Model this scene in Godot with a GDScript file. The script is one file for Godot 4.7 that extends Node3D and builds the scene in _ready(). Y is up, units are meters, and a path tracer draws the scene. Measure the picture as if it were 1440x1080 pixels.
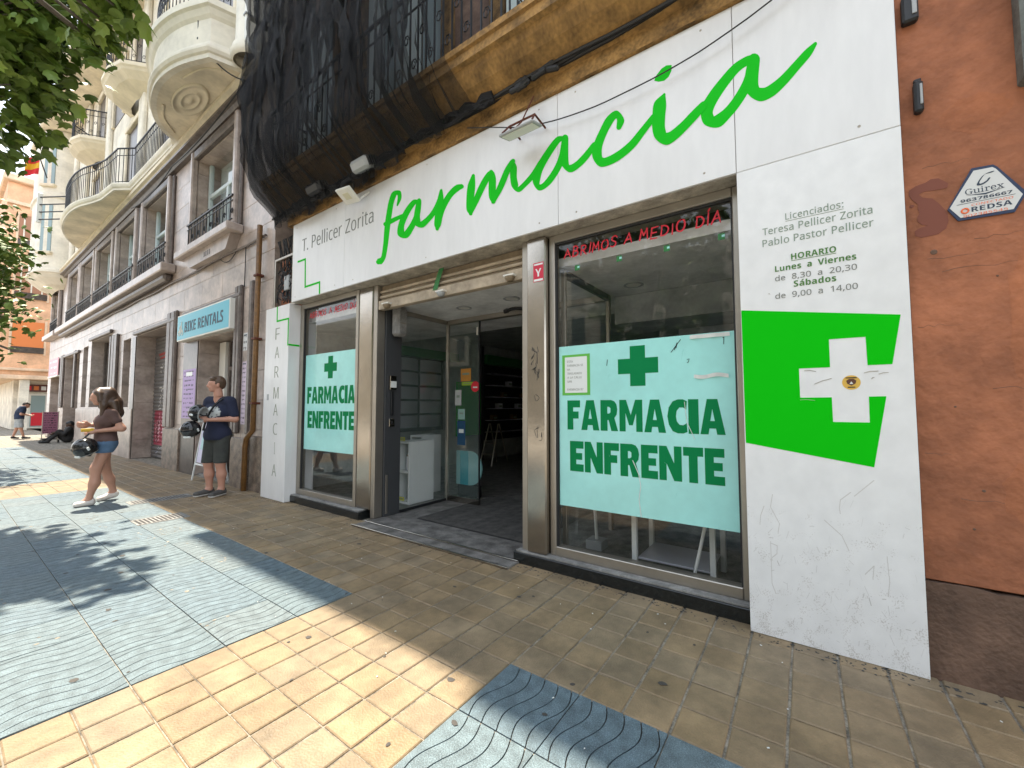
extends Node3D
# A pharmacy front on a city pavement. x runs along the facades, y up, z out to the street; metres.

var M := {}
var counts := {}
var rng := RandomNumberGenerator.new()

# ---------------------------------------------------------------- naming and committing
func numbered(parent: Node, called: String) -> String:
	var key := str(parent.get_instance_id()) + called
	var n: int = counts.get(key, 0)
	counts[key] = n + 1
	return called if n == 0 else "%s_%03d" % [called, n]

func tag(o: Node, label: String, category: String, group := "") -> Node:
	o.set_meta("label", label)
	o.set_meta("category", category)
	if group != "":
		o.set_meta("group", group)
	return o

func thing(called: String, label: String, category: String, at := Vector3.ZERO, turn := 0.0, group := "") -> Node3D:
	var o := Node3D.new()
	o.name = numbered(self, called)
	add_child(o)
	o.position = at
	o.rotation.y = turn
	tag(o, label, category, group)
	return o

func hub(parent: Node, called: String, at := Vector3.ZERO) -> Node3D:
	var o := Node3D.new()
	o.name = numbered(parent, called)
	parent.add_child(o)
	o.position = at
	return o

func put(parent: Node, called: String, mesh: Mesh, m: Material, at := Vector3.ZERO) -> MeshInstance3D:
	var o := MeshInstance3D.new()
	o.name = numbered(parent, called)
	o.mesh = mesh
	o.material_override = m
	o.position = at
	parent.add_child(o)
	return o

func part(parent: Node, called: String, st: SurfaceTool, m: Material, smooth := false, at := Vector3.ZERO) -> MeshInstance3D:
	if smooth:
		st.index()
		st.generate_normals()
	return put(parent, called, st.commit(), m, at)

func structure(o: Node) -> Node:
	o.set_meta("kind", "structure")
	return o

func stuff(o: Node) -> Node:
	o.set_meta("kind", "stuff")
	return o

# ---------------------------------------------------------------- shapes
func mb(smooth := false) -> SurfaceTool:
	var st := SurfaceTool.new()
	st.begin(Mesh.PRIMITIVE_TRIANGLES)
	st.set_smooth_group(0 if smooth else -1)
	return st

func tri(st: SurfaceTool, a: Vector3, b: Vector3, c: Vector3, out: Vector3) -> void:
	# front faces run clockwise seen from outside
	if (b - a).cross(c - a).dot(out) > 0.0:
		st.add_vertex(a); st.add_vertex(c); st.add_vertex(b)
	else:
		st.add_vertex(a); st.add_vertex(b); st.add_vertex(c)

func quad(st: SurfaceTool, a: Vector3, b: Vector3, c: Vector3, d: Vector3, out: Vector3) -> void:
	tri(st, a, b, c, out)
	tri(st, a, c, d, out)

func uvquad(st: SurfaceTool, a: Vector3, b: Vector3, c: Vector3, d: Vector3) -> void:
	# a bottom left, b bottom right, c top right, d top left, seen from the front
	var p := [a, d, c, a, c, b]
	var u := [Vector2(0, 1), Vector2(0, 0), Vector2(1, 0), Vector2(0, 1), Vector2(1, 0), Vector2(1, 1)]
	for i in 6:
		st.set_uv(u[i])
		st.add_vertex(p[i])

func bx(st: SurfaceTool, c: Vector3, s: Vector3, b := 0.0, q := Basis()) -> void:
	# a box round c of size s, edges chamfered by b
	var h := s * 0.5
	b = minf(b, minf(h.x, minf(h.y, h.z)) * 0.8)
	if b <= 0.0:
		for ax in 3:
			for sg in [-1.0, 1.0]:
				var n := Vector3.ZERO
				n[ax] = sg
				var u := Vector3.ZERO
				u[(ax + 1) % 3] = 1.0
				var v := Vector3.ZERO
				v[(ax + 2) % 3] = 1.0
				var o := n * h
				quad(st, c + q * (o - u * h - v * h), c + q * (o + u * h - v * h), c + q * (o + u * h + v * h), c + q * (o - u * h + v * h), q * n)
		return
	var k := h - Vector3(b, b, b)
	for ax in 3:
		var a1 := (ax + 1) % 3
		var a2 := (ax + 2) % 3
		for sg in [-1.0, 1.0]:
			var n := Vector3.ZERO
			n[ax] = sg
			var f: Array[Vector3] = []
			for w in [[-1, -1], [1, -1], [1, 1], [-1, 1]]:
				var p := Vector3.ZERO
				p[ax] = sg * h[ax]
				p[a1] = w[0] * k[a1]
				p[a2] = w[1] * k[a2]
				f.append(c + q * p)
			quad(st, f[0], f[1], f[2], f[3], q * n)
		for s1 in [-1.0, 1.0]:
			for s2 in [-1.0, 1.0]:
				var n := Vector3.ZERO
				n[a1] = s1
				n[a2] = s2
				var e: Array[Vector3] = []
				for w in [[-1, 0], [1, 0], [1, 1], [-1, 1]]:
					var p := Vector3.ZERO
					p[ax] = w[0] * k[ax]
					p[a1] = s1 * (h[a1] if w[1] == 0 else k[a1])
					p[a2] = s2 * (k[a2] if w[1] == 0 else h[a2])
					e.append(c + q * p)
				quad(st, e[0], e[1], e[2], e[3], q * n)
	for sx in [-1.0, 1.0]:
		for sy in [-1.0, 1.0]:
			for sz in [-1.0, 1.0]:
				var g := Vector3(sx, sy, sz)
				tri(st, c + q * (Vector3(h.x, k.y, k.z) * g), c + q * (Vector3(k.x, h.y, k.z) * g), c + q * (Vector3(k.x, k.y, h.z) * g), q * g)

func bb(st: SurfaceTool, x0: float, x1: float, y0: float, y1: float, z0: float, z1: float, b := 0.0) -> void:
	bx(st, Vector3(x0 + x1, y0 + y1, z0 + z1) * 0.5, Vector3(absf(x1 - x0), absf(y1 - y0), absf(z1 - z0)), b)

func boxpart(parent: Node, called: String, m: Material, x0: float, x1: float, y0: float, y1: float, z0: float, z1: float, b := 0.004) -> MeshInstance3D:
	var c := Vector3(x0 + x1, y0 + y1, z0 + z1) * 0.5
	var st := mb()
	bx(st, Vector3.ZERO, Vector3(absf(x1 - x0), absf(y1 - y0), absf(z1 - z0)), b)
	return part(parent, called, st, m, false, c)

func prism(st: SurfaceTool, poly: PackedVector2Array, z0: float, z1: float, t := Transform3D()) -> void:
	# poly in x, y of t, from z0 to z1
	var ix := Geometry2D.triangulate_polygon(poly)
	for i in range(0, ix.size(), 3):
		for z in [z0, z1]:
			var o := Vector3(0, 0, signf(z - (z0 + z1) * 0.5))
			tri(st, t * Vector3(poly[ix[i]].x, poly[ix[i]].y, z), t * Vector3(poly[ix[i + 1]].x, poly[ix[i + 1]].y, z), t * Vector3(poly[ix[i + 2]].x, poly[ix[i + 2]].y, z), t.basis * o)
	var area := 0.0
	for i in poly.size():
		area += poly[i].cross(poly[(i + 1) % poly.size()])
	for i in poly.size():
		var a := poly[i]
		var b := poly[(i + 1) % poly.size()]
		var o := Vector3(b.y - a.y, a.x - b.x, 0) * signf(area)
		quad(st, t * Vector3(a.x, a.y, z0), t * Vector3(b.x, b.y, z0), t * Vector3(b.x, b.y, z1), t * Vector3(a.x, a.y, z1), t.basis * o)

const FLAT := Transform3D(Basis(Vector3(1, 0, 0), Vector3(0, 0, 1), Vector3(0, 1, 0)), Vector3.ZERO)  # a polygon in x, z with y as depth
const ALONG_X := Transform3D(Basis(Vector3(0, 0, 1), Vector3(0, 1, 0), Vector3(1, 0, 0)), Vector3.ZERO)  # a profile (z, y) drawn along x

func pv(a: Array) -> PackedVector2Array:
	var r := PackedVector2Array()
	for i in range(0, a.size(), 2):
		r.append(Vector2(a[i], a[i + 1]))
	return r

func tube(st: SurfaceTool, pts: Array, r0: float, r1 := -1.0, n := 6) -> void:
	if r1 < 0.0:
		r1 = r0
	var prev: Array[Vector3] = []
	var first: Array[Vector3] = []
	var m := pts.size()
	var v := Vector3.UP if absf((pts[m - 1] - pts[0]).normalized().y) < 0.8 else Vector3.RIGHT
	for i in m:
		var d: Vector3 = (pts[mini(i + 1, m - 1)] - pts[maxi(i - 1, 0)]).normalized()
		v = v - d * v.dot(d)
		if v.length() < 0.05:
			v = d.cross(Vector3.BACK)
		v = v.normalized()
		var u := d.cross(v)
		var r := lerpf(r0, r1, i / maxf(1.0, m - 1.0))
		var ring: Array[Vector3] = []
		for k in n:
			var a := TAU * k / n
			ring.append(pts[i] + (u * cos(a) + v * sin(a)) * r)
		if i > 0:
			for k in n:
				var k2 := (k + 1) % n
				quad(st, prev[k], prev[k2], ring[k2], ring[k], prev[k] + prev[k2] - pts[i - 1] * 2.0)
		else:
			first = ring
		prev = ring
	for k in range(1, n - 1):
		tri(st, first[0], first[k], first[k + 1], pts[0] - pts[1])
		tri(st, prev[0], prev[k], prev[k + 1], pts[m - 1] - pts[m - 2])

func spline(c: Array, steps: int) -> Array:
	var out := []
	for i in c.size() - 1:
		var p0 = c[maxi(i - 1, 0)]
		var p3 = c[mini(i + 2, c.size() - 1)]
		for s in steps:
			out.append(c[i].cubic_interpolate(c[i + 1], p0, p3, float(s) / steps))
	out.append(c[-1])
	return out

func sag(a: Vector3, b: Vector3, drop: float, n := 10) -> Array:
	var out := []
	for i in n + 1:
		var t := float(i) / n
		out.append(a.lerp(b, t) - Vector3(0, drop * 4.0 * t * (1.0 - t), 0))
	return out

func lathe(st: SurfaceTool, prof: Array, c: Vector3, n := 20, q := Basis()) -> void:
	# prof: (radius, height) pairs about the y axis
	for i in prof.size() - 1:
		for k in n:
			var a := TAU * k / n
			var b := TAU * (k + 1) / n
			var p0: Vector2 = prof[i]
			var p1: Vector2 = prof[i + 1]
			var A := Vector3(cos(a) * p0.x, p0.y, sin(a) * p0.x)
			var B := Vector3(cos(b) * p0.x, p0.y, sin(b) * p0.x)
			var C2 := Vector3(cos(b) * p1.x, p1.y, sin(b) * p1.x)
			var D2 := Vector3(cos(a) * p1.x, p1.y, sin(a) * p1.x)
			var d := p1 - p0
			var out := Vector3(cos((a + b) * 0.5) * d.y, -d.x, sin((a + b) * 0.5) * d.y)
			if p0.x > 0.0001:
				tri(st, c + q * A, c + q * B, c + q * C2, q * out)
			if p1.x > 0.0001:
				tri(st, c + q * A, c + q * C2, c + q * D2, q * out)

func offset_path(path: Array, d: float) -> Array:
	# path of Vector2 (x, z); d to its left side, mitred
	var out := []
	var n := path.size()
	for i in n:
		var a: Vector2 = path[maxi(i - 1, 0)]
		var b: Vector2 = path[i]
		var c: Vector2 = path[mini(i + 1, n - 1)]
		var d0 := (b - a).normalized() if i > 0 else (c - b).normalized()
		var d1 := (c - b).normalized() if i < n - 1 else d0
		var n0 := Vector2(-d0.y, d0.x)
		var n1 := Vector2(-d1.y, d1.x)
		var mm := (n0 + n1).normalized()
		out.append(b + mm * (d / maxf(0.5, mm.dot(n0))))
	return out

func sweep(st: SurfaceTool, path: Array, prof: Array) -> void:
	# prof: (distance out, height) pairs drawn along the plan path
	var rows := []
	for p in prof:
		var r := []
		for v in offset_path(path, p.x):
			r.append(Vector3(v.x, p.y, v.y))
		rows.append(r)
	for j in prof.size() - 1:
		for i in path.size() - 1:
			var d: Vector2 = (path[i + 1] - path[i]).normalized()
			var nn := Vector3(-d.y, 0, d.x)
			var e: Vector2 = prof[j + 1] - prof[j]
			var out := nn * e.y - Vector3.UP * e.x
			quad(st, rows[j][i], rows[j][i + 1], rows[j + 1][i + 1], rows[j + 1][i], out)

func ribbon(st: SurfaceTool, row: Array, z: float, thick: float, steps := 6) -> void:
	# row: lx, ly, rx, ry per point; a flat brush stroke lying on the plane z
	var L := []
	var R := []
	for i in range(0, row.size(), 4):
		L.append(Vector2(row[i], row[i + 1]))
		R.append(Vector2(row[i + 2], row[i + 3]))
	L = spline(L, steps)
	R = spline(R, steps)
	for i in L.size() - 1:
		var a := Vector3(L[i].x, L[i].y, z + thick)
		var b := Vector3(R[i].x, R[i].y, z + thick)
		var c := Vector3(R[i + 1].x, R[i + 1].y, z + thick)
		var d := Vector3(L[i + 1].x, L[i + 1].y, z + thick)
		var k := Vector3(0, 0, -thick)
		quad(st, a, b, c, d, Vector3.BACK)
		quad(st, a, d, d + k, a + k, a - b)
		quad(st, b, c, c + k, b + k, b - a)
	for e in [0, L.size() - 1]:
		# rounded pen ends
		var l := Vector3(L[e].x, L[e].y, z + thick)
		var r := Vector3(R[e].x, R[e].y, z + thick)
		var c := (l + r) * 0.5
		var o: int = 1 if e == 0 else e - 1
		var dir := (c - Vector3(L[o].x + R[o].x, L[o].y + R[o].y, 2.0 * (z + thick)) * 0.5).normalized()
		var last := l
		for k in range(1, 7):
			var a := PI * k / 6.0
			var p := c + (l - c) * cos(a) + dir * (l - c).length() * sin(a)
			tri(st, c, last, p, Vector3.BACK)
			last = p

var fonts := {}
func lettering(parent: Node, called: String, words: String, x0: float, x1: float, y0: float, y1: float, z: float, m: Material, bold := 0, thick := 0.002, turn := 0.0, q := Basis()) -> MeshInstance3D:
	# flat letters stretched to fill the given box
	if not fonts.has(bold):
		var f := SystemFont.new()
		f.font_names = PackedStringArray(["Droid Serif" if bold == 5 else "Droid Sans"])
		f.font_weight = 700 if bold in [1, 2] else 400
		if bold == 3:
			var v := FontVariation.new()
			v.base_font = f
			v.variation_embolden = -0.35
			fonts[bold] = v
		else:
			fonts[bold] = f
	var t := TextMesh.new()
	t.font = fonts[bold]
	t.text = words
	t.font_size = 64
	t.pixel_size = 0.01
	t.depth = 0.02
	t.curve_step = 2.0
	var bbx := t.get_aabb()
	var o := put(parent, called, t, m)
	var s := Vector3((x1 - x0) / bbx.size.x, (y1 - y0) / bbx.size.y, thick / 0.02)
	var centre := Vector3((x0 + x1) * 0.5, (y0 + y1) * 0.5, z + thick * 0.5)
	var b := q * Basis(Vector3.BACK, turn) * Basis.from_scale(s)
	o.transform = Transform3D(b, q * centre - b * (bbx.position + bbx.size * 0.5))
	return o

func decal(parent: Node, called: String, m: Material, x0: float, x1: float, y0: float, y1: float, z: float, thick := 0.0015) -> MeshInstance3D:
	# a printed sheet with its own thickness, print on the front
	var st := mb()
	uvquad(st, Vector3(x0, y0, z + thick), Vector3(x1, y0, z + thick), Vector3(x1, y1, z + thick), Vector3(x0, y1, z + thick))
	for e in [[Vector3(x0, y0, z), Vector3(x1, y0, z), Vector3.DOWN], [Vector3(x1, y0, z), Vector3(x1, y1, z), Vector3.RIGHT], [Vector3(x1, y1, z), Vector3(x0, y1, z), Vector3.UP], [Vector3(x0, y1, z), Vector3(x0, y0, z), Vector3.LEFT]]:
		st.set_uv(Vector2(0.01, 0.01))
		quad(st, e[0], e[1], e[1] + Vector3(0, 0, thick), e[0] + Vector3(0, 0, thick), e[2])
	return part(parent, called, st, m)

# ---------------------------------------------------------------- textures and materials
func lin(r: float, g: float, b: float) -> Color:
	return Color(r, g, b).linear_to_srgb()

func noise_bytes(size: int, freq: float, seed_: int, octaves := 4, kind := FastNoiseLite.TYPE_SIMPLEX_SMOOTH) -> PackedByteArray:
	var n := FastNoiseLite.new()
	n.noise_type = kind
	n.seed = seed_
	n.frequency = freq
	n.fractal_octaves = octaves
	var im := n.get_seamless_image(size, size, false, false, 0.12)
	im.convert(Image.FORMAT_L8)
	return im.get_data()

func blotch(size: int, layers: Array, floor_: float) -> ImageTexture:
	# grey texture from 1 down to floor_; layers: [freq, weight, seed, octaves, power]
	var acc := PackedFloat32Array()
	acc.resize(size * size)
	acc.fill(0.0)
	var tot := 0.0
	for l in layers:
		var d := noise_bytes(size, l[0], l[2], l[3])
		tot += l[1]
		var w: float = l[1]
		var pw: float = l[4]
		for i in d.size():
			acc[i] += w * pow(d[i] / 255.0, pw)
	var out := PackedByteArray()
	out.resize(size * size)
	for i in acc.size():
		out[i] = int(255.0 * clampf(floor_ + (1.0 - floor_) * (acc[i] / tot) * 1.3, 0.0, 1.0))
	var im := Image.create_from_data(size, size, false, Image.FORMAT_L8, out)
	im.generate_mipmaps()
	return ImageTexture.create_from_image(im)

func bump(size: int, freq: float, seed_: int, strength: float, octaves := 5) -> ImageTexture:
	var im := Image.create_from_data(size, size, false, Image.FORMAT_L8, noise_bytes(size, freq, seed_, octaves))
	im.convert(Image.FORMAT_RGBA8)
	im.bump_map_to_normal_map(strength)
	return ImageTexture.create_from_image(im)

func mat(c: Color, rough: float, metal := 0.0, tex: Texture2D = null, scale := 1.0, norm: Texture2D = null, nscale := 0.5) -> StandardMaterial3D:
	var m := StandardMaterial3D.new()
	m.albedo_color = c
	m.roughness = rough
	m.metallic = metal
	if tex != null:
		m.albedo_texture = tex
	if norm != null:
		m.normal_enabled = true
		m.normal_texture = norm
		m.normal_scale = nscale
	if tex != null or norm != null:
		m.uv1_triplanar = true
		m.uv1_world_triplanar = true
		m.uv1_scale = Vector3(scale, scale, scale)
	return m

func glass(c: Color, alpha: float) -> StandardMaterial3D:
	var m := StandardMaterial3D.new()
	m.transparency = BaseMaterial3D.TRANSPARENCY_ALPHA
	m.albedo_color = Color(c.r, c.g, c.b, alpha)
	m.roughness = 0.02
	return m

func stroke(im: Image, a: Vector2, b: Vector2, w: float, c: Color) -> void:
	var n := int(a.distance_to(b) / maxf(1.0, w * 0.35)) + 1
	for i in n + 1:
		var p := a.lerp(b, float(i) / n)
		im.fill_rect(Rect2i(int(p.x - w * 0.5), int(p.y - w * 0.5), maxi(1, int(w)), maxi(1, int(w))), c)

func printed(im: Image, rough := 0.6) -> StandardMaterial3D:
	var m := StandardMaterial3D.new()
	im.generate_mipmaps()
	m.albedo_texture = ImageTexture.create_from_image(im)
	m.roughness = rough
	return m

func pen(st: SurfaceTool, pts: Array, w: float, z: float) -> void:
	# a brush stroke of width w along 2D points
	var row := []
	var n := pts.size()
	for i in n:
		var d: Vector2 = (pts[mini(i + 1, n - 1)] - pts[maxi(i - 1, 0)]).normalized()
		var k := Vector2(-d.y, d.x) * w * 0.5 * (0.75 if i == n - 1 else 1.0)
		row.append_array([pts[i].x + k.x, pts[i].y + k.y, pts[i].x - k.x, pts[i].y - k.y])
	ribbon(st, row, z, 0.0006, 4)
# each row: one pen stroke of the green script, points of its two edges in metres on the fascia
const SCRIPT_STROKES := [
	["f", [-3.657,3.629,-3.686,3.643,-3.606,3.695,-3.671,3.719,-3.63,3.786,-3.685,3.76,-3.762,3.814,-3.689,3.754,-3.828,3.724,-3.737,3.682,-3.869,3.579,-3.771,3.541,-3.895,3.447,-3.796,3.414,-3.912,3.279,-3.822,3.251,-3.929,3.165,-3.846,3.137,-3.953,3.095,-3.876,3.055,-4.014,3.088,-3.931,3.011,-4.023,3.075,-3.974,3.015]],
	["f", [-3.864,3.44,-3.901,3.495,-3.775,3.444,-3.814,3.503,-3.652,3.456,-3.683,3.507,-3.545,3.463,-3.57,3.506]],
	["a", [-3.319,3.586,-3.318,3.538,-3.419,3.613,-3.367,3.555,-3.552,3.535,-3.467,3.479,-3.65,3.408,-3.549,3.365,-3.654,3.28,-3.544,3.281,-3.496,3.212,-3.561,3.281,-3.372,3.312,-3.451,3.362,-3.297,3.424,-3.377,3.462,-3.278,3.542,-3.355,3.572]],
	["a", [-3.355,3.577,-3.278,3.546,-3.39,3.443,-3.298,3.413,-3.384,3.336,-3.287,3.34,-3.258,3.265,-3.288,3.337,-3.145,3.304,-3.203,3.359,-3.046,3.371,-3.109,3.416,-2.973,3.47,-3.037,3.505,-2.96,3.555,-3.009,3.577]],
	["r", [-3.002,3.587,-2.96,3.571,-3.036,3.501,-2.944,3.467,-3.064,3.371,-2.955,3.331,-3.077,3.258,-2.98,3.225,-3.06,3.213,-3.005,3.195]],
	["r", [-2.978,3.257,-3.059,3.298,-2.92,3.374,-2.996,3.421,-2.828,3.47,-2.894,3.526,-2.735,3.507,-2.788,3.576,-2.688,3.513,-2.711,3.567]],
	["m", [-2.572,3.6,-2.525,3.578,-2.617,3.523,-2.521,3.482,-2.633,3.409,-2.536,3.374,-2.632,3.289,-2.543,3.265,-2.601,3.234,-2.554,3.227]],
	["m", [-2.554,3.225,-2.598,3.252,-2.477,3.319,-2.544,3.362,-2.386,3.444,-2.456,3.495,-2.318,3.517,-2.373,3.57,-2.302,3.517,-2.327,3.571]],
	["m", [-2.349,3.561,-2.298,3.552,-2.351,3.515,-2.272,3.493,-2.356,3.42,-2.27,3.393,-2.35,3.325,-2.271,3.306,-2.322,3.269,-2.275,3.263]],
	["m", [-2.275,3.256,-2.318,3.286,-2.187,3.356,-2.248,3.398,-2.109,3.486,-2.168,3.529,-2.059,3.545,-2.108,3.587]],
	["m", [-2.11,3.574,-2.063,3.568,-2.107,3.528,-2.034,3.508,-2.107,3.433,-2.034,3.414,-2.085,3.336,-2.018,3.338,-2.013,3.268,-2.02,3.318,-1.935,3.294,-1.972,3.338,-1.84,3.353,-1.884,3.395,-1.769,3.442,-1.807,3.475]],
	["a", [-1.564,3.608,-1.555,3.555,-1.634,3.621,-1.595,3.567,-1.742,3.537,-1.685,3.482,-1.833,3.434,-1.763,3.384,-1.866,3.322,-1.792,3.298,-1.803,3.217,-1.791,3.266,-1.701,3.23,-1.743,3.281,-1.611,3.308,-1.663,3.354,-1.553,3.402,-1.61,3.44,-1.523,3.513,-1.584,3.545,-1.524,3.572,-1.577,3.595]],
	["a", [-1.575,3.594,-1.516,3.569,-1.585,3.473,-1.518,3.447,-1.581,3.367,-1.515,3.365,-1.502,3.275,-1.502,3.338,-1.405,3.294,-1.442,3.35,-1.326,3.348,-1.368,3.397,-1.276,3.405,-1.312,3.443]],
	["c", [-1.064,3.48,-1.104,3.505,-1.044,3.534,-1.1,3.545,-1.101,3.627,-1.105,3.566,-1.181,3.608,-1.131,3.549,-1.243,3.524,-1.185,3.474,-1.293,3.432,-1.222,3.388,-1.305,3.337,-1.226,3.324,-1.247,3.236,-1.216,3.296,-1.154,3.219,-1.178,3.289,-1.056,3.24,-1.092,3.305,-0.963,3.289,-1.004,3.345,-0.888,3.362,-0.926,3.408,-0.81,3.438,-0.842,3.479]],
	["i", [-0.758,3.599,-0.74,3.583,-0.818,3.565,-0.736,3.506,-0.833,3.481,-0.744,3.436,-0.837,3.387,-0.748,3.36,-0.816,3.294,-0.741,3.311,-0.744,3.218,-0.743,3.307,-0.671,3.231,-0.708,3.305,-0.596,3.279,-0.636,3.341,-0.525,3.333,-0.564,3.392,-0.481,3.373,-0.514,3.424]],
	["a", [-0.195,3.607,-0.186,3.542,-0.237,3.615,-0.217,3.552,-0.306,3.599,-0.273,3.537,-0.38,3.544,-0.336,3.481,-0.458,3.468,-0.402,3.402,-0.508,3.387,-0.436,3.338,-0.495,3.272,-0.432,3.299,-0.404,3.21,-0.429,3.297,-0.327,3.258,-0.367,3.322,-0.265,3.322,-0.309,3.378,-0.211,3.403,-0.259,3.455,-0.18,3.474,-0.235,3.522,-0.165,3.541,-0.218,3.584]],
	["a", [-0.222,3.594,-0.16,3.551,-0.245,3.48,-0.172,3.44,-0.238,3.376,-0.171,3.385,-0.172,3.287,-0.16,3.369,-0.098,3.285,-0.126,3.362,-0.027,3.331,-0.059,3.391,0.04,3.394,0.01,3.446,0.097,3.449,0.07,3.496,0.125,3.496,0.112,3.518]],
]
const SCRIPT_DOT := [-0.816,3.731,-0.8,3.764,-0.763,3.796,-0.728,3.803,-0.693,3.788,-0.694,3.75,-0.714,3.712,-0.745,3.697,-0.785,3.708]
const PAINT_MARK := [0.495,2.519,0.521,2.535,0.559,2.542,0.578,2.554,0.607,2.55,0.642,2.512,0.637,2.49,0.605,2.49,0.55,2.496,0.53,2.486,0.545,2.465,0.581,2.449,0.605,2.415,0.632,2.361,0.635,2.318,0.625,2.279,0.595,2.255,0.532,2.252,0.51,2.265,0.508,2.293,0.527,2.304,0.557,2.312,0.535,2.321,0.521,2.343,0.52,2.365,0.53,2.384,0.524,2.412,0.526,2.433,0.503,2.467,0.492,2.495]
const ALARM_OUTER := [0.724,2.56,0.797,2.555,0.81,2.54,0.899,2.383,0.857,2.298,0.668,2.304,0.632,2.371]
const ALARM_INNER := [0.73,2.545,0.794,2.542,0.805,2.53,0.885,2.377,0.853,2.313,0.676,2.317,0.64,2.376]

const CAM := Vector3(0, 1.36, 2.937)
const YAW := 35.4
const PITCH := 3.17

func _ready() -> void:
	rng.seed = 20240707
	var cam := Camera3D.new()
	cam.name = "camera"
	add_child(cam)
	cam.position = CAM
	cam.rotation_degrees = Vector3(PITCH, YAW, 0)
	cam.fov = rad_to_deg(2.0 * atan(540.0 / 578.0))
	cam.near = 0.05
	cam.far = 400.0
	cam.current = true
	var env := Environment.new()
	env.background_mode = Environment.BG_SKY
	var sky := Sky.new()
	var sm := ProceduralSkyMaterial.new()
	sm.sky_top_color = Color(0.745, 0.79, 0.85)
	sm.sky_horizon_color = Color(0.95, 0.95, 0.945)
	sm.sky_curve = 0.22
	sm.ground_bottom_color = Color(0.3, 0.29, 0.27)
	sm.ground_horizon_color = Color(0.7, 0.74, 0.76)
	sm.sun_angle_max = 20.0
	sky.sky_material = sm
	env.sky = sky
	env.background_energy_multiplier = 1.15
	env.tonemap_mode = Environment.TONE_MAPPER_LINEAR
	env.tonemap_exposure = 3.25
	env.sdfgi_enabled = true
	env.ssao_enabled = true
	env.ssil_enabled = true
	var we := WorldEnvironment.new()
	we.name = "world_environment"
	we.environment = env
	add_child(we)
	var sun := DirectionalLight3D.new()
	sun.name = "sun"
	add_child(sun)
	sun.look_at_from_position(Vector3.ZERO, Vector3(0.42, -1.0, 0.02), Vector3.BACK)
	sun.light_color = Color(1.0, 0.95, 0.87)
	sun.light_energy = 1.38
	sun.light_angular_distance = 0.53
	sun.shadow_enabled = true
	make_materials()
	build_ground()
	build_pharmacy()
	build_shop_room()
	build_right_house()
	build_stone_house()
	build_far_house()
	build_across()
	build_shop_signs()
	build_shop_window_prints()
	build_street_things()
	build_trees()
	build_people()

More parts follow.
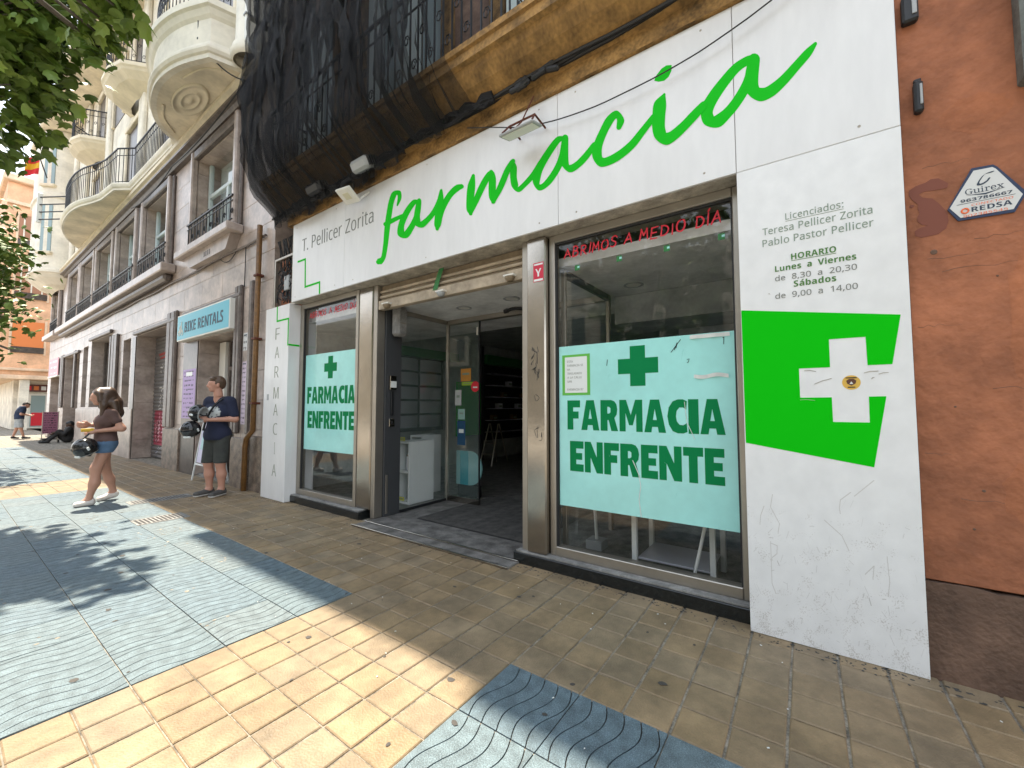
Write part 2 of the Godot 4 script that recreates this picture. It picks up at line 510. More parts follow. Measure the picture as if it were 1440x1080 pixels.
func make_materials() -> void:
	var grime := blotch(512, [[0.008, 0.6, 3, 5, 1.0], [0.03, 0.4, 4, 4, 1.0], [0.12, 0.3, 5, 3, 1.2]], 0.45)
	var soft := blotch(512, [[0.006, 0.7, 13, 4, 1.0], [0.05, 0.25, 14, 4, 1.0]], 0.78)
	var worn := blotch(512, [[0.005, 0.6, 53, 5, 1.0], [0.03, 0.3, 54, 5, 1.0], [0.15, 0.12, 55, 3, 1.0]], 0.66)
	var faint := blotch(512, [[0.006, 0.7, 63, 4, 1.0], [0.04, 0.3, 64, 4, 1.0]], 0.93)
	M.faint = faint
	var streak := blotch(512, [[0.012, 0.6, 73, 5, 1.0], [0.06, 0.3, 74, 4, 1.0]], 0.945)
	var speck := blotch(512, [[0.25, 0.7, 23, 2, 1.5], [0.02, 0.4, 24, 4, 1.0]], 0.5)
	var dirty := blotch(512, [[0.012, 0.7, 33, 6, 0.7], [0.09, 0.4, 34, 5, 0.8]], 0.25)
	var nrm_fine := bump(512, 0.2, 41, 3.0, 4)
	var nrm_wall := bump(512, 0.06, 43, 5.0, 6)
	var nrm_soft := bump(512, 0.03, 42, 4.0, 5)
	M.grime = grime
	M.worn = worn
	M.nrm_wall = nrm_wall
	M.soft = soft
	M.speck = speck
	# paving
	M.tile = []
	for c in [lin(0.272, 0.197, 0.113), lin(0.286, 0.204, 0.115), lin(0.258, 0.193, 0.118), lin(0.278, 0.197, 0.107), lin(0.27, 0.202, 0.124)]:
		M.tile.append(mat(c, 0.62, 0.0, worn, 0.8, nrm_fine, 0.35))
	M.slab = []
	for c in [lin(0.176, 0.243, 0.272), lin(0.19, 0.247, 0.268), lin(0.163, 0.233, 0.272)]:
		M.slab.append(mat(c, 0.7, 0.0, speck, 1.1, nrm_fine, 0.5))
	M.mortar = mat(lin(0.33, 0.29, 0.23), 0.9, 0.0, dirty, 1.3, nrm_fine, 0.8)
	M.groove = mat(lin(0.07, 0.07, 0.066), 0.95, 0.0, grime, 2.0)
	M.gum = mat(lin(0.05, 0.045, 0.04), 0.8)
	M.asphalt = mat(lin(0.1, 0.1, 0.098), 0.85, 0.0, speck, 0.7, nrm_fine, 0.6)
	M.bounce_concrete = mat(lin(0.46, 0.43, 0.38), 0.85, 0.0, worn, 0.3, nrm_fine, 0.4)  # kept pale so the added paving bounces more sunlight
	M.kerb = mat(lin(0.33, 0.32, 0.3), 0.8, 0.0, grime, 0.8, nrm_fine, 0.4)
	# shop front
	M.panel = mat(lin(0.69, 0.685, 0.675), 0.3, 0.0, streak, 1.0)
	M.panel.uv1_scale = Vector3(0.5, 0.14, 0.5)
	M.panel_edge = mat(lin(0.62, 0.56, 0.46), 0.5, 0.0, grime, 0.8)
	M.green = mat(lin(0.012, 0.46, 0.016), 0.5)
	M.green_flat = mat(lin(0.004, 0.47, 0.005), 0.5)
	M.green_dark = mat(lin(0.006, 0.19, 0.06), 0.5)
	M.green_tape = mat(lin(0.02, 0.16, 0.035), 0.5)
	M.grey_text = mat(lin(0.17, 0.18, 0.16), 0.5)
	M.thin_text = mat(lin(0.2, 0.26, 0.2), 0.5)
	M.olive_text = mat(lin(0.06, 0.17, 0.03), 0.5)
	M.gold_text = mat(lin(0.24, 0.26, 0.2), 0.5)
	M.red_paint = mat(lin(0.62, 0.012, 0.03), 0.5)
	M.film = mat(lin(0.36, 0.74, 0.69), 0.22, 0.0, faint, 0.5)
	M.steel = mat(lin(0.36, 0.33, 0.29), 0.18, 1.0, faint, 1.4, nrm_soft, 0.03)
	M.alu = mat(lin(0.4, 0.365, 0.315), 0.4, 0.85, faint, 0.8)
	M.granite = mat(lin(0.018, 0.021, 0.021), 0.25, 0.0, speck, 2.0)
	M.glass = glass(Color(0.12, 0.2, 0.18), 0.14)
	M.glass_in = glass(Color(0.8, 0.92, 0.88), 0.06)
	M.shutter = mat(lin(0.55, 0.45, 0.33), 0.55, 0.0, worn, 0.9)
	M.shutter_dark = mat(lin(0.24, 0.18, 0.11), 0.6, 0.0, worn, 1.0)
	M.rubber = mat(lin(0.02, 0.02, 0.02), 0.7)
	M.black = mat(lin(0.012, 0.012, 0.013), 0.55)
	M.black_metal = mat(lin(0.02, 0.021, 0.023), 0.4, 0.3)
	M.grey_plastic = mat(lin(0.32, 0.33, 0.33), 0.45)
	M.white_plastic = mat(lin(0.7, 0.68, 0.62), 0.4)
	M.rust = mat(lin(0.18, 0.05, 0.025), 0.7, 0.2, grime, 3.0)
	M.wire = mat(lin(0.015, 0.015, 0.016), 0.6)
	# inside
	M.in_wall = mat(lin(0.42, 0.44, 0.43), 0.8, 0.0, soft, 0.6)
	M.in_dark = mat(lin(0.045, 0.047, 0.05), 0.5)
	M.in_ceiling = mat(lin(0.86, 0.86, 0.84), 0.8, 0.0, soft, 0.5)
	M.in_floor = mat(lin(0.21, 0.198, 0.184), 0.5, 0.0, dirty, 0.9)
	M.mat_rib = mat(lin(0.085, 0.08, 0.074), 0.9, 0.0, dirty, 1.2)
	M.drawer = mat(lin(0.62, 0.62, 0.68), 0.3, 0.5)
	M.white_lam = mat(lin(0.68, 0.7, 0.68), 0.4)
	# stone and render
	M.ochre = mat(lin(0.37, 0.205, 0.062), 0.85, 0.0, dirty, 0.55, nrm_soft, 0.35)
	M.ochre_dark = mat(lin(0.2, 0.115, 0.04), 0.85, 0.0, dirty, 0.9, nrm_soft, 0.4)
	M.brown_wall = mat(lin(0.26, 0.17, 0.13), 0.85, 0.0, grime, 0.4, nrm_soft, 0.3)
	M.terracotta = mat(lin(0.42, 0.155, 0.074), 0.88, 0.0, worn, 0.55, nrm_wall, 0.28)
	M.terracotta_base = mat(lin(0.16, 0.095, 0.064), 0.9, 0.0, worn, 0.9, nrm_wall, 0.45)
	M.paint_mark = mat(lin(0.17, 0.048, 0.025), 0.7)
	M.cream = mat(lin(0.8, 0.70, 0.53), 0.85, 0.0, soft, 0.3, nrm_soft, 0.1)
	M.cream_pale = mat(lin(0.82, 0.755, 0.63), 0.85, 0.0, soft, 0.3, nrm_soft, 0.1)
	M.stone = []
	for c in [lin(0.49, 0.4, 0.345), lin(0.54, 0.445, 0.39), lin(0.45, 0.365, 0.315), lin(0.51, 0.41, 0.345)]:
		M.stone.append(mat(c, 0.34, 0.0, worn, 0.6, nrm_soft, 0.06))
	M.stone_dark = mat(lin(0.105, 0.08, 0.066), 0.32, 0.0, grime, 0.8)
	M.stone_base = mat(lin(0.25, 0.19, 0.145), 0.4, 0.0, dirty, 0.8)
	M.moulding = mat(lin(0.19, 0.15, 0.13), 0.42, 0.0, grime, 0.9)
	M.peach = mat(lin(0.85, 0.5, 0.3), 0.85, 0.0, soft, 0.3)
	M.peach_pale = mat(lin(0.85, 0.62, 0.43), 0.85, 0.0, soft, 0.3)
	M.blind = mat(lin(0.66, 0.2, 0.055), 0.7)
	M.win_frame = mat(lin(0.5, 0.58, 0.58), 0.4)
	M.win_dark = mat(lin(0.03, 0.035, 0.04), 0.3)
	M.win_glass = mat(lin(0.22, 0.3, 0.31), 0.08)
	M.iron = mat(lin(0.016, 0.016, 0.018), 0.45, 0.4)
	M.pipe = mat(lin(0.27, 0.13, 0.035), 0.5, 0.0, grime, 2.0)
	M.cyan_sign = mat(lin(0.11, 0.44, 0.55), 0.4)
	M.sign_ink = mat(lin(0.03, 0.06, 0.09), 0.5)
	for k in ["green", "green_flat", "green_dark"]:
		M[k].metallic_specular = 0.15
	var net := StandardMaterial3D.new()
	net.transparency = BaseMaterial3D.TRANSPARENCY_ALPHA
	net.albedo_color = Color(0.08, 0.083, 0.094, 0.48)
	net.roughness = 0.95
	net.cull_mode = BaseMaterial3D.CULL_DISABLED
	M.net = net
	M.netrope = mat(lin(0.012, 0.012, 0.014), 0.95)

# ---------------------------------------------------------------- the ground
const P := 0.2025
const TX := -1.315
const TZ := 0.29

func seen(p: Vector3) -> bool:
	var q := Basis.from_euler(Vector3(deg_to_rad(PITCH), deg_to_rad(YAW), 0)).inverse() * (p - CAM)
	if q.z > -0.2:
		return false
	return absf(q.x / -q.z) < 1.3 and absf(q.y / -q.z) < 0.99

func build_ground() -> void:
	var g := mb()
	quad(g, Vector3(-300, -0.16, -300), Vector3(300, -0.16, -300), Vector3(300, -0.16, 300), Vector3(-300, -0.16, 300), Vector3.UP)
	structure(part(self, "ground", g, M.asphalt))
	var road := mb()
	bb(road, -120, 40, -0.158, -0.12, 14.32, 24.0)
	structure(part(self, "road", road, M.asphalt))
	var kerb := hub(self, "kerb")
	structure(kerb)
	for i in 40:
		boxpart(kerb, "kerb_stone", M.kerb, -30.0 + i, -29.006 + i, -0.16, -0.004, 14.16, 14.31, 0.012)
	var bounce_sheet := mb()
	bb(bounce_sheet, -120.0, 30.0, -0.15, -0.004, 4.402, 14.15)
	structure(part(self, "bounce_paving", bounce_sheet, M.bounce_concrete))  # unseen pale sheet, added to bounce sunlight up at fronts and undersides
	# the pavement: a mortar bed that carries tiles and slabs
	var bed := mb()
	bb(bed, -120.0, 8.0, -0.15, -0.0075, -0.6, 4.4)
	var pave := part(self, "pavement", bed, M.mortar)
	structure(pave)
	var tmesh: Array[Mesh] = []
	for v in 4:
		var st := mb()
		var w := P - 0.011
		var d := P - 0.006
		var jx := rng.randf_range(-0.0015, 0.0015)
		# a slab whose worn edges are rounded down
		var a: Array[Vector3] = []
		var b: Array[Vector3] = []
		for s in [[-1, -1], [1, -1], [1, 1], [-1, 1]]:
			a.append(Vector3(s[0] * (w * 0.5 - 0.005) + jx, rng.randf_range(-0.0006, 0.0006), s[1] * (d * 0.5 - 0.005)))
			b.append(Vector3(s[0] * w * 0.5 + jx, -0.0045, s[1] * d * 0.5))
		quad(st, a[0], a[1], a[2], a[3], Vector3.UP)
		for k in 4:
			var k2 := (k + 1) % 4
			var o := (a[k] + a[k2]) * Vector3(1, 0, 1)
			quad(st, a[k], a[k2], b[k2], b[k], o + Vector3.UP * 0.1)
			quad(st, b[k], b[k2], b[k2] - Vector3(0, 0.02, 0), b[k] - Vector3(0, 0.02, 0), o)
		tmesh.append(st.commit())
	var cells := []
	for i in range(-90, 13):
		for k in range(-2, 20):
			var c := Vector3(TX + (i + 0.5) * P, 0, TZ + (k + 0.5) * P)
			var band := k < 4 or (i >= -7 and i < 0) or (i >= -49 and i < -41)
			if band and c.z > -0.06:
				cells.append([c, CAM.distance_to(c) if seen(c) else 500.0 + CAM.distance_to(c)])
	cells.sort_custom(func(p, q): return p[1] < q[1])
	var rest: Array[SurfaceTool] = []
	for v in 5:
		rest.append(mb())
	for n in cells.size():
		var c: Vector3 = cells[n][0] + Vector3(0, rng.randf_range(-0.0012, 0.0012), 0)
		var v := rng.randi_range(0, 4)
		var me: Mesh = tmesh[rng.randi_range(0, 3)]
		var turn := PI * float(rng.randi_range(0, 1))
		var tilt := Basis.from_euler(Vector3(rng.randf_range(-0.004, 0.004), turn, rng.randf_range(-0.004, 0.004)))
		if n < 300:
			var o := put(pave, "paving_tile", me, M.tile[v])
			o.transform = Transform3D(tilt, c)
		else:
			rest[v].append_from(me, 0, Transform3D(tilt, c))
	for v in 5:
		stuff(part(pave, "distant_tiles", rest[v], M.tile[v]))
	# blue slabs cut by wavy grooves
	var smesh: Array[Mesh] = []
	for v in 2:
		smesh.append(wave_slab(P * 2.0 - 0.006, v))
	var slabs := []
	for i in range(-50, 7):
		for k in range(0, 8):
			var x := TX + (i * 2 + 1) * P
			if i >= 0:
				pass
			elif i >= -3:
				continue
			var c := Vector3(x, 0, TZ + 4 * P + (k * 2 + 1) * P)
			if i < -3:
				c.x = TX - 7 * P + (i + 4) * 2 * P - P
				if c.x < TX - 41 * P and c.x > TX - 49 * P - 0.01:
					continue
			slabs.append([c, CAM.distance_to(c) if seen(c) else 500.0 + CAM.distance_to(c)])
	slabs.sort_custom(func(p, q): return p[1] < q[1])
	var beds := mb()
	var plain := mb()
	for n in slabs.size():
		var c: Vector3 = slabs[n][0] + Vector3(0, rng.randf_range(-0.001, 0.001), 0)
		if c.x < -24.0 and slabs[n][1] > 500.0:
			continue
		if slabs[n][1] > 500.0:
			bb(plain, c.x - P + 0.003, c.x + P - 0.003, -0.02, 0.0, c.z - P + 0.003, c.z + P - 0.003)
			continue
		var o := put(pave, "wave_slab", smesh[rng.randi_range(0, 1)], M.slab[rng.randi_range(0, 2)])
		o.transform = Transform3D(Basis.from_euler(Vector3(rng.randf_range(-0.003, 0.003), 0.0, rng.randf_range(-0.003, 0.003))), c)
		bb(beds, c.x - P + 0.005, c.x + P - 0.005, -0.02, -0.0062, c.z - P + 0.005, c.z + P - 0.005)
	part(pave, "groove_bed", beds, M.groove)
	stuff(part(pave, "plain_slabs", plain, M.slab[0]))
	# old chewing gum, stuck flat, and crumbs of paper
	var gum := mb()
	for n in 90:
		var c := Vector3(rng.randf_range(-9.0, 0.8), 0.0022, rng.randf_range(0.15, 2.8))
		blob(gum, c, rng.randf_range(0.006, 0.02), 0.0012)
	stuff(part(pave, "gum_spots", gum, M.gum))
	var bits := mb()
	for n in 46:
		var c := Vector3(rng.randf_range(-6.0, 0.8), 0.004, rng.randf_range(0.05, 1.6))
		bx(bits, c, Vector3(rng.randf_range(0.004, 0.012), 0.002, rng.randf_range(0.003, 0.006)), 0.0, Basis(Vector3.UP, rng.randf() * 6.0))
	stuff(part(pave, "paper_crumbs", bits, M.white_lam))
	var pale := mb()
	for n in 16:
		var c := Vector3(rng.randf_range(-9.0, -2.8), 0.0016, rng.randf_range(1.2, 2.9))
		for k in rng.randi_range(3, 12):
			blob(pale, c + Vector3(rng.randfn(), 0, rng.randfn()) * 0.07, rng.randf_range(0.004, 0.014), 0.0008)
	stuff(part(pave, "paint_flecks", pale, M.mortar))
	# trodden grit and damp dirt gathered along the foot of the fronts
	var grit := mb()
	for n in 700:
		var x := rng.randf_range(-7.0, 1.1)
		var c := Vector3(x, 0.001, absf(rng.randfn(0.0, 0.045)) + (0.06 if x > -4.4 and x < -2.1 else -0.06 if x > -6.0 and x < -0.4 else 0.012))
		blob(grit, c, rng.randf_range(0.002, 0.009), 0.002)
	stuff(part(pave, "grit", grit, M.groove))
	for gr in [[-6.42, 1.27, 0.34, 0.5], [-7.78, 0.93, 0.3, 0.72]]:
		var t := thing("drain_grate", "pale metal drain grate on the sunlit edge of the shadow" if gr[0] > -7.0 else "dark drain grate in the pavement in front of the standing man", "drain", Vector3(gr[0], 0, gr[1]), 0.0, "drain grates in the pavement")
		var m: Material = M.kerb
		var w: float = gr[2]
		var l: float = gr[3]
		boxpart(t, "frame", m, -w * 0.5, -w * 0.5 + 0.025, -0.01, 0.006, -l * 0.5, l * 0.5, 0.002)
		boxpart(t, "frame", m, w * 0.5 - 0.025, w * 0.5, -0.01, 0.006, -l * 0.5, l * 0.5, 0.002)
		boxpart(t, "frame", m, -w * 0.5 + 0.025, w * 0.5 - 0.025, -0.01, 0.006, -l * 0.5, -l * 0.5 + 0.025, 0.002)
		boxpart(t, "frame", m, -w * 0.5 + 0.025, w * 0.5 - 0.025, -0.01, 0.006, l * 0.5 - 0.025, l * 0.5, 0.002)
		boxpart(t, "pit", M.black, -w * 0.5 + 0.025, w * 0.5 - 0.025, -0.008, 0.003, -l * 0.5 + 0.025, l * 0.5 - 0.025, 0.0)
		var z := -l * 0.5 + 0.035
		while z < l * 0.5 - 0.03:
			boxpart(t, "bar", m, -w * 0.5 + 0.026, w * 0.5 - 0.026, 0.0032, 0.0065, z, z + 0.017, 0.0)
			z += 0.04

func blob(st: SurfaceTool, c: Vector3, r: float, h: float) -> void:
	var n := 7
	var ring: Array[Vector3] = []
	var st_ := rng.randf_range(0.6, 1.6)
	for k in n:
		var a := TAU * k / n
		ring.append(c + Vector3(cos(a) * r * st_, 0, sin(a) * r) * rng.randf_range(0.7, 1.2))
	for k in n:
		tri(st, c + Vector3(0, h, 0), ring[k], ring[(k + 1) % n], Vector3.UP)

func wave_slab(w: float, v: int) -> Mesh:
	# six strips between five wavy grooves that run across the slab
	var st := mb()
	var hw := w * 0.5
	var n := 14
	var lines := []
	for i in 7:
		var r := []
		for k in n + 1:
			var z := -hw + w * k / n
			var x := -hw + (w * (i * 0.19 - 0.045) if i > 0 and i < 6 else 0.0 if i == 0 else w)
			if i > 0 and i < 6:
				x += (0.027 + 0.002 * v) * sin(TAU * (z + hw) / w + 0.1 * sin(i * 2.0 + v))
			r.append(Vector3(clampf(x, -hw, hw), 0, z))
		lines.append(r)
	var gap := 0.003
	for i in 6:
		for k in n:
			var g0 := Vector3(gap if i > 0 else 0.0, 0, 0)
			var g1 := Vector3(gap if i < 5 else 0.0, 0, 0)
			var a: Vector3 = lines[i][k] + g0
			var b: Vector3 = lines[i + 1][k] - g1
			var c: Vector3 = lines[i + 1][k + 1] - g1
			var d: Vector3 = lines[i][k + 1] + g0
			var dn := Vector3(0, -0.012, 0)
			quad(st, a, b, c, d, Vector3.UP)
			quad(st, a, d, d + dn, a + dn, Vector3.LEFT)
			quad(st, b, c, c + dn, b + dn, Vector3.RIGHT)
			if k == 0:
				quad(st, a, b, b + dn, a + dn, Vector3.FORWARD)
			if k == n - 1:
				quad(st, d, c, c + dn, d + dn, Vector3.BACK)
	return st.commit()

# ---------------------------------------------------------------- the pharmacy's building
func railing(parent: Node, path: Array, y0: float, y1: float, step: float, curls: bool) -> void:
	# wrought iron along a plan path of Vector2 (x, z)
	var st := mb()
	for i in path.size() - 1:
		var a := Vector3(path[i].x, 0, path[i].y)
		var b := Vector3(path[i + 1].x, 0, path[i + 1].y)
		var L := a.distance_to(b)
		if L < 0.01:
			continue
		var d := (b - a) / L
		for y in [y0 + 0.06, y1, y0 + (y1 - y0) * 0.8]:
			bx(st, (a + b) * 0.5 + Vector3(0, y, 0), Vector3(L + 0.02, 0.035 if y == y1 else 0.018, 0.03 if y == y1 else 0.016), 0.004, Basis(d, Vector3.UP, d.cross(Vector3.UP)))
		var n := maxi(1, roundi(L / step))
		for k in n:
			var p := a + d * (L * (k + 0.5) / n)
			bx(st, p + Vector3(0, (y0 + y1) * 0.5, 0), Vector3(0.014, y1 - y0, 0.014))
			if curls:
				var q := []
				for j in 9:
					var t := TAU * 1.2 * j / 8.0
					var r := 0.042 * (1.0 - 0.07 * j)
					q.append(p + d * (step * 0.5 + cos(t) * r) + Vector3(0, y0 + 0.2 + (0.3 if k % 2 == 0 else 0.0) + sin(t) * r * 1.5, 0))
				tube(st, q, 0.007, 0.007, 4)
	stuff(part(parent, "railing", st, M.iron))

func build_pharmacy() -> void:
	var b := thing("apartment_building", "apartment building over the pharmacy with ochre cornice and iron balcony", "building")
	boxpart(b, "wall", M.brown_wall, -6.84, 0.462, 4.53, 13.19, -0.7, -0.2, 0.01)
	boxpart(b, "backing_wall", M.brown_wall, -6.0, 0.462, 2.88, 4.0, -0.45, -0.025, 0.0)
	boxpart(b, "rear_block", M.brown_wall, -6.84, 0.462, 3.1, 13.19, -10.0, -0.72, 0.0)
	boxpart(b, "unseen_overhang", M.ochre, -6.899, 0.505, 13.2, 13.5, -1.0, 1.17, 0.0)  # unseen slab, its reach set to place the shadow edge on the pavement
	# the moulded cornice that carries the balcony
	var c := mb()
	prism(c, pv([-0.2, 4.005, 0.03, 4.005, 0.03, 4.14, 0.07, 4.155, 0.15, 4.185, 0.25, 4.24, 0.32, 4.31, 0.345, 4.36, 0.39, 4.37, 0.39, 4.45, 0.415, 4.46, 0.415, 4.515, -0.2, 4.515]), -6.12, 0.462, ALONG_X)
	part(b, "cornice", c, M.ochre)
	for x in [-5.35, -4.05, -2.75, -1.45]:
		boxpart(b, "cornice_joint", M.ochre_dark, x - 0.006, x + 0.006, 4.372, 4.448, 0.37, 0.393, 0.0)
	var bal := hub(b, "balcony")
	railing(bal, [Vector2(-6.02, -0.15), Vector2(-6.02, 0.34), Vector2(-2.0, 0.34), Vector2(-2.0, -0.15)], 4.53, 5.5, 0.115, true)
	railing(bal, [Vector2(-1.2, -0.15), Vector2(-1.2, 0.34), Vector2(0.4, 0.34)], 4.53, 5.5, 0.115, true)
	for d in [[-4.55, -3.15], [-2.3, -1.15], [-6.3, -5.3]]:
		var door := hub(b, "balcony_door")
		boxpart(door, "surround", M.ochre_dark, d[0] - 0.16, d[0], 4.53, 7.0, -0.2, -0.12, 0.01)
		boxpart(door, "surround", M.ochre_dark, d[1], d[1] + 0.16, 4.53, 7.0, -0.2, -0.12, 0.01)
		boxpart(door, "surround", M.ochre_dark, d[0] - 0.16, d[1] + 0.16, 7.0, 7.2, -0.2, -0.1, 0.01)
		var n := 4
		var w: float = (d[1] - d[0]) / n
		for k in n:
			boxpart(door, "leaf", M.win_frame if k % 2 == 0 else M.win_glass, d[0] + w * k + 0.02, d[0] + w * (k + 1) - 0.02, 4.55, 6.98, -0.2, -0.165, 0.008)
	# frame of the niche full of cables between pillar and sign
	var niche := hub(b, "cable_niche")
	boxpart(niche, "brick_back", M.terracotta, -6.77, -6.01, 2.87, 3.7, -0.5, -0.22, 0.0)
	for e in [[-6.77, -6.735, 2.88, 3.68], [-6.05, -6.012, 2.88, 3.68], [-6.735, -6.05, 2.88, 2.915], [-6.735, -6.05, 3.645, 3.68]]:
		boxpart(niche, "frame", M.alu, e[0], e[1], e[2], e[3], -0.16, -0.1, 0.003)
	boxpart(niche, "junction_box", M.grey_plastic, -6.5, -6.36, 3.15, 3.38, -0.215, -0.12, 0.01)
	var wires := mb()
	for k in 26:
		var x := rng.randf_range(-6.7, -6.1)
		var pts := [Vector3(x, 3.95, -0.1)]
		for j in 6:
			pts.append(Vector3(clampf(x + rng.randf_range(-0.16, 0.16), -6.72, -6.07), 3.6 - j * 0.12 + rng.randf_range(-0.05, 0.05), -0.19 + rng.randf_range(0.0, 0.07)))
		tube(wires, spline(pts, 3), rng.randf_range(0.004, 0.011), -1.0, 5)
	stuff(part(niche, "wires", wires, M.wire))
	# steel columns, sills and black plinths of the shop front
	for e in [[-6.05, -4.41], [-2.13, -0.313]]:
		boxpart(b, "plinth", M.granite, e[0], e[1], -0.02, 0.092, -0.3, -0.08, 0.004)
		boxpart(b, "sill", M.kerb, e[0] + (0.0 if e[0] < -3.0 else 0.02), e[1] - (0.02 if e[0] < -3.0 else 0.0), 0.092, 0.108, -0.3, -0.09, 0.003)
	boxpart(b, "steel_column", M.steel, -4.6, -4.325, 0.108, 2.862, -0.3, -0.168, 0.012)
	boxpart(b, "steel_jamb", M.alu, -4.322, -4.25, 0.02, 2.862, -0.3, -0.18, 0.006)
	boxpart(b, "steel_column", M.steel, -2.0, -1.805, 0.108, 2.862, -0.3, -0.1, 0.012)
	boxpart(b, "steel_jamb", M.alu, -2.068, -2.003, 0.02, 2.862, -0.3, -0.13, 0.006)
	for e in [[-6.045, -4.605, -5.96, -4.66], [-1.8, -0.315, -1.745, -0.36]]:
		var w := hub(b, "shop_window")
		boxpart(w, "frame", M.alu, e[0], e[2], 0.108, 2.862, -0.25, -0.16, 0.005)
		boxpart(w, "frame", M.alu, e[3], e[1], 0.108, 2.862, -0.25, -0.16, 0.005)
		boxpart(w, "frame", M.alu, e[2], e[3], 0.108, 0.185, -0.25, -0.158, 0.005)
		boxpart(w, "frame", M.alu, e[2], e[3], 2.795, 2.862, -0.25, -0.158, 0.005)
		var st := mb()
		quad(st, Vector3(e[2], 0.185, -0.2), Vector3(e[3], 0.185, -0.2), Vector3(e[3], 2.795, -0.2), Vector3(e[2], 2.795, -0.2), Vector3.BACK)
		part(w, "pane", st, M.glass)
		var gk := mb()
		for g in [[e[2], e[2] + 0.012, 0.185, 2.795], [e[3] - 0.012, e[3], 0.185, 2.795]]:
			bb(gk, g[0], g[1], g[2], g[3], -0.199, -0.175)
		bb(gk, e[2] + 0.012, e[3] - 0.012, 2.78, 2.795, -0.199, -0.175)
		part(w, "gasket", gk, M.rubber)
	# soffit under the sign, roller shutter half hidden behind it
	boxpart(b, "soffit", M.panel_edge, -6.0, -0.315, 2.865, 2.88, -0.5, -0.022, 0.0)
	var sh := hub(b, "roller_shutter")
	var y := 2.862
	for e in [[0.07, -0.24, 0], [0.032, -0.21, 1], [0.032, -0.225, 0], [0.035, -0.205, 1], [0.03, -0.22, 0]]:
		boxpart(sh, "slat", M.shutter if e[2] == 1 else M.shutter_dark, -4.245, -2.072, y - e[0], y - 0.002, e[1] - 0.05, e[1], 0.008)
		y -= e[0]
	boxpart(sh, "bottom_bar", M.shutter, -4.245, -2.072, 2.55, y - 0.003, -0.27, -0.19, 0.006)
	for x in [-4.05, -3.14, -2.23]:
		var k := thing("door_sensor", ["small cream sensor at the left end of the shutter bar", "round camera in the middle of the shutter bar", "small dark sensor at the right end of the shutter bar"][[-4.05, -3.14, -2.23].find(x)], "sensor", Vector3(x, 2.565, -0.185))
		var s := mb()
		lathe(s, [Vector2(0.0, -0.03), Vector2(0.03, -0.022), Vector2(0.045, 0.0), Vector2(0.048, 0.02), Vector2(0.0, 0.025)], Vector3(0, 0, 0.02), 14)
		part(k, "dome", s, M.grey_plastic if x == -3.14 else M.shutter_dark)
		boxpart(k, "base", M.white_plastic, -0.06, 0.06, 0.021, 0.04, -0.02, 0.055, 0.005)
	var tape := thing("green_tape", "strip of dark green tape stuck across the shutter slats", "tape")
	var ts := mb()
	var tp := [Vector3(-3.155, 2.858, -0.185), Vector3(-3.185, 2.79, -0.183), Vector3(-3.225, 2.7, -0.183), Vector3(-3.25, 2.632, -0.183)]
	for k in 3:
		var u := Vector3(0.036, 0, 0)
		quad(ts, tp[k] - u, tp[k] + u, tp[k + 1] + u, tp[k + 1] - u, Vector3.BACK)
		quad(ts, tp[k] - u - Vector3(0, 0, 0.001), tp[k] + u - Vector3(0, 0, 0.001), tp[k + 1] + u - Vector3(0, 0, 0.001), tp[k + 1] - u - Vector3(0, 0, 0.001), Vector3.FORWARD)
	part(tape, "strip", ts, M.green_tape)
	# threshold with two metal rails
	var th := thing("door_threshold", "worn threshold with two bright metal rails at the pharmacy door", "threshold")
	boxpart(th, "step", M.in_floor, -4.25, -2.07, -0.02, 0.016, -0.33, 0.085, 0.004)
	boxpart(th, "rail", M.steel, -4.28, -2.07, 0.0, 0.022, 0.086, 0.104, 0.003)
	boxpart(th, "rail", M.steel, -4.25, -2.07, 0.0165, 0.03, -0.075, -0.055, 0.003)
	build_net()

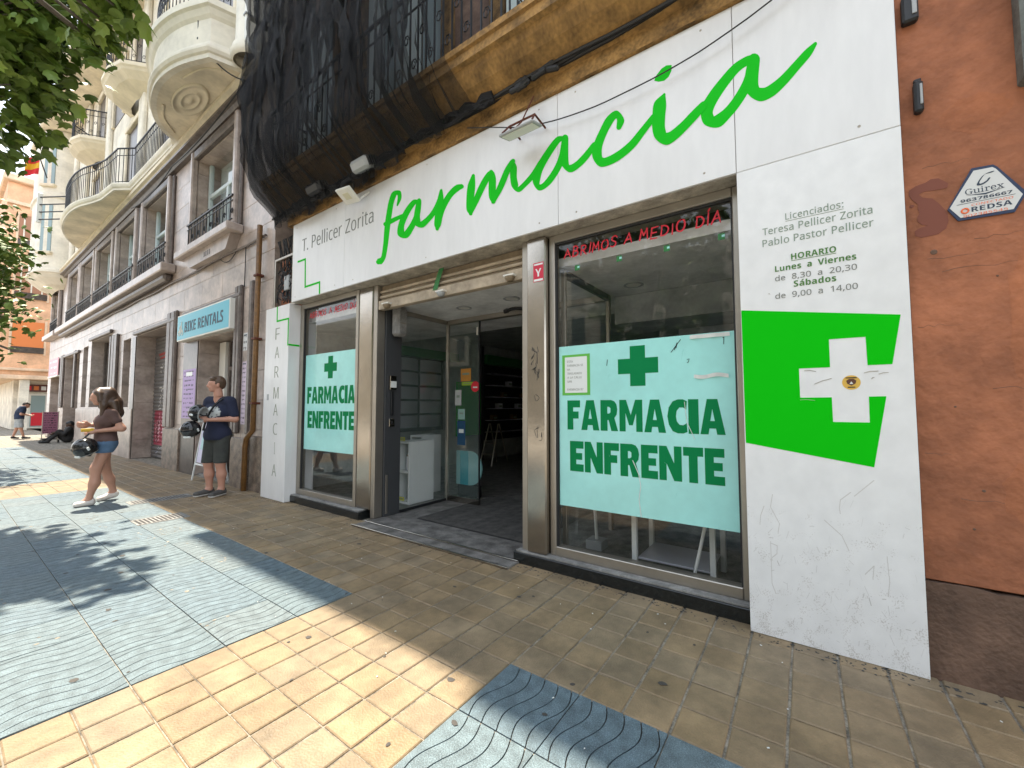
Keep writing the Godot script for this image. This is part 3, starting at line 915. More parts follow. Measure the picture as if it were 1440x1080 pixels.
func build_net() -> void:
	var net := thing("safety_net", "black builders' net draped over the first floor balcony", "net")
	var n := FastNoiseLite.new()
	n.seed = 7
	n.frequency = 0.9
	for layer in 2:
		var st := mb(true)
		var nu := 190
		var nv := 54
		var grid := []
		for i in nu + 1:
			var u := float(i) / nu
			var row: Array[Vector3] = []
			for j in nv + 1:
				var v := float(j) / nv
				# the plan: out from the wall round the balcony corner, then along it to a slanting end
				var end := -2.1 + 0.22 * sin(v * 5.0) - 0.12 * v + layer * -0.25
				var x: float
				var z: float
				var outz := 0.6 + 0.03 * layer
				if u < 0.12:
					var t := u / 0.12
					x = -6.14 - 0.08 * sin(t * PI)
					z = lerpf(-0.2, outz, t)
				else:
					var t := (u - 0.12) / 0.88
					x = lerpf(-6.14, end, t)
					z = outz
				var ph := x * (11.0 + 4.0 * layer) + n.get_noise_2d(x * 2.0, v * 2.0 + layer * 9.0) * 9.0
				var amp := 0.03 + 0.05 * absf(n.get_noise_2d(x * 1.1 + 20.0, v * 1.5 + layer * 3.0)) * 2.0
				var foldk := amp * sin(ph) + 0.1 * n.get_noise_2d(x * 1.6, v * 4.0 + layer * 5.0)
				var low: float = 4.0 + 0.12 * n.get_noise_2d(x * 3.0, 3.0 + layer) + 0.12 * smoothstep(-4.5, -2.2, x)
				var y := lerpf(9.4, low, v)
				# the hem is gathered back under the cornice
				var g := smoothstep(4.62, 4.02, y)
				z = lerpf(z + foldk, 0.14 + foldk * 0.5, g * g)
				if u < 0.12:
					x += foldk * (1.0 - g)
				# slack belly over the railing
				z += 0.05 * sin(clampf((y - 4.4) / 1.6, 0.0, 1.0) * PI) * (1.0 if u > 0.12 else u / 0.12)
				row.append(Vector3(x + 0.03 * n.get_noise_2d(y * 3.0, x * 3.0 + layer * 30.0) + amp * 1.1 * cos(ph * 1.0) * (1.0 if u > 0.12 else 0.0), y, z))
			grid.append(row)
		for i in nu:
			for j in nv:
				quad(st, grid[i][j], grid[i + 1][j], grid[i + 1][j + 1], grid[i][j + 1], Vector3(0, 0, 1) if i > 22 else Vector3(-1, 0, 0.2))
		part(net, "sheet", st, M.net, true)
	# bunched hem and tie ropes
	var r := mb()
	for k in 4:
		var pts := []
		for i in 40:
			var t := i / 39.0
			pts.append(Vector3(lerpf(-6.1, -2.2, t), 4.1 + 0.05 * n.get_noise_2d(t * 30.0, k * 7.0) + 0.06 * t + 0.09 * sin(t * 9.0 + k) * 0.4, 0.14 + 0.05 * n.get_noise_2d(t * 25.0, k * 11.0 + 40.0)))
		tube(r, pts, 0.028 - 0.004 * k, -1.0, 6)
	part(net, "hem", r, M.netrope)

# ---------------------------------------------------------------- inside the shop
func build_shop_room() -> void:
	structure(boxpart(self, "shop_floor", M.in_floor, -6.75, 0.42, -0.04, 0.014, -7.2, -0.34, 0.0))
	structure(boxpart(self, "shop_ceiling", M.in_ceiling, -6.75, 0.42, 2.62, 2.7, -2.35, -0.3, 0.0))
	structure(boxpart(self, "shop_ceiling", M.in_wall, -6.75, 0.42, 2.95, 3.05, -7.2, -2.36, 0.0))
	structure(boxpart(self, "shop_wall", M.in_wall, -6.84, -6.75, 0.0, 3.05, -7.2, -0.42, 0.0))
	structure(boxpart(self, "shop_wall", M.in_wall, 0.42, 0.462, 0.0, 3.05, -7.2, -0.42, 0.0))
	structure(boxpart(self, "shop_wall", M.in_wall, -6.84, 0.462, 0.0, 3.05, -7.3, -7.2, 0.0))
	structure(boxpart(self, "shop_wall", M.in_wall, -6.75, 0.42, 2.7, 2.949, -2.42, -2.36, 0.0))
	for e in [[-3.5, -0.93], [-2.74, -0.91], [-1.4, -1.2]]:
		var lamp := thing("ceiling_spot", "round flush lamp in the ceiling, %s" % ["nearer the left door jamb", "nearer the right door jamb", "behind the right shop window"][[-3.5, -2.74, -1.4].find(e[0])], "lamp", Vector3(e[0], 2.62, e[1]), 0.0, "unlit flush lamps in the shop ceiling")
		var s := mb()
		lathe(s, [Vector2(0.1, 0.0), Vector2(0.1, -0.008), Vector2(0.08, -0.01), Vector2(0.075, -0.003)], Vector3.ZERO, 20)
		part(lamp, "ring", s, M.grey_plastic)
		var s2 := mb()
		lathe(s2, [Vector2(0.075, -0.004), Vector2(0.0, -0.004)], Vector3.ZERO, 20)
		part(lamp, "lens", s2, M.white_plastic)
	# dark jamb wall with door controls
	var jamb := thing("door_jamb", "dark inner jamb wall at the left of the pharmacy doorway", "jamb")
	boxpart(jamb, "panel", M.in_dark, -4.3, -4.23, 0.0165, 2.618, -0.55, -0.302, 0.003)
	boxpart(jamb, "corner_guard", M.alu, -4.232, -4.224, 0.05, 0.52, -0.36, -0.33, 0.002)
	var ctl := thing("door_control", "silver door control box on the dark jamb", "control box", Vector3(-4.228, 1.66, -0.4))
	boxpart(ctl, "case", M.steel, 0.0, 0.035, -0.09, 0.09, -0.05, 0.05, 0.006)
	boxpart(ctl, "paper_tag", M.white_lam, 0.0355, 0.037, -0.06, 0.02, -0.045, 0.045, 0.0)
	var sw := thing("key_switch", "small square key switch low on the dark jamb", "switch", Vector3(-4.228, 1.16, -0.4))
	boxpart(sw, "plate", M.steel, 0.0, 0.015, -0.05, 0.05, -0.04, 0.04, 0.005)
	boxpart(sw, "lock", M.black, 0.0155, 0.02, -0.02, 0.02, -0.018, 0.018, 0.003)
	boxpart(thing("handle_strip", "long narrow dark metal strip between the two door controls", "handle"), "strip", M.black_metal, -4.229, -4.205, 1.25, 1.55, -0.42, -0.38, 0.004)
	var hb := thing("shutter_motor", "cream shutter motor cover under the left end of the shutter", "motor cover", Vector3(-4.12, 2.4, -0.42))
	boxpart(hb, "case", M.kerb, -0.07, 0.07, -0.16, 0.21, -0.08, 0.08, 0.03)
	boxpart(hb, "seam", M.shutter_dark, 0.0705, 0.072, -0.003, 0.003, -0.05, 0.05, 0.0)
	# glass vestibule
	var v := thing("glass_vestibule", "clear glass partition and fixed door leaf inside the entrance", "partition")
	var g := mb()
	quad(g, Vector3(-4.25, 0.05, -0.56), Vector3(-4.25, 0.05, -1.4), Vector3(-4.25, 2.56, -1.4), Vector3(-4.25, 2.56, -0.56), Vector3.RIGHT)
	part(v, "side_pane", g, M.glass_in)
	var g2 := mb()
	quad(g2, Vector3(-4.23, 0.1, -1.42), Vector3(-3.64, 0.1, -1.42), Vector3(-3.64, 2.55, -1.42), Vector3(-4.23, 2.55, -1.42), Vector3.BACK)
	part(v, "door_leaf", g2, M.glass_in)
	boxpart(v, "post", M.alu, -4.275, -4.23, 0.016, 2.618, -1.445, -1.4, 0.003)
	boxpart(v, "leaf_shoe", M.steel, -4.23, -3.64, 0.02, 0.1, -1.445, -1.4, 0.003)
	boxpart(v, "leaf_edge", M.black_metal, -3.655, -3.638, 0.1, 2.55, -1.43, -1.41, 0.0)
	boxpart(v, "sill_rail", M.black_metal, -4.262, -4.238, 0.016, 0.05, -1.4, -0.56, 0.002)
	boxpart(v, "head_rail", M.alu, -4.262, -4.238, 2.56, 2.618, -1.4, -0.56, 0.002)
	boxpart(v, "head_rail", M.alu, -4.23, -1.75, 2.552, 2.618, -1.46, -1.38, 0.004)
	boxpart(v, "clip", M.white_plastic, -3.7, -3.67, 2.36, 2.47, -1.419, -1.41, 0.003)
	var v2 := thing("glass_vestibule", "glass partition with pale posts behind the right shop window", "partition")
	var g3 := mb()
	quad(g3, Vector3(-1.77, 0.05, -0.4), Vector3(-1.77, 0.05, -1.4), Vector3(-1.77, 2.55, -1.4), Vector3(-1.77, 2.55, -0.4), Vector3.RIGHT)
	part(v2, "side_pane", g3, M.glass_in)
	boxpart(v2, "post", M.alu, -1.79, -1.75, 0.016, 2.618, -0.4, -0.36, 0.003)
	boxpart(v2, "post", M.alu, -1.79, -1.75, 0.016, 2.618, -1.46, -1.4, 0.003)
	boxpart(v2, "head_rail", M.in_dark, -1.79, -1.75, 2.55, 2.618, -1.4, -0.4, 0.003)
	# stickers on the glass leaf
	for e in [["paper_notice", "orange and yellow notice taped on the glass door leaf", lin(0.5, 0.22, 0.03), -3.99, -3.8, 1.72, 1.9], ["sticker", "lime strip sticker under the orange notice on the glass leaf", lin(0.25, 0.42, 0.02), -3.97, -3.76, 1.66, 1.71], ["sticker", "white card with a heart sign on the glass door leaf", lin(0.45, 0.47, 0.46), -4.1, -3.98, 1.38, 1.6], ["sticker", "dark blue sticker on the glass door leaf", lin(0.01, 0.06, 0.13), -4.05, -3.9, 0.82, 1.16], ["sticker", "pale green sticker above the dark blue one", lin(0.25, 0.42, 0.36), -4.04, -3.91, 1.18, 1.33]]:
		var t := thing(e[0], e[1], "sticker")
		boxpart(t, "sheet", mat(e[2], 0.5), e[3], e[4], e[5], e[6], -1.418, -1.415, 0.0)
		boxpart(t, "print", M.white_lam if e[2].v < 0.6 else M.thin_text, e[3] + 0.03, e[4] - 0.03, lerpf(e[5], e[6], 0.5), lerpf(e[5], e[6], 0.66), -1.4148, -1.414, 0.0)
	var rd := thing("alarm_sticker", "round red sticker on the edge of the glass leaf", "sticker", Vector3(-3.72, 1.64, -1.414))
	var rs := mb()
	lathe(rs, [Vector2(0.0, 0.001), Vector2(0.075, 0.001), Vector2(0.075, -0.001)], Vector3.ZERO, 18, Basis(Vector3.RIGHT, PI / 2))
	part(rd, "disc", rs, M.red_paint)
	boxpart(rd, "mark", M.white_lam, -0.04, 0.04, -0.02, 0.0, 0.0012, 0.0018, 0.0)
	var dp := thing("display_card", "turquoise and white rounded display card standing behind the glass leaf", "display", Vector3(-4.18, 0.03, -1.72))
	var ds := mb()
	var poly := PackedVector2Array()
	for k in 13:
		var a := -PI / 2 + PI * k / 12.0
		poly.append(Vector2(0.12 + cos(a) * 0.22, 0.42 + sin(a) * 0.25))
	poly.append(Vector2(-0.16, 0.67))
	poly.append(Vector2(-0.16, 0.17))
	prism(ds, poly, -0.01, 0.01)
	part(dp, "card", ds, mat(lin(0.22, 0.45, 0.45), 0.5))
	boxpart(dp, "stripe", mat(lin(0.02, 0.28, 0.33), 0.5), -0.08, 0.08, 0.17, 0.67, 0.0105, 0.013, 0.0)
	boxpart(dp, "foot", M.black, -0.14, 0.26, 0.0, 0.17, -0.09, 0.0, 0.01)
	# white shelf unit behind the partition
	var u := thing("shelf_unit", "white two-shelf unit standing behind the glass partition", "shelf", Vector3(-4.6, 0.015, -1.1))
	boxpart(u, "side", M.white_lam, 0.11, 0.14, 0.0, 0.86, -0.26, 0.2, 0.003)
	boxpart(u, "side", M.white_lam, -0.14, -0.11, 0.0, 0.86, -0.26, 0.2, 0.003)
	for y in [0.0, 0.42, 0.83]:
		boxpart(u, "shelf", M.white_lam, -0.109, 0.109, y, y + 0.03, -0.255, 0.195, 0.003)
	boxpart(u, "back", M.white_lam, -0.109, 0.109, 0.03, 0.83, -0.26, -0.245, 0.0)
	var u2 := thing("shelf_unit", "white shelf unit just behind the first one, half hidden", "shelf", Vector3(-4.95, 0.015, -1.65))
	boxpart(u2, "side", M.white_lam, 0.11, 0.14, 0.0, 0.9, -0.2, 0.2, 0.003)
	boxpart(u2, "side", M.white_lam, -0.14, -0.11, 0.0, 0.9, -0.2, 0.2, 0.003)
	boxpart(u2, "top", M.white_lam, -0.109, 0.109, 0.87, 0.9, -0.2, 0.2, 0.003)
	var bx1 := thing("metal_tin", "dark metal tin on the middle shelf of the white unit", "tin", Vector3(-4.61, 0.466, -1.08))
	var ms := mb(true)
	lathe(ms, [Vector2(0.0, 0.0), Vector2(0.085, 0.0), Vector2(0.085, 0.2), Vector2(0.07, 0.22), Vector2(0.0, 0.22)], Vector3.ZERO, 18)
	part(bx1, "body", ms, M.drawer)
	var ms2 := mb()
	lathe(ms2, [Vector2(0.087, 0.19), Vector2(0.087, 0.215), Vector2(0.0, 0.223)], Vector3.ZERO, 18)
	part(bx1, "lid", ms2, M.steel)
	for e in [[0.885, "on top of"], [0.06, "on the lower shelf of"]]:
		var n := thing("yellow_label", "small yellow label %s the white shelf unit" % e[0 + 1], "label", Vector3(-4.61, e[0], -0.895))
		boxpart(n, "card", mat(lin(0.5, 0.5, 0.03), 0.6), -0.06, 0.06, 0.0, 0.05, 0.0, 0.003, 0.0)
		boxpart(n, "print", M.grey_text, -0.04, 0.04, 0.02, 0.03, 0.0035, 0.004, 0.0)
	# drawers along the left wall
	var dw := thing("drawer_wall", "wall of silver curved drawer fronts with black gaps under a green band", "shelving")
	boxpart(dw, "carcass", M.in_dark, -6.748, -6.66, 0.85, 2.4, -3.75, -2.3, 0.0)
	for r in 5:
		for k in 2:
			var st := mb(true)
			var z0 := -2.36 - 0.68 * k
			var y0 := 0.93 + 0.295 * r
			for i in 8:
				var a := -1.0 + 2.0 * i / 8.0
				var c := -1.0 + 2.0 * (i + 1) / 8.0
				var fa := Vector3(-6.655 + 0.09 * (1.0 - a * a), y0, z0 - 0.32 - a * 0.31)
				var fc := Vector3(-6.655 + 0.09 * (1.0 - c * c), y0, z0 - 0.32 - c * 0.31)
				var up := Vector3(0, 0.25, 0)
				quad(st, fa, fc, fc + up, fa + up, Vector3.RIGHT)
			part(dw, "drawer_front", st, M.drawer, true)
	boxpart(dw, "green_band", M.green_tape, -6.748, -6.6, 2.41, 2.6, -4.2, -2.3, 0.004)
	var gp := thing("wall_display", "bright green wall display board at the back of the shop", "display")
	boxpart(gp, "board", M.green_flat, -6.748, -6.68, 0.66, 1.95, -5.1, -4.25, 0.004)
	boxpart(gp, "edge", M.in_dark, -6.748, -6.66, 0.02, 2.9, -5.2, -5.105, 0.004)
	var bs := thing("wall_shelving", "dark wall shelving deep inside the shop under a green band", "shelving")
	boxpart(bs, "back", M.black, -6.748, -6.72, 0.5, 2.45, -7.1, -5.25, 0.0)
	for k in 6:
		boxpart(bs, "shelf", M.drawer, -6.715, -6.45, 0.7 + 0.3 * k, 0.72 + 0.3 * k, -7.05, -5.3, 0.003)
	boxpart(bs, "band", M.green_tape, -6.748, -6.6, 2.46, 2.7, -7.1, -5.25, 0.004)
	for k in 7:
		var z := -5.5 - 0.22 * k
		var t := thing("medicine_box", ["brown carton nearest the doorway on the dark shelves", "silver carton second from the doorway on the dark shelves", "brown carton third from the doorway on the dark shelves", "silver carton in the middle of the dark shelves", "brown carton just past the middle of the dark shelves", "silver carton next to last on the dark shelves", "brown carton at the far end of the dark shelves"][k], "carton", Vector3(-6.58, 1.02 + 0.3 * (k % 4), z), 0.0, "cartons on the dark shelves")
		boxpart(t, "carton", M.ochre_dark if k % 2 == 0 else M.drawer, -0.06, 0.06, 0.0, 0.13, -0.09, 0.09, 0.003)
		boxpart(t, "print", M.thin_text, 0.0605, 0.0615, 0.03, 0.08, -0.07, 0.07, 0.0)
	var ct := thing("counter", "white shop counter end deep inside the doorway", "counter", Vector3(-5.6, 0.014, -6.2))
	boxpart(ct, "body", M.white_lam, -0.25, 0.9, 0.0, 0.78, -0.3, 0.3, 0.01)
	boxpart(ct, "top", M.in_dark, -0.28, 0.93, 0.781, 0.81, -0.33, 0.33, 0.005)
	# folding step ladder
	var ld := thing("step_ladder", "open aluminium step ladder standing inside the shop", "ladder", Vector3(-6.0, 0.014, -4.78))
	for s in [-1.0, 1.0]:
		var a := mb()
		tube(a, [Vector3(0.17 * s, 0.0, 0.32), Vector3(0.13 * s, 0.95, 0.02)], 0.016, -1.0, 6)
		part(ld, "front_rail", a, M.alu)
		var c := mb()
		tube(c, [Vector3(0.17 * s, 0.0, -0.32), Vector3(0.13 * s, 0.95, -0.02)], 0.013, -1.0, 6)
		part(ld, "rear_rail", c, M.alu)
	for k in 3:
		var t := 0.25 + 0.25 * k
		boxpart(ld, "step", M.alu, -0.15, 0.15, t - 0.01, t + 0.012, 0.32 - 0.31 * t - 0.05, 0.32 - 0.31 * t + 0.05, 0.003)
	# entrance mat of ribs
	var em := thing("entrance_mat", "dark ribbed mat in the pharmacy entrance", "mat", Vector3(-3.0, 0.0145, -1.25))
	boxpart(em, "backing", M.black, -0.85, 0.75, 0.0, 0.004, -0.75, 0.75, 0.0)
	for k in 50:
		boxpart(em, "rib", M.mat_rib, -0.84, 0.74, 0.004, 0.012, -0.74 + 0.0297 * k, -0.721 + 0.0297 * k, 0.002)
	# display tables behind the right window
	var tb := thing("display_table", "white framed display table behind the lower right shop window", "table", Vector3(-0.86, 0.0145, -0.62))
	for p in [[-0.3, 0.2], [0.28, 0.2], [-0.3, -0.25], [0.28, -0.25]]:
		boxpart(tb, "leg", M.white_lam, p[0] - 0.02, p[0] + 0.02, 0.0, 0.56, p[1] - 0.02, p[1] + 0.02, 0.003)
	boxpart(tb, "top", M.white_lam, -0.34, 0.32, 0.561, 0.59, -0.29, 0.24, 0.004)
	boxpart(tb, "shelf", M.drawer, -0.278, 0.258, 0.12, 0.135, -0.25, 0.2, 0.003)
	boxpart(tb, "rail", M.white_lam, -0.278, 0.258, 0.5, 0.53, 0.185, 0.215, 0.003)
	var pl := thing("white_pole", "thin white pole leaning inside the right shop window", "pole")
	var ps := mb()
	tube(ps, [Vector3(-0.72, 0.016, -0.345), Vector3(-0.6, 0.56, -0.33)], 0.012, -1.0, 8)
	part(pl, "rod", ps, M.white_lam)
	var pe := mb()
	tube(pe, [Vector3(-0.6, 0.56, -0.33), Vector3(-0.594, 0.585, -0.329)], 0.014, -1.0, 8)
	part(pl, "cap", pe, M.grey_plastic)
	var tl := thing("white_rod", "short white rod hanging behind the right shop window", "rod")
	var ts2 := mb()
	tube(ts2, [Vector3(-1.66, 0.1, -0.8), Vector3(-1.69, 0.62, -0.8)], 0.016, -1.0, 8)
	part(tl, "rod", ts2, M.white_lam)
	boxpart(tl, "foot", M.grey_plastic, -1.74, -1.58, 0.015, 0.1, -0.88, -0.72, 0.004)
	# a bulkhead with a dark recess above the window displays
	structure(boxpart(self, "shop_bulkhead", M.in_wall, -1.74, 0.41, 2.3, 2.615, -2.3, -1.55, 0.0))
	structure(boxpart(self, "display_backdrop", M.in_wall, -1.2, 0.41, 0.015, 2.29, -2.3, -2.2, 0.0))
	var rod := thing("cable_end", "black cable end hanging from the entrance ceiling", "cable")
	var rd2 := mb()
	tube(rd2, spline([Vector3(-2.62, 2.585, -1.3), Vector3(-2.75, 2.57, -1.28), Vector3(-2.95, 2.6, -1.27), Vector3(-3.05, 2.585, -1.26)], 4), 0.022, -1.0, 7)
	part(rod, "cable", rd2, M.black)
	var rd3 := mb()
	tube(rd3, [Vector3(-3.05, 2.585, -1.26), Vector3(-3.1, 2.58, -1.26)], 0.03, -1.0, 7)
	part(rod, "plug", rd3, M.black)

# ---------------------------------------------------------------- terracotta neighbour
func build_right_house() -> void:
	var h := thing("terracotta_house", "terracotta rendered house wall with brown rough plinth right of the pharmacy", "building")
	boxpart(h, "wall", M.terracotta, 0.474, 7.0, 0.482, 14.0, -0.8, -0.05, 0.004)
	# plinth with a chipped upper edge
	var st := mb()
	var prof := []
	for i in 61:
		var x := 0.474 + i * 0.05
		prof.append(Vector2(x, 0.478 - absf(rng.randfn(0.0, 0.006))))
	prof.append(Vector2(7.0, 0.478))
	prof.append(Vector2(7.0, -0.02))
	prof.append(Vector2(0.474, -0.02))
	prism(st, PackedVector2Array(prof), -0.8, -0.04)
	part(h, "plinth", st, M.terracotta_base)
	boxpart(h, "unseen_overhang", M.ochre, 0.51, 7.0, 14.0, 14.3, -1.0, 1.1, 0.05)
	var holes := mb()
	for e in [[0.575, 2.165, 0.014], [0.86, 1.15, 0.006], [0.62, 1.36, 0.005], [0.7, 0.95, 0.007], [0.79, 2.0, 0.005], [0.66, 0.76, 0.006], [0.93, 1.62, 0.006]]:
		lathe(holes, [Vector2(e[2], 0.0), Vector2(e[2] * 0.7, 0.003), Vector2(0.0, 0.002)], Vector3(e[0], e[1], -0.05), 9, Basis(Vector3.RIGHT, PI / 2))
	stuff(part(h, "chips", holes, M.terracotta_base))
	var cr := mb()
	for e in [[0.55, 2.13, 0.78], [0.6, 2.06, 0.97], [0.72, 2.2, 0.9], [0.5, 1.78, 0.66], [0.55, 2.62, 0.72], [0.62, 0.9, 0.85], [0.5, 1.12, 0.6], [0.75, 1.45, 0.95]]:
		var pts := []
		for i in 9:
			pts.append(Vector3(lerpf(e[0], e[2], i / 8.0), e[1] + rng.randf_range(-0.008, 0.008), -0.0502))
		tube(cr, pts, 0.0016, 0.0006, 4)
	stuff(part(h, "cracks", cr, M.terracotta_base))
	for e in [[0.93, 1.75, 0.12, 0.42], [0.86, 0.95, 0.1, 0.16], [0.75, 2.85, 0.12, 0.1]]:
		var pt := mb()
		var poly := PackedVector2Array()
		for k in 22:
			var a := TAU * k / 22.0
			poly.append(Vector2(e[0] + cos(a) * e[2] * rng.randf_range(0.85, 1.1), e[1] + sin(a) * e[3] * rng.randf_range(0.85, 1.1)))
		prism(pt, poly, -0.051, -0.0492)
		part(h, "filled_patch", pt, mat(lin(0.445, 0.16, 0.072), 0.9, 0.0, M.worn, 0.55, M.nrm_wall, 0.28))
	var mk := thing("painted_mark", "dark brown painted number-like mark on the terracotta wall", "graffiti")
	var ms := mb()
	prism(ms, pv(PAINT_MARK), -0.05, -0.048)
	part(mk, "paint", ms, M.paint_mark)
	var dot := mb()
	lathe(dot, [Vector2(0.009, 0.0), Vector2(0.009, 0.0015), Vector2(0.0, 0.002)], Vector3(0.502, 2.43, -0.05), 10, Basis(Vector3.RIGHT, PI / 2))
	part(mk, "drip", dot, M.paint_mark)
	# alarm company plate
	var al := thing("alarm_plate", "white six-sided alarm plate with dark blue rim on the terracotta wall", "sign")
	var a0 := mb()
	prism(a0, pv(ALARM_OUTER), -0.05, -0.042)
	part(al, "rim", a0, mat(lin(0.016, 0.03, 0.075), 0.4))
	var a1 := mb()
	prism(a1, pv(ALARM_INNER), -0.0419, -0.0405)
	part(al, "face", a1, mat(lin(0.58, 0.58, 0.56), 0.35))
	var ink: Material = mat(lin(0.02, 0.035, 0.06), 0.5)
	var org: Material = mat(lin(0.72, 0.13, 0.03), 0.5)
	var zf := -0.0404
	var gl := mb()
	ribbon(gl, [0.79, 2.515, 0.797, 2.522, 0.762, 2.511, 0.77, 2.516, 0.742, 2.481, 0.75, 2.485, 0.739, 2.466, 0.748, 2.473, 0.756, 2.464, 0.756, 2.472, 0.775, 2.475, 0.772, 2.481, 0.785, 2.49, 0.776, 2.488], zf, 0.0008, 4)
	part(al, "emblem", gl, ink)
	lettering(al, "lettering", "Guirex", 0.697, 0.828, 2.428, 2.458, zf, ink, 5, 0.0008)
	var sw := mb()
	prism(sw, pv([0.7, 2.426, 0.765, 2.412, 0.828, 2.428, 0.765, 2.42]), zf, zf + 0.0008)
	part(al, "swoosh", sw, ink)
	lettering(al, "lettering", "963786667", 0.679, 0.853, 2.392, 2.408, zf, ink, 1, 0.0008)
	boxpart(al, "rule", ink, 0.665, 0.862, 2.384, 2.386, zf, zf + 0.0008, 0.0)
	lettering(al, "lettering", "CONECTADO", 0.716, 0.854, 2.366, 2.377, zf, org, 0, 0.0008)
	lettering(al, "lettering", "REDSA", 0.715, 0.85, 2.336, 2.361, zf, ink, 1, 0.0008)
	lettering(al, "lettering", "902385545", 0.686, 0.835, 2.314, 2.327, zf, org, 0, 0.0008)
	var ring := mb()
	var rp := []
	for k in 15:
		rp.append(Vector3(0.693 + cos(k * TAU / 14.0) * 0.012, 2.348 + sin(k * TAU / 14.0) * 0.012, zf + 0.001))
	tube(ring, rp, 0.004, -1.0, 5)
	part(al, "ring", ring, org)
	# black cable clamps
	for e in [[0.545, 3.0, "black cable clamp on the terracotta wall below the upper one", 0.03, 0.17], [0.53, 3.5, "black cable clamp high on the terracotta wall at the frame's top", 0.055, 0.15]]:
		var c := thing("cable_clamp", e[2], "clamp", Vector3(e[0], e[1], -0.05))
		boxpart(c, "body", M.black, -e[3] * 0.6, e[3] * 0.6, -e[4] * 0.5, e[4] * 0.5, 0.0, 0.05, 0.01)
		boxpart(c, "strap", M.grey_plastic, e[3] * 0.1, e[3] * 0.45, -e[4] * 0.3, e[4] * 0.35, 0.0505, 0.056, 0.002)
		boxpart(c, "prong", M.black, -e[3] * 0.5, e[3] * 0.5, e[4] * 0.5 + 0.001, e[4] * 0.5 + 0.02, 0.01, 0.03, 0.004)
	var gb := thing("meter_box", "grey metal box on the terracotta wall at the right edge", "box", Vector3(1.12, 3.2, -0.05))
	boxpart(gb, "case", mat(lin(0.2, 0.22, 0.2), 0.6, 0.0, M.grime, 1.0), -0.23, 0.23, -0.3, 0.5, 0.0, 0.1, 0.012)
	boxpart(gb, "door", mat(lin(0.23, 0.25, 0.23), 0.6, 0.0, M.grime, 1.0), -0.205, 0.205, -0.275, 0.475, 0.1005, 0.108, 0.004)

# ---------------------------------------------------------------- stone-clad house with cream upper floors
func rect_minus(r: Rect2, o: Rect2) -> Array:
	var x := r.intersection(o)
	if x.size.x <= 0.001 or x.size.y <= 0.001:
		return [r]
	var out := []
	if x.position.x > r.position.x + 0.01:
		out.append(Rect2(r.position.x, r.position.y, x.position.x - r.position.x, r.size.y))
	if x.end.x < r.end.x - 0.01:
		out.append(Rect2(x.end.x, r.position.y, r.end.x - x.end.x, r.size.y))
	if x.position.y > r.position.y + 0.01:
		out.append(Rect2(x.position.x, r.position.y, x.size.x, x.position.y - r.position.y))
	if x.end.y < r.end.y - 0.01:
		out.append(Rect2(x.position.x, x.end.y, x.size.x, r.end.y - x.end.y))
	return out

func plan_plate(st: SurfaceTool, path: Array, y0: float, y1: float) -> void:
	prism(st, PackedVector2Array(path), y0, y1, FLAT)

func curved(pts: Array, steps: int) -> Array:
	return spline(pts, steps)

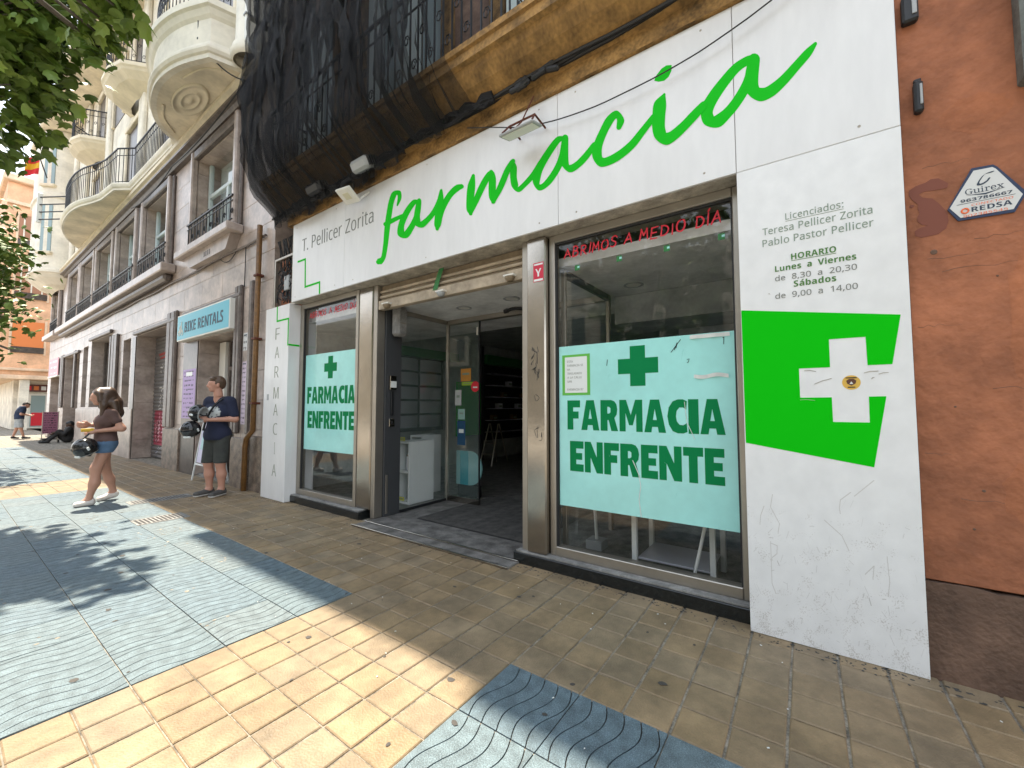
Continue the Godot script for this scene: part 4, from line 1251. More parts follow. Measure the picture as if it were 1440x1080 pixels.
func build_stone_house() -> void:
	var h := thing("stone_house", "corner house clad in polished stone below with cream curved balconies above", "building")
	var F := -0.15
	var opens: Array[Rect2] = []
	for e in [[-10.0, -8.2, -0.1, 2.72], [-14.5, -11.95, -0.1, 3.25], [-15.83, -15.08, 1.35, 3.25], [-20.0, -17.2, 1.35, 3.6], [-21.3, -20.5, 1.35, 3.5], [-24.75, -21.9, -0.1, 3.35], [-28.2, -25.9, -0.1, 2.7]]:
		opens.append(Rect2(e[0], e[2], e[1] - e[0], e[3] - e[2]))
	var firsts := [[-10.45, -8.38], [-14.12, -12.1], [-16.75, -14.82], [-19.4, -17.35], [-21.95, -19.9], [-24.3, -22.35], [-28.2, -26.5]]
	for e in firsts:
		opens.append(Rect2(e[0], 4.62, e[1] - e[0], 6.62 - 4.62))
	# cladding, block by block
	var y := 0.0
	var row := 0
	while y < 6.85:
		var ch := 0.49
		if y + ch > 6.86:
			ch = 6.86 - y
		var x := -6.9 - (0.5 if row % 2 == 0 else 0.0)
		var first := true
		while x > -29.0:
			var w := 1.02 if x > -17.0 else 2.04
			if first and row % 2 == 0:
				x = -6.9
				w = 0.5
			first = false
			w = minf(w, x + 29.0)
			if w < 0.02:
				break
			var pieces := [Rect2(x - w, y, w, ch)]
			for o in opens:
				var next := []
				for p in pieces:
					next.append_array(rect_minus(p, o))
				pieces = next
			for p in pieces:
				if p.size.x > 0.02 and p.size.y > 0.02:
					var zf := F + rng.randf_range(-0.0015, 0.0015)
					boxpart(h, "stone_block", M.stone[rng.randi_range(0, 3)], p.position.x + 0.0008, p.end.x - 0.0008, p.position.y + 0.0008, p.end.y - 0.0008, -0.66, zf, 0.006)
			x -= w
		y += ch
		row += 1
	# the rooms behind the openings: floors, ceilings and a far wall
	boxpart(h, "floor_slab", M.in_wall, -28.9, -6.95, 4.2, 4.4, -8.0, -0.67, 0.0)
	boxpart(h, "floor_slab", M.in_wall, -28.9, -6.95, 6.95, 7.15, -8.0, -0.67, 0.0)
	boxpart(h, "ground_slab", M.in_floor, -28.9, -6.95, -0.05, 0.0, -8.0, -0.67, 0.0)
	for x in [-28.95, -21.6, -16.95, -11.1, -6.95]:
		boxpart(h, "party_wall", M.in_wall, x - 0.04, x + 0.04, 0.0, 6.95, -8.0, -0.67, 0.0)
	boxpart(h, "rear_wall", M.in_wall, -28.98, -6.9, 0.0, 13.1, -8.3, -8.02, 0.0)
	boxpart(h, "roof_slab", M.cream, -28.98, -6.9, 13.0, 13.19, -8.0, -0.91, 0.0)
	# bases and pilasters
	for e in [[-8.18, -7.52, 0.83, 0.06], [-7.5, -6.88, 0.88, 0.03], [-11.88, -10.84, 0.88, 0.05], [-16.2, -14.56, 1.3, 0.04], [-18.4, -16.22, 1.3, 0.04], [-20.2, -18.42, 1.3, 0.04], [-21.88, -20.22, 1.3, 0.04]]:
		boxpart(h, "base", M.stone_base if e[0] > -12.0 else M.stone[1], e[0], e[1], -0.02, e[2], F + 0.002, F + e[3], 0.01)
	for e in [[-8.2, -8.08], [-8.07, -7.96], [-7.62, -7.5], [-11.86, -11.62], [-11.6, -11.36], [-11.32, -11.26], [-16.9, -16.62], [-16.6, -16.3], [-17.15, -16.98], [-22.6, -22.4], [-25.4, -25.1], [-25.0, -24.8]]:
		boxpart(h, "pilaster_strip", M.moulding, e[0], e[1], 0.9 if e[0] > -12.0 else 1.32, 3.5, F + 0.002, F + 0.07, 0.02)
	boxpart(h, "dark_pier", M.stone_dark, -10.82, -10.02, -0.02, 2.71, F + 0.002, F + 0.02, 0.006)
	boxpart(h, "dark_pier", M.stone_dark, -14.85, -14.52, -0.02, 3.24, F + 0.002, F + 0.02, 0.006)
	for e in [[-10.84, -7.96, 3.29, 3.37], [-14.6, -11.3, 3.26, 3.36], [-20.1, -17.1, 3.61, 3.72], [-24.9, -21.8, 3.36, 3.46]]:
		boxpart(h, "lintel_strip", M.moulding, e[0], e[1], e[2], e[3], F + 0.002, F + 0.08, 0.02)
	# bike shop door
	var bd := hub(h, "shop_door")
	boxpart(bd, "jamb", M.white_plastic, -9.98, -9.68, 0.0, 2.7, -0.62, -0.5, 0.006)
	boxpart(bd, "frame", M.moulding, -9.66, -9.58, 0.0, 2.7, -0.64, -0.55, 0.004)
	boxpart(bd, "frame", M.moulding, -9.0, -8.93, 0.0, 2.1, -0.64, -0.55, 0.004)
	boxpart(bd, "frame", M.moulding, -8.28, -8.21, 0.0, 2.7, -0.64, -0.55, 0.004)
	boxpart(bd, "frame", M.moulding, -9.58, -8.28, 2.1, 2.18, -0.64, -0.55, 0.004)
	var pn := mb()
	for r in [[-9.58, -8.28, 2.18, 2.7], [-9.58, -9.0, 0.0, 2.1], [-8.93, -8.28, 0.0, 2.1]]:
		quad(pn, Vector3(r[0], r[2], -0.6), Vector3(r[1], r[2], -0.6), Vector3(r[1], r[3], -0.6), Vector3(r[0], r[3], -0.6), Vector3.BACK)
	part(bd, "pane", pn, M.glass)
	boxpart(bd, "step", M.kerb, -9.98, -8.22, -0.02, 0.03, -0.66, -0.2, 0.006)
	# roller shutter with sprayed paint
	var rs := hub(h, "roller_shutter")
	var im := Image.create(512, 640, false, Image.FORMAT_RGB8)
	im.fill(Color(0.43, 0.41, 0.40))
	var rr := RandomNumberGenerator.new()
	rr.seed = 5
	for k in 700:
		var g := rr.randf_range(0.34, 0.5)
		im.fill_rect(Rect2i(rr.randi_range(0, 500), rr.randi_range(0, 630), rr.randi_range(4, 40), rr.randi_range(1, 5)), Color(g, g * 0.97, g * 0.94))
	im.fill_rect(Rect2i(40, 392, 440, 178), Color(0.60, 0.19, 0.27))
	for k in 9:
		var x0 := 60.0 + k * 46.0
		for q in 5:
			stroke(im, Vector2(x0 + rr.randf_range(-8, 30), 395 + rr.randf_range(0, 160)), Vector2(x0 + rr.randf_range(-8, 36), 400 + rr.randf_range(0, 165)), rr.randf_range(4, 9), Color(0.85, 0.74, 0.76) if q % 2 == 0 else Color(0.32, 0.1, 0.16))
	for k in 46:
		var p := Vector2(rr.randf_range(100, 400), rr.randf_range(150, 390))
		stroke(im, p, p + Vector2(rr.randf_range(-40, 40), rr.randf_range(-26, 26)), rr.randf_range(4, 7), Color(0.82, 0.8, 0.78))
	stroke(im, Vector2(70, 100), Vector2(360, 80), 12, Color(0.62, 0.2, 0.18))
	stroke(im, Vector2(90, 118), Vector2(330, 104), 9, Color(0.62, 0.2, 0.18))
	for k in 30:
		var p := Vector2(rr.randf_range(60, 460), rr.randf_range(575, 636))
		stroke(im, p, p + Vector2(rr.randf_range(-30, 30), rr.randf_range(-10, 10)), rr.randf_range(3, 7), Color(0.7, 0.7, 0.72) if k % 2 == 0 else Color(0.2, 0.22, 0.28))
	var sm := printed(im, 0.55)
	sm.metallic = 0.2
	var n := 32
	for k in n:
		var y0 := 3.25 * k / n
		var y1 := 3.25 * (k + 1) / n
		var st := mb(true)
		for j in 4:
			var a := float(j) / 4
			var b := float(j + 1) / 4
			var za := -0.56 + 0.022 * sin(a * PI)
			var zb := -0.56 + 0.022 * sin(b * PI)
			var pa := lerpf(y0, y1, a)
			var pb := lerpf(y0, y1, b)
			var v := [Vector3(-14.5, pa, za), Vector3(-11.95, pa, za), Vector3(-11.95, pb, zb), Vector3(-14.5, pb, zb)]
			var uv := [Vector2(0, 1 - pa / 3.25), Vector2(1, 1 - pa / 3.25), Vector2(1, 1 - pb / 3.25), Vector2(0, 1 - pb / 3.25)]
			for i in [0, 2, 1, 0, 3, 2]:
				st.set_uv(uv[i])
				st.add_vertex(v[i])
		part(rs, "slat", st, sm)
	# openings further along: door leaves and shop panes
	for e in [[-15.83, -15.08, 1.35, 3.25], [-20.0, -17.2, 1.35, 3.6], [-21.3, -20.5, 1.35, 3.5]]:
		var w := hub(h, "shop_window")
		var st := mb()
		quad(st, Vector3(e[0], e[2], -0.5), Vector3(e[1], e[2], -0.5), Vector3(e[1], e[3], -0.5), Vector3(e[0], e[3], -0.5), Vector3.BACK)
		part(w, "pane", st, M.glass)
		boxpart(w, "frame", M.moulding, e[0], e[0] + 0.09, e[2], e[3], -0.54, -0.46, 0.01)
		boxpart(w, "frame", M.moulding, e[1] - 0.09, e[1], e[2], e[3], -0.54, -0.46, 0.01)
	for e in [[-24.75, -21.9, 3.35], [-28.2, -25.9, 2.7]]:
		var w := hub(h, "street_door")
		var k := 3
		for i in k:
			boxpart(w, "leaf", M.stone_dark, lerpf(e[0], e[1], float(i) / k) + 0.02, lerpf(e[0], e[1], float(i + 1) / k) - 0.02, 0.0, e[2], -0.6, -0.54, 0.015)
	# first-floor windows in projecting stone frames
	var idx := 0
	for e in firsts:
		var w := hub(h, "window")
		var x0: float = e[0]
		var x1: float = e[1]
		boxpart(w, "surround", M.moulding, x0 - 0.24, x0 - 0.13, 4.63, 6.8, F + 0.002, F + 0.06, 0.02)
		boxpart(w, "surround", M.stone[1], x0 - 0.125, x0 - 0.002, 4.63, 6.8, F + 0.002, F + 0.12, 0.025)
		boxpart(w, "surround", M.stone[1], x1 + 0.002, x1 + 0.125, 4.63, 6.8, F + 0.002, F + 0.12, 0.025)
		boxpart(w, "surround", M.moulding, x1 + 0.13, x1 + 0.24, 4.63, 6.8, F + 0.002, F + 0.06, 0.02)
		boxpart(w, "surround", M.moulding, x0, x1, 6.625, 6.8, F + 0.002, F + 0.1, 0.02)
		boxpart(w, "frame", M.win_frame, x0 + 0.01, x0 + 0.1, 4.63, 6.61, -0.4, -0.33, 0.008)
		boxpart(w, "frame", M.win_frame, x1 - 0.1, x1 - 0.01, 4.63, 6.61, -0.4, -0.33, 0.008)
		boxpart(w, "frame", M.win_frame, x0 + 0.1, x1 - 0.1, 5.85, 5.93, -0.4, -0.33, 0.008)
		boxpart(w, "frame", M.win_frame, lerpf(x0, x1, 0.5) - 0.05, lerpf(x0, x1, 0.5) + 0.05, 4.63, 5.85, -0.4, -0.33, 0.008)
		boxpart(w, "inner_blind", M.win_frame, x0 + 0.1, lerpf(x0, x1, 0.55), 4.63, 6.61, -0.56, -0.53, 0.0)
		boxpart(w, "inner_blind", M.win_frame, lerpf(x0, x1, 0.55), x1 - 0.1, 5.9, 6.61, -0.56, -0.53, 0.0)
		var st := mb()
		quad(st, Vector3(x0 + 0.1, 4.63, -0.37), Vector3(x1 - 0.1, 4.63, -0.37), Vector3(x1 - 0.1, 6.61, -0.37), Vector3(x0 + 0.1, 6.61, -0.37), Vector3.BACK)
		part(w, "pane", st, M.glass)
		railing(w, [Vector2(x0 - 0.1, -0.02), Vector2(x1 + 0.1, -0.02)], 4.68, 5.18, 0.16, true)
		idx += 1
	boxpart(h, "sill", M.stone[1], -25.5, -11.62, 4.42, 4.615, F + 0.002, 0.13, 0.02)
	boxpart(h, "sill", M.stone[1], -28.95, -25.95, 4.4, 4.615, F + 0.002, 0.13, 0.02)
	boxpart(h, "sill_moulding", M.moulding, -25.4, -11.8, 4.25, 4.418, F + 0.002, 0.03, 0.05)
	boxpart(h, "sill", M.stone[1], -10.78, -8.08, 4.46, 4.615, F + 0.002, 0.13, 0.02)
	var cb := mb()
	prism(cb, pv([-10.6, 4.458, -8.2, 4.458, -8.4, 4.2, -10.2, 4.2]), F + 0.002, 0.02)
	part(h, "corbel", cb, M.stone[2])
	for k in 4:
		boxpart(h, "corbel_flute", M.stone_dark, -9.42 + 0.09 * k, -9.38 + 0.09 * k, 4.26, 4.36, 0.0205, 0.026, 0.003)
	# cornice between stone and render
	var c0 := mb()
	prism(c0, pv([-0.6, 6.862, -0.06, 6.862, -0.02, 6.93, 0.06, 6.95, 0.06, 7.0, -0.6, 7.0]), -29.05, -6.88, ALONG_X)
	part(h, "stone_cornice", c0, M.moulding)
	var c1 := mb()
	prism(c1, pv([-0.6, 7.002, 0.02, 7.002, 0.05, 7.06, 0.1, 7.08, 0.1, 7.16, 0.04, 7.19, -0.6, 7.19]), -29.05, -6.88, ALONG_X)
	part(h, "render_cornice", c1, M.cream)
	boxpart(h, "upper_wall", M.cream_pale, -29.0, -6.88, 7.192, 13.2, -0.9, -0.2, 0.01)
	boxpart(h, "unseen_overhang", M.cream, -29.2, -10.95, 13.2, 13.5, -1.2, 0.83, 0.05)  # unseen overhang, added and sized to cast the pavement shadow edge
	boxpart(h, "unseen_overhang", M.cream, -10.94, -6.9, 13.2, 13.5, -1.2, 1.06, 0.05)  # unseen, reaches further to push the cast shadow edge outward here
	for x in [-13.6, -15.0, -19.0, -22.6, -24.8]:
		boxpart(h, "pilaster", M.cream_pale, x - 0.22, x + 0.22, 7.2, 13.19, -0.198, -0.08, 0.03)
	for e in [[-13.25, -12.2, 7.45, 9.7], [-16.6, -15.4, 7.45, 9.7], [-18.6, -17.4, 10.7, 12.6], [-21.0, -19.8, 10.7, 12.6], [-16.2, -15.4, 10.7, 12.8], [-21.2, -20.0, 7.45, 9.7], [-9.9, -8.9, 8.4, 10.6]]:
		var w := hub(h, "window")
		boxpart(w, "surround", M.cream, e[0] - 0.14, e[0], e[2], e[3], -0.198, -0.12, 0.015)
		boxpart(w, "surround", M.cream, e[1], e[1] + 0.14, e[2], e[3], -0.198, -0.12, 0.015)
		boxpart(w, "surround", M.cream, e[0] - 0.14, e[1] + 0.14, e[3], e[3] + 0.16, -0.198, -0.1, 0.015)
		boxpart(w, "shutter", M.stone_dark, e[0] + 0.01, e[1] - 0.01, e[2], e[3], -0.196, -0.185, 0.003)
	# the big rounded balcony over the first window
	var bay := hub(h, "rounded_balcony")
	var path := curved([Vector2(-11.15, -0.2), Vector2(-11.05, 0.22), Vector2(-10.72, 0.52), Vector2(-10.3, 0.71), Vector2(-9.85, 0.82), Vector2(-9.35, 0.87), Vector2(-8.85, 0.83), Vector2(-8.4, 0.72), Vector2(-7.92, 0.53)], 4)
	path.append(Vector2(-7.72, -0.05))
	path.append(Vector2(-7.72, -0.2))
	var b0 := mb()
	plan_plate(b0, offset_path(path, -0.04), 7.195, 7.26)
	part(bay, "underside", b0, M.cream)
	var b1 := mb()
	sweep(b1, path, [Vector2(-0.09, 7.192), Vector2(0.0, 7.192), Vector2(0.0, 7.27), Vector2(0.03, 7.29), Vector2(0.055, 7.34), Vector2(0.055, 7.38), Vector2(0.0, 7.42), Vector2(-0.02, 7.5), Vector2(-0.02, 7.9), Vector2(0.02, 7.95), Vector2(0.06, 8.03), Vector2(0.1, 8.06), Vector2(0.1, 8.17), Vector2(0.06, 8.19), Vector2(-0.14, 8.19), Vector2(-0.14, 7.3)])
	part(bay, "parapet", b1, M.cream_pale)
	railing(bay, offset_path(path, -0.05), 8.19, 8.95, 0.1, true)
	var ro := mb(true)
	lathe(ro, [Vector2(0.62, 0.0), Vector2(0.6, -0.03), Vector2(0.55, -0.035), Vector2(0.52, -0.005), Vector2(0.36, -0.005), Vector2(0.33, -0.03), Vector2(0.28, -0.03), Vector2(0.26, -0.008), Vector2(0.12, -0.012), Vector2(0.08, -0.04), Vector2(0.0, -0.045)], Vector3.ZERO, 30, Basis.from_scale(Vector3(1.0, 1.0, 0.38)))
	part(bay, "rosette", ro, M.cream, true, Vector3(-9.35, 7.19, 0.36))
	for e in [[-10.6, -10.1, 0.02, 0.06], [-8.75, -8.0, 0.02, 0.06]]:
		boxpart(bay, "underside_moulding", M.cream, e[0], e[1], 7.15, 7.191, e[2], e[3], 0.012)
	var um := mb()
	tube(um, curved([Vector3(-10.75, 7.185, 0.22), Vector3(-10.35, 7.185, 0.5), Vector3(-9.9, 7.185, 0.62)], 5), 0.02, -1.0, 6)
	tube(um, curved([Vector3(-8.8, 7.185, 0.62), Vector3(-8.3, 7.185, 0.5), Vector3(-8.05, 7.185, 0.3)], 5), 0.02, -1.0, 6)
	part(bay, "underside_moulding", um, M.cream, true)
	# swelling pier beside it
	var pr := mb(true)
	sweep(pr, curved([Vector2(-7.74, -0.2), Vector2(-7.72, 0.2), Vector2(-7.55, 0.3), Vector2(-7.35, 0.25), Vector2(-7.2, 0.08), Vector2(-7.0, 0.02), Vector2(-6.9, 0.0), Vector2(-6.88, -0.2)], 5), [Vector2(0.0, 7.19), Vector2(0.03, 7.22), Vector2(0.05, 7.3), Vector2(0.02, 7.35), Vector2(0.02, 7.42), Vector2(-0.02, 7.45), Vector2(-0.02, 13.19)])
	part(h, "pier", pr, M.cream_pale, true)
	# long iron balcony
	var bal := hub(h, "long_balcony")
	var p2 := curved([Vector2(-21.9, -0.2), Vector2(-21.6, 0.15), Vector2(-20.6, 0.55), Vector2(-19.6, 0.76), Vector2(-18.7, 0.83), Vector2(-17.8, 0.82), Vector2(-17.1, 0.73), Vector2(-16.5, 0.56), Vector2(-16.0, 0.45)], 3)
	p2.append_array([Vector2(-15.0, 0.38), Vector2(-14.6, 0.12), Vector2(-11.35, 0.1), Vector2(-11.3, -0.2)])
	var b2 := mb()
	plan_plate(b2, offset_path(p2, -0.02), 7.195, 7.24)
	part(bal, "slab", b2, M.cream)
	var b3 := mb()
	sweep(b3, p2, [Vector2(-0.05, 7.192), Vector2(0.0, 7.192), Vector2(0.0, 7.24), Vector2(0.03, 7.27), Vector2(0.05, 7.32), Vector2(0.05, 7.36), Vector2(0.02, 7.39), Vector2(-0.3, 7.39)])
	part(bal, "edge_moulding", b3, M.cream_pale)
	railing(bal, offset_path(p2, -0.05), 7.39, 8.38, 0.12, false)
	var prk := mb()
	for k in 4:
		tube(prk, [Vector3(-19.4, 7.45 + 0.25 * k, 0.74), Vector3(-20.3, 7.5 + 0.25 * k, 1.2)], 0.02, -1.0, 5)
	part(bal, "bracket", prk, M.iron)
	boxpart(bal, "screen", M.white_plastic, -20.35, -20.28, 7.4, 8.4, 1.14, 1.26, 0.01)
	# two upper balconies
	for e in [[-17.0, -14.1], [-21.9, -19.4]]:
		var ub := hub(h, "upper_balcony")
		var w: float = e[1] - e[0]
		var p3 := [Vector2(e[0], -0.2), Vector2(e[0] + w * 0.2, 0.42), Vector2(e[0] + w * 0.38, 0.56), Vector2(e[0] + w * 0.62, 0.56), Vector2(e[0] + w * 0.82, 0.42), Vector2(e[1], -0.2)]
		var s3 := mb()
		sweep(s3, p3, [Vector2(-0.6, 10.1), Vector2(-0.2, 10.3), Vector2(-0.03, 10.45), Vector2(0.0, 10.5), Vector2(0.04, 10.54), Vector2(0.04, 10.64), Vector2(0.0, 10.66), Vector2(-0.5, 10.66)])
		part(ub, "slab", s3, M.cream)
		railing(ub, offset_path(p3, -0.05), 10.66, 11.6, 0.11, true)
	# oriel at the corner
	var or_ := hub(h, "oriel")
	var p4 := curved([Vector2(-28.7, -0.2), Vector2(-28.6, 0.45), Vector2(-28.1, 0.74), Vector2(-26.6, 0.74), Vector2(-25.95, 0.6), Vector2(-25.6, 0.2), Vector2(-25.5, -0.2)], 4)
	var s4 := mb()
	sweep(s4, p4, [Vector2(-0.75, 6.45), Vector2(-0.4, 6.6), Vector2(-0.1, 6.85), Vector2(0.0, 6.98), Vector2(0.07, 7.02), Vector2(0.07, 7.14), Vector2(0.0, 7.18), Vector2(0.0, 10.2), Vector2(0.06, 10.25), Vector2(0.06, 10.4), Vector2(0.0, 10.45), Vector2(0.0, 13.18)])
	part(or_, "shell", s4, M.cream_pale)
	for e in [[7.9, 9.9], [10.8, 12.6]]:
		var q := Basis(Vector3.UP, 0.72)
		var st := mb()
		bx(st, Vector3.ZERO, Vector3(0.42, e[1] - e[0], 0.06), 0.01, q)
		part(or_, "window", st, M.win_glass, false, Vector3(-25.86, (e[0] + e[1]) * 0.5, 0.49))
		var s2 := mb()
		bx(s2, Vector3.ZERO, Vector3(0.56, 0.12, 0.2), 0.02, q)
		part(or_, "window_sill", s2, M.cream, false, Vector3(-25.83, e[0] - 0.07, 0.52))

# ---------------------------------------------------------------- houses at the end of the street
func build_far_house() -> void:
	var h := thing("peach_house", "peach apartment block with an orange blind at the end of the street", "building")
	boxpart(h, "wall", M.peach, -52.0, -37.0, 3.2, 14.4, -14.0, 1.0, 0.02)
	boxpart(h, "roof", M.peach_pale, -52.0, -36.7, 14.4, 14.8, -14.0, 1.2, 0.05)
	boxpart(h, "soffit", M.peach_pale, -52.0, -36.9, 2.95, 3.2, -14.0, 1.1, 0.03)
	boxpart(h, "ground_floor", M.cream_pale, -51.0, -38.6, 0.0, 2.95, -14.0, 0.2, 0.02)
	boxpart(h, "pillar", M.cream_pale, -37.5, -37.05, 0.0, 2.95, -0.3, 0.08, 0.02)
	boxpart(h, "ledge", M.peach_pale, -37.0, -36.85, 3.45, 3.6, -14.0, 1.0, 0.02)
	boxpart(h, "ledge", M.peach_pale, -37.0, -36.85, 13.1, 13.3, -14.0, 1.0, 0.02)
	var lv := [[4.5, 6.35], [7.7, 9.5], [10.8, 12.6]]
	for k in 3:
		for z in [-0.12, -2.6]:
			var w := hub(h, "window")
			var y0: float = lv[k][0]
			var y1: float = lv[k][1]
			boxpart(w, "surround", M.peach_pale, -37.0, -36.95, y0 - 0.1, y1 + 0.1, z - 0.72, z - 0.62, 0.01)
			boxpart(w, "surround", M.peach_pale, -37.0, -36.95, y0 - 0.1, y1 + 0.1, z + 0.62, z + 0.72, 0.01)
			boxpart(w, "blind" if k == 0 else "shutter", M.blind if k == 0 else mat(lin(0.34, 0.16, 0.09), 0.6), -36.99, -36.955, y0 + 0.35, y1, z - 0.61, z + 0.61, 0.004)
			if k > 0:
				for i in 3:
					boxpart(w, "mullion", M.cream_pale, -36.954, -36.93, y0 + 0.35, y1, z - 0.45 + 0.42 * i, z - 0.39 + 0.42 * i, 0.003)
			boxpart(w, "parapet", M.stone_dark, -36.99, -36.93, y0, y0 + 0.34, z - 0.64, z + 0.64, 0.006)
	# the food shop under the arcade
	var s := hub(h, "food_shop")
	boxpart(s, "door_frame", M.white_plastic, -38.58, -38.5, 0.05, 2.15, -1.2, -0.42, 0.01)
	boxpart(s, "door_glass", M.win_glass, -38.498, -38.48, 0.15, 2.05, -1.1, -0.52, 0.003)
	boxpart(s, "poster", M.red_paint, -38.479, -38.475, 0.2, 1.0, -1.08, -0.56, 0.0)
	boxpart(s, "sign", mat(lin(0.12, 0.03, 0.025), 0.5), -38.58, -38.45, 2.28, 2.72, -1.5, -0.2, 0.01)
	for k in 4:
		boxpart(s, "sign_picture", [M.peach, M.white_lam, M.blind, M.red_paint][k], -38.449, -38.44, 2.38, 2.62, -1.4 + 0.3 * k, -1.2 + 0.3 * k, 0.0)
	var f := thing("cream_house", "cream low arcade front with pilasters beyond the far crossing", "building")
	boxpart(f, "wall", M.cream, -90.0, -52.5, 0.0, 9.0, -8.0, 0.4, 0.02)
	for k in 8:
		boxpart(f, "pilaster", M.cream_pale, -56.0 - k * 4.0, -55.0 - k * 4.0, 0.0, 3.4, 0.402, 0.7, 0.03)
		boxpart(f, "door", M.stone_dark, -58.6 - k * 4.0, -56.6 - k * 4.0, 0.0, 2.8, 0.402, 0.45, 0.02)
	var fl := thing("hanging_flag", "small red and yellow flag on the oriel high above the street", "flag", Vector3(-25.5, 11.0, 0.75))
	var fs := mb()
	tube(fs, [Vector3(0, -0.1, -0.15), Vector3(0.2, 0.75, 0.15)], 0.02, -1.0, 6)
	part(fl, "pole", fs, M.iron)
	for k in 3:
		var st := mb(true)
		for i in 6:
			var a := i / 6.0
			var b := (i + 1) / 6.0
			var y0 := 0.62 - 0.24 * k
			quad(st, flag_point(a, y0), flag_point(b, y0), flag_point(b, y0 - 0.24), flag_point(a, y0 - 0.24), Vector3.RIGHT)
		part(fl, "stripe", st, mat(lin(0.6, 0.02, 0.03), 0.7) if k != 1 else mat(lin(0.7, 0.4, 0.02), 0.7), true)

func flag_point(t: float, y: float) -> Vector3:
	return Vector3(0.17 + 0.08 * sin(t * 7.0 + y * 5.0), y - 0.25 * t, 0.1 + t * 0.38)

func build_across() -> void:
	structure(boxpart(self, "far_pavement", M.kerb, -90.0, 40.0, -0.15, -0.002, 24.2, 28.0, 0.0))
	var h := thing("opposite_house", "cream row of flats across the street, mirrored in the shop windows", "building")
	boxpart(h, "wall", M.cream, -60.0, 30.0, 0.0, 13.0, 28.0, 36.0, 0.02)
	for k in 26:
		for f in 4:
			var x := -42.0 + k * 2.6
			var w := hub(h, "window")
			boxpart(w, "glass", M.win_dark, x, x + 1.2, 0.3 + 3.2 * f, 2.6 + 3.2 * f, 27.97, 27.998, 0.0)
			boxpart(w, "sill", M.kerb, x - 0.1, x + 1.3, 0.15 + 3.2 * f, 0.295 + 3.2 * f, 27.85, 27.998, 0.01)

# ---------------------------------------------------------------- signs and lettering
func strip(parent: Node, called: String, pts: Array, w: float, z: float, m: Material, thick := 0.003) -> void:
	# a band of straight pieces joined square at their corners, on the plane z
	var st := mb()
	for i in pts.size() - 1:
		var a: Vector2 = pts[i]
		var b: Vector2 = pts[i + 1]
		var d := (b - a).normalized()
		a -= d * w * 0.5
		b += d * w * 0.5
		var u := Vector2(-d.y, d.x) * w * 0.5
		prism(st, PackedVector2Array([a - u, b - u, b + u, a + u]), z + 0.0004 * (i % 2), z + thick + 0.0004 * (i % 2))
	part(parent, called, st, m)

func hair_line(parent: Node, called: String, pts: Array, r: float, m: Material) -> void:
	var st := mb()
	tube(st, pts, r, -1.0, 4)
	part(parent, called, st, m)

func cross_poly(c: Vector2, half: float, bar: float) -> PackedVector2Array:
	var b := bar * 0.5
	var r := PackedVector2Array()
	for p in [[-b, -half], [b, -half], [b, -b], [half, -b], [half, b], [b, b], [b, half], [-b, half], [-b, b], [-half, b], [-half, -b], [-b, -b]]:
		r.append(c + Vector2(p[0], p[1]))
	return r

func scuffed_panel() -> StandardMaterial3D:
	var W := 512
	var H := 1536
	var base := noise_bytes(512, 0.01, 77, 4)
	var im := Image.create(W, H, false, Image.FORMAT_RGB8)
	var white := Color(lin(0.73, 0.73, 0.725))
	im.fill(white)
	for y in range(0, H, 3):
		for x in range(0, W, 3):
			var v := base[(y % 512) * 512 + x] / 255.0
			var g := 0.955 + 0.045 * v
			im.fill_rect(Rect2i(x, y, 3, 3), Color(white.r * g, white.g * g, white.b * g * 0.998))
	var r := RandomNumberGenerator.new()
	r.seed = 91
	# dirt kicked up from the pavement: grains and smears with ragged outlines
	var fine := noise_bytes(512, 0.16, 78, 3)
	var wide := noise_bytes(512, 0.014, 79, 4)
	for y in range(int(H * 0.74), H):
		var near := pow((float(y) / H - 0.74) / 0.26, 3.0)
		for x in W:
			var v := fine[(y % 512) * 512 + x] / 255.0
			var u := wide[((y + 130) % 512) * 512 + x] / 255.0
			var k := v + 0.75 * u - 1.22 + 0.2 * near
			if k > 0.0:
				var c := im.get_pixel(x, y)
				im.set_pixel(x, y, c.lerp(Color(0.44, 0.40, 0.36), clampf(k * 1.6, 0.0, 0.26)))
	# kicks and scratches below the emblem
	for k in 90:
		var p := Vector2(r.randf_range(10, 500), lerpf(0.66, 0.99, sqrt(r.randf())) * H)
		var q := p + Vector2(r.randf_range(-14, 14), r.randf_range(-26, 26))
		var c := white.lerp(Color(0.3, 0.27, 0.24), r.randf_range(0.08, 0.34))
		stroke(im, p, q, r.randf_range(1, 2.2), c)
	for e in [[[90, 1090], [82, 1130], [110, 1180], [104, 1210]], [[330, 1060], [300, 1085], [296, 1110], [298, 1125]], [[60, 1130], [48, 1160], [44, 1190]], [[250, 1150], [300, 1190], [318, 1230]], [[78, 1240], [78, 1370], [90, 1400]], [[80, 1245], [100, 1250], [98, 1275], [82, 1290]], [[420, 1230], [424, 1300], [418, 1340]], [[360, 1290], [385, 1262], [380, 1300]], [[340, 1070], [395, 1020]]]:
		for i in e.size() - 1:
			stroke(im, Vector2(e[i][0], e[i][1]), Vector2(e[i + 1][0], e[i + 1][1]), 2.0, white.lerp(Color(0.42, 0.38, 0.33), 0.3))
	var m := printed(im, 0.33)
	return m

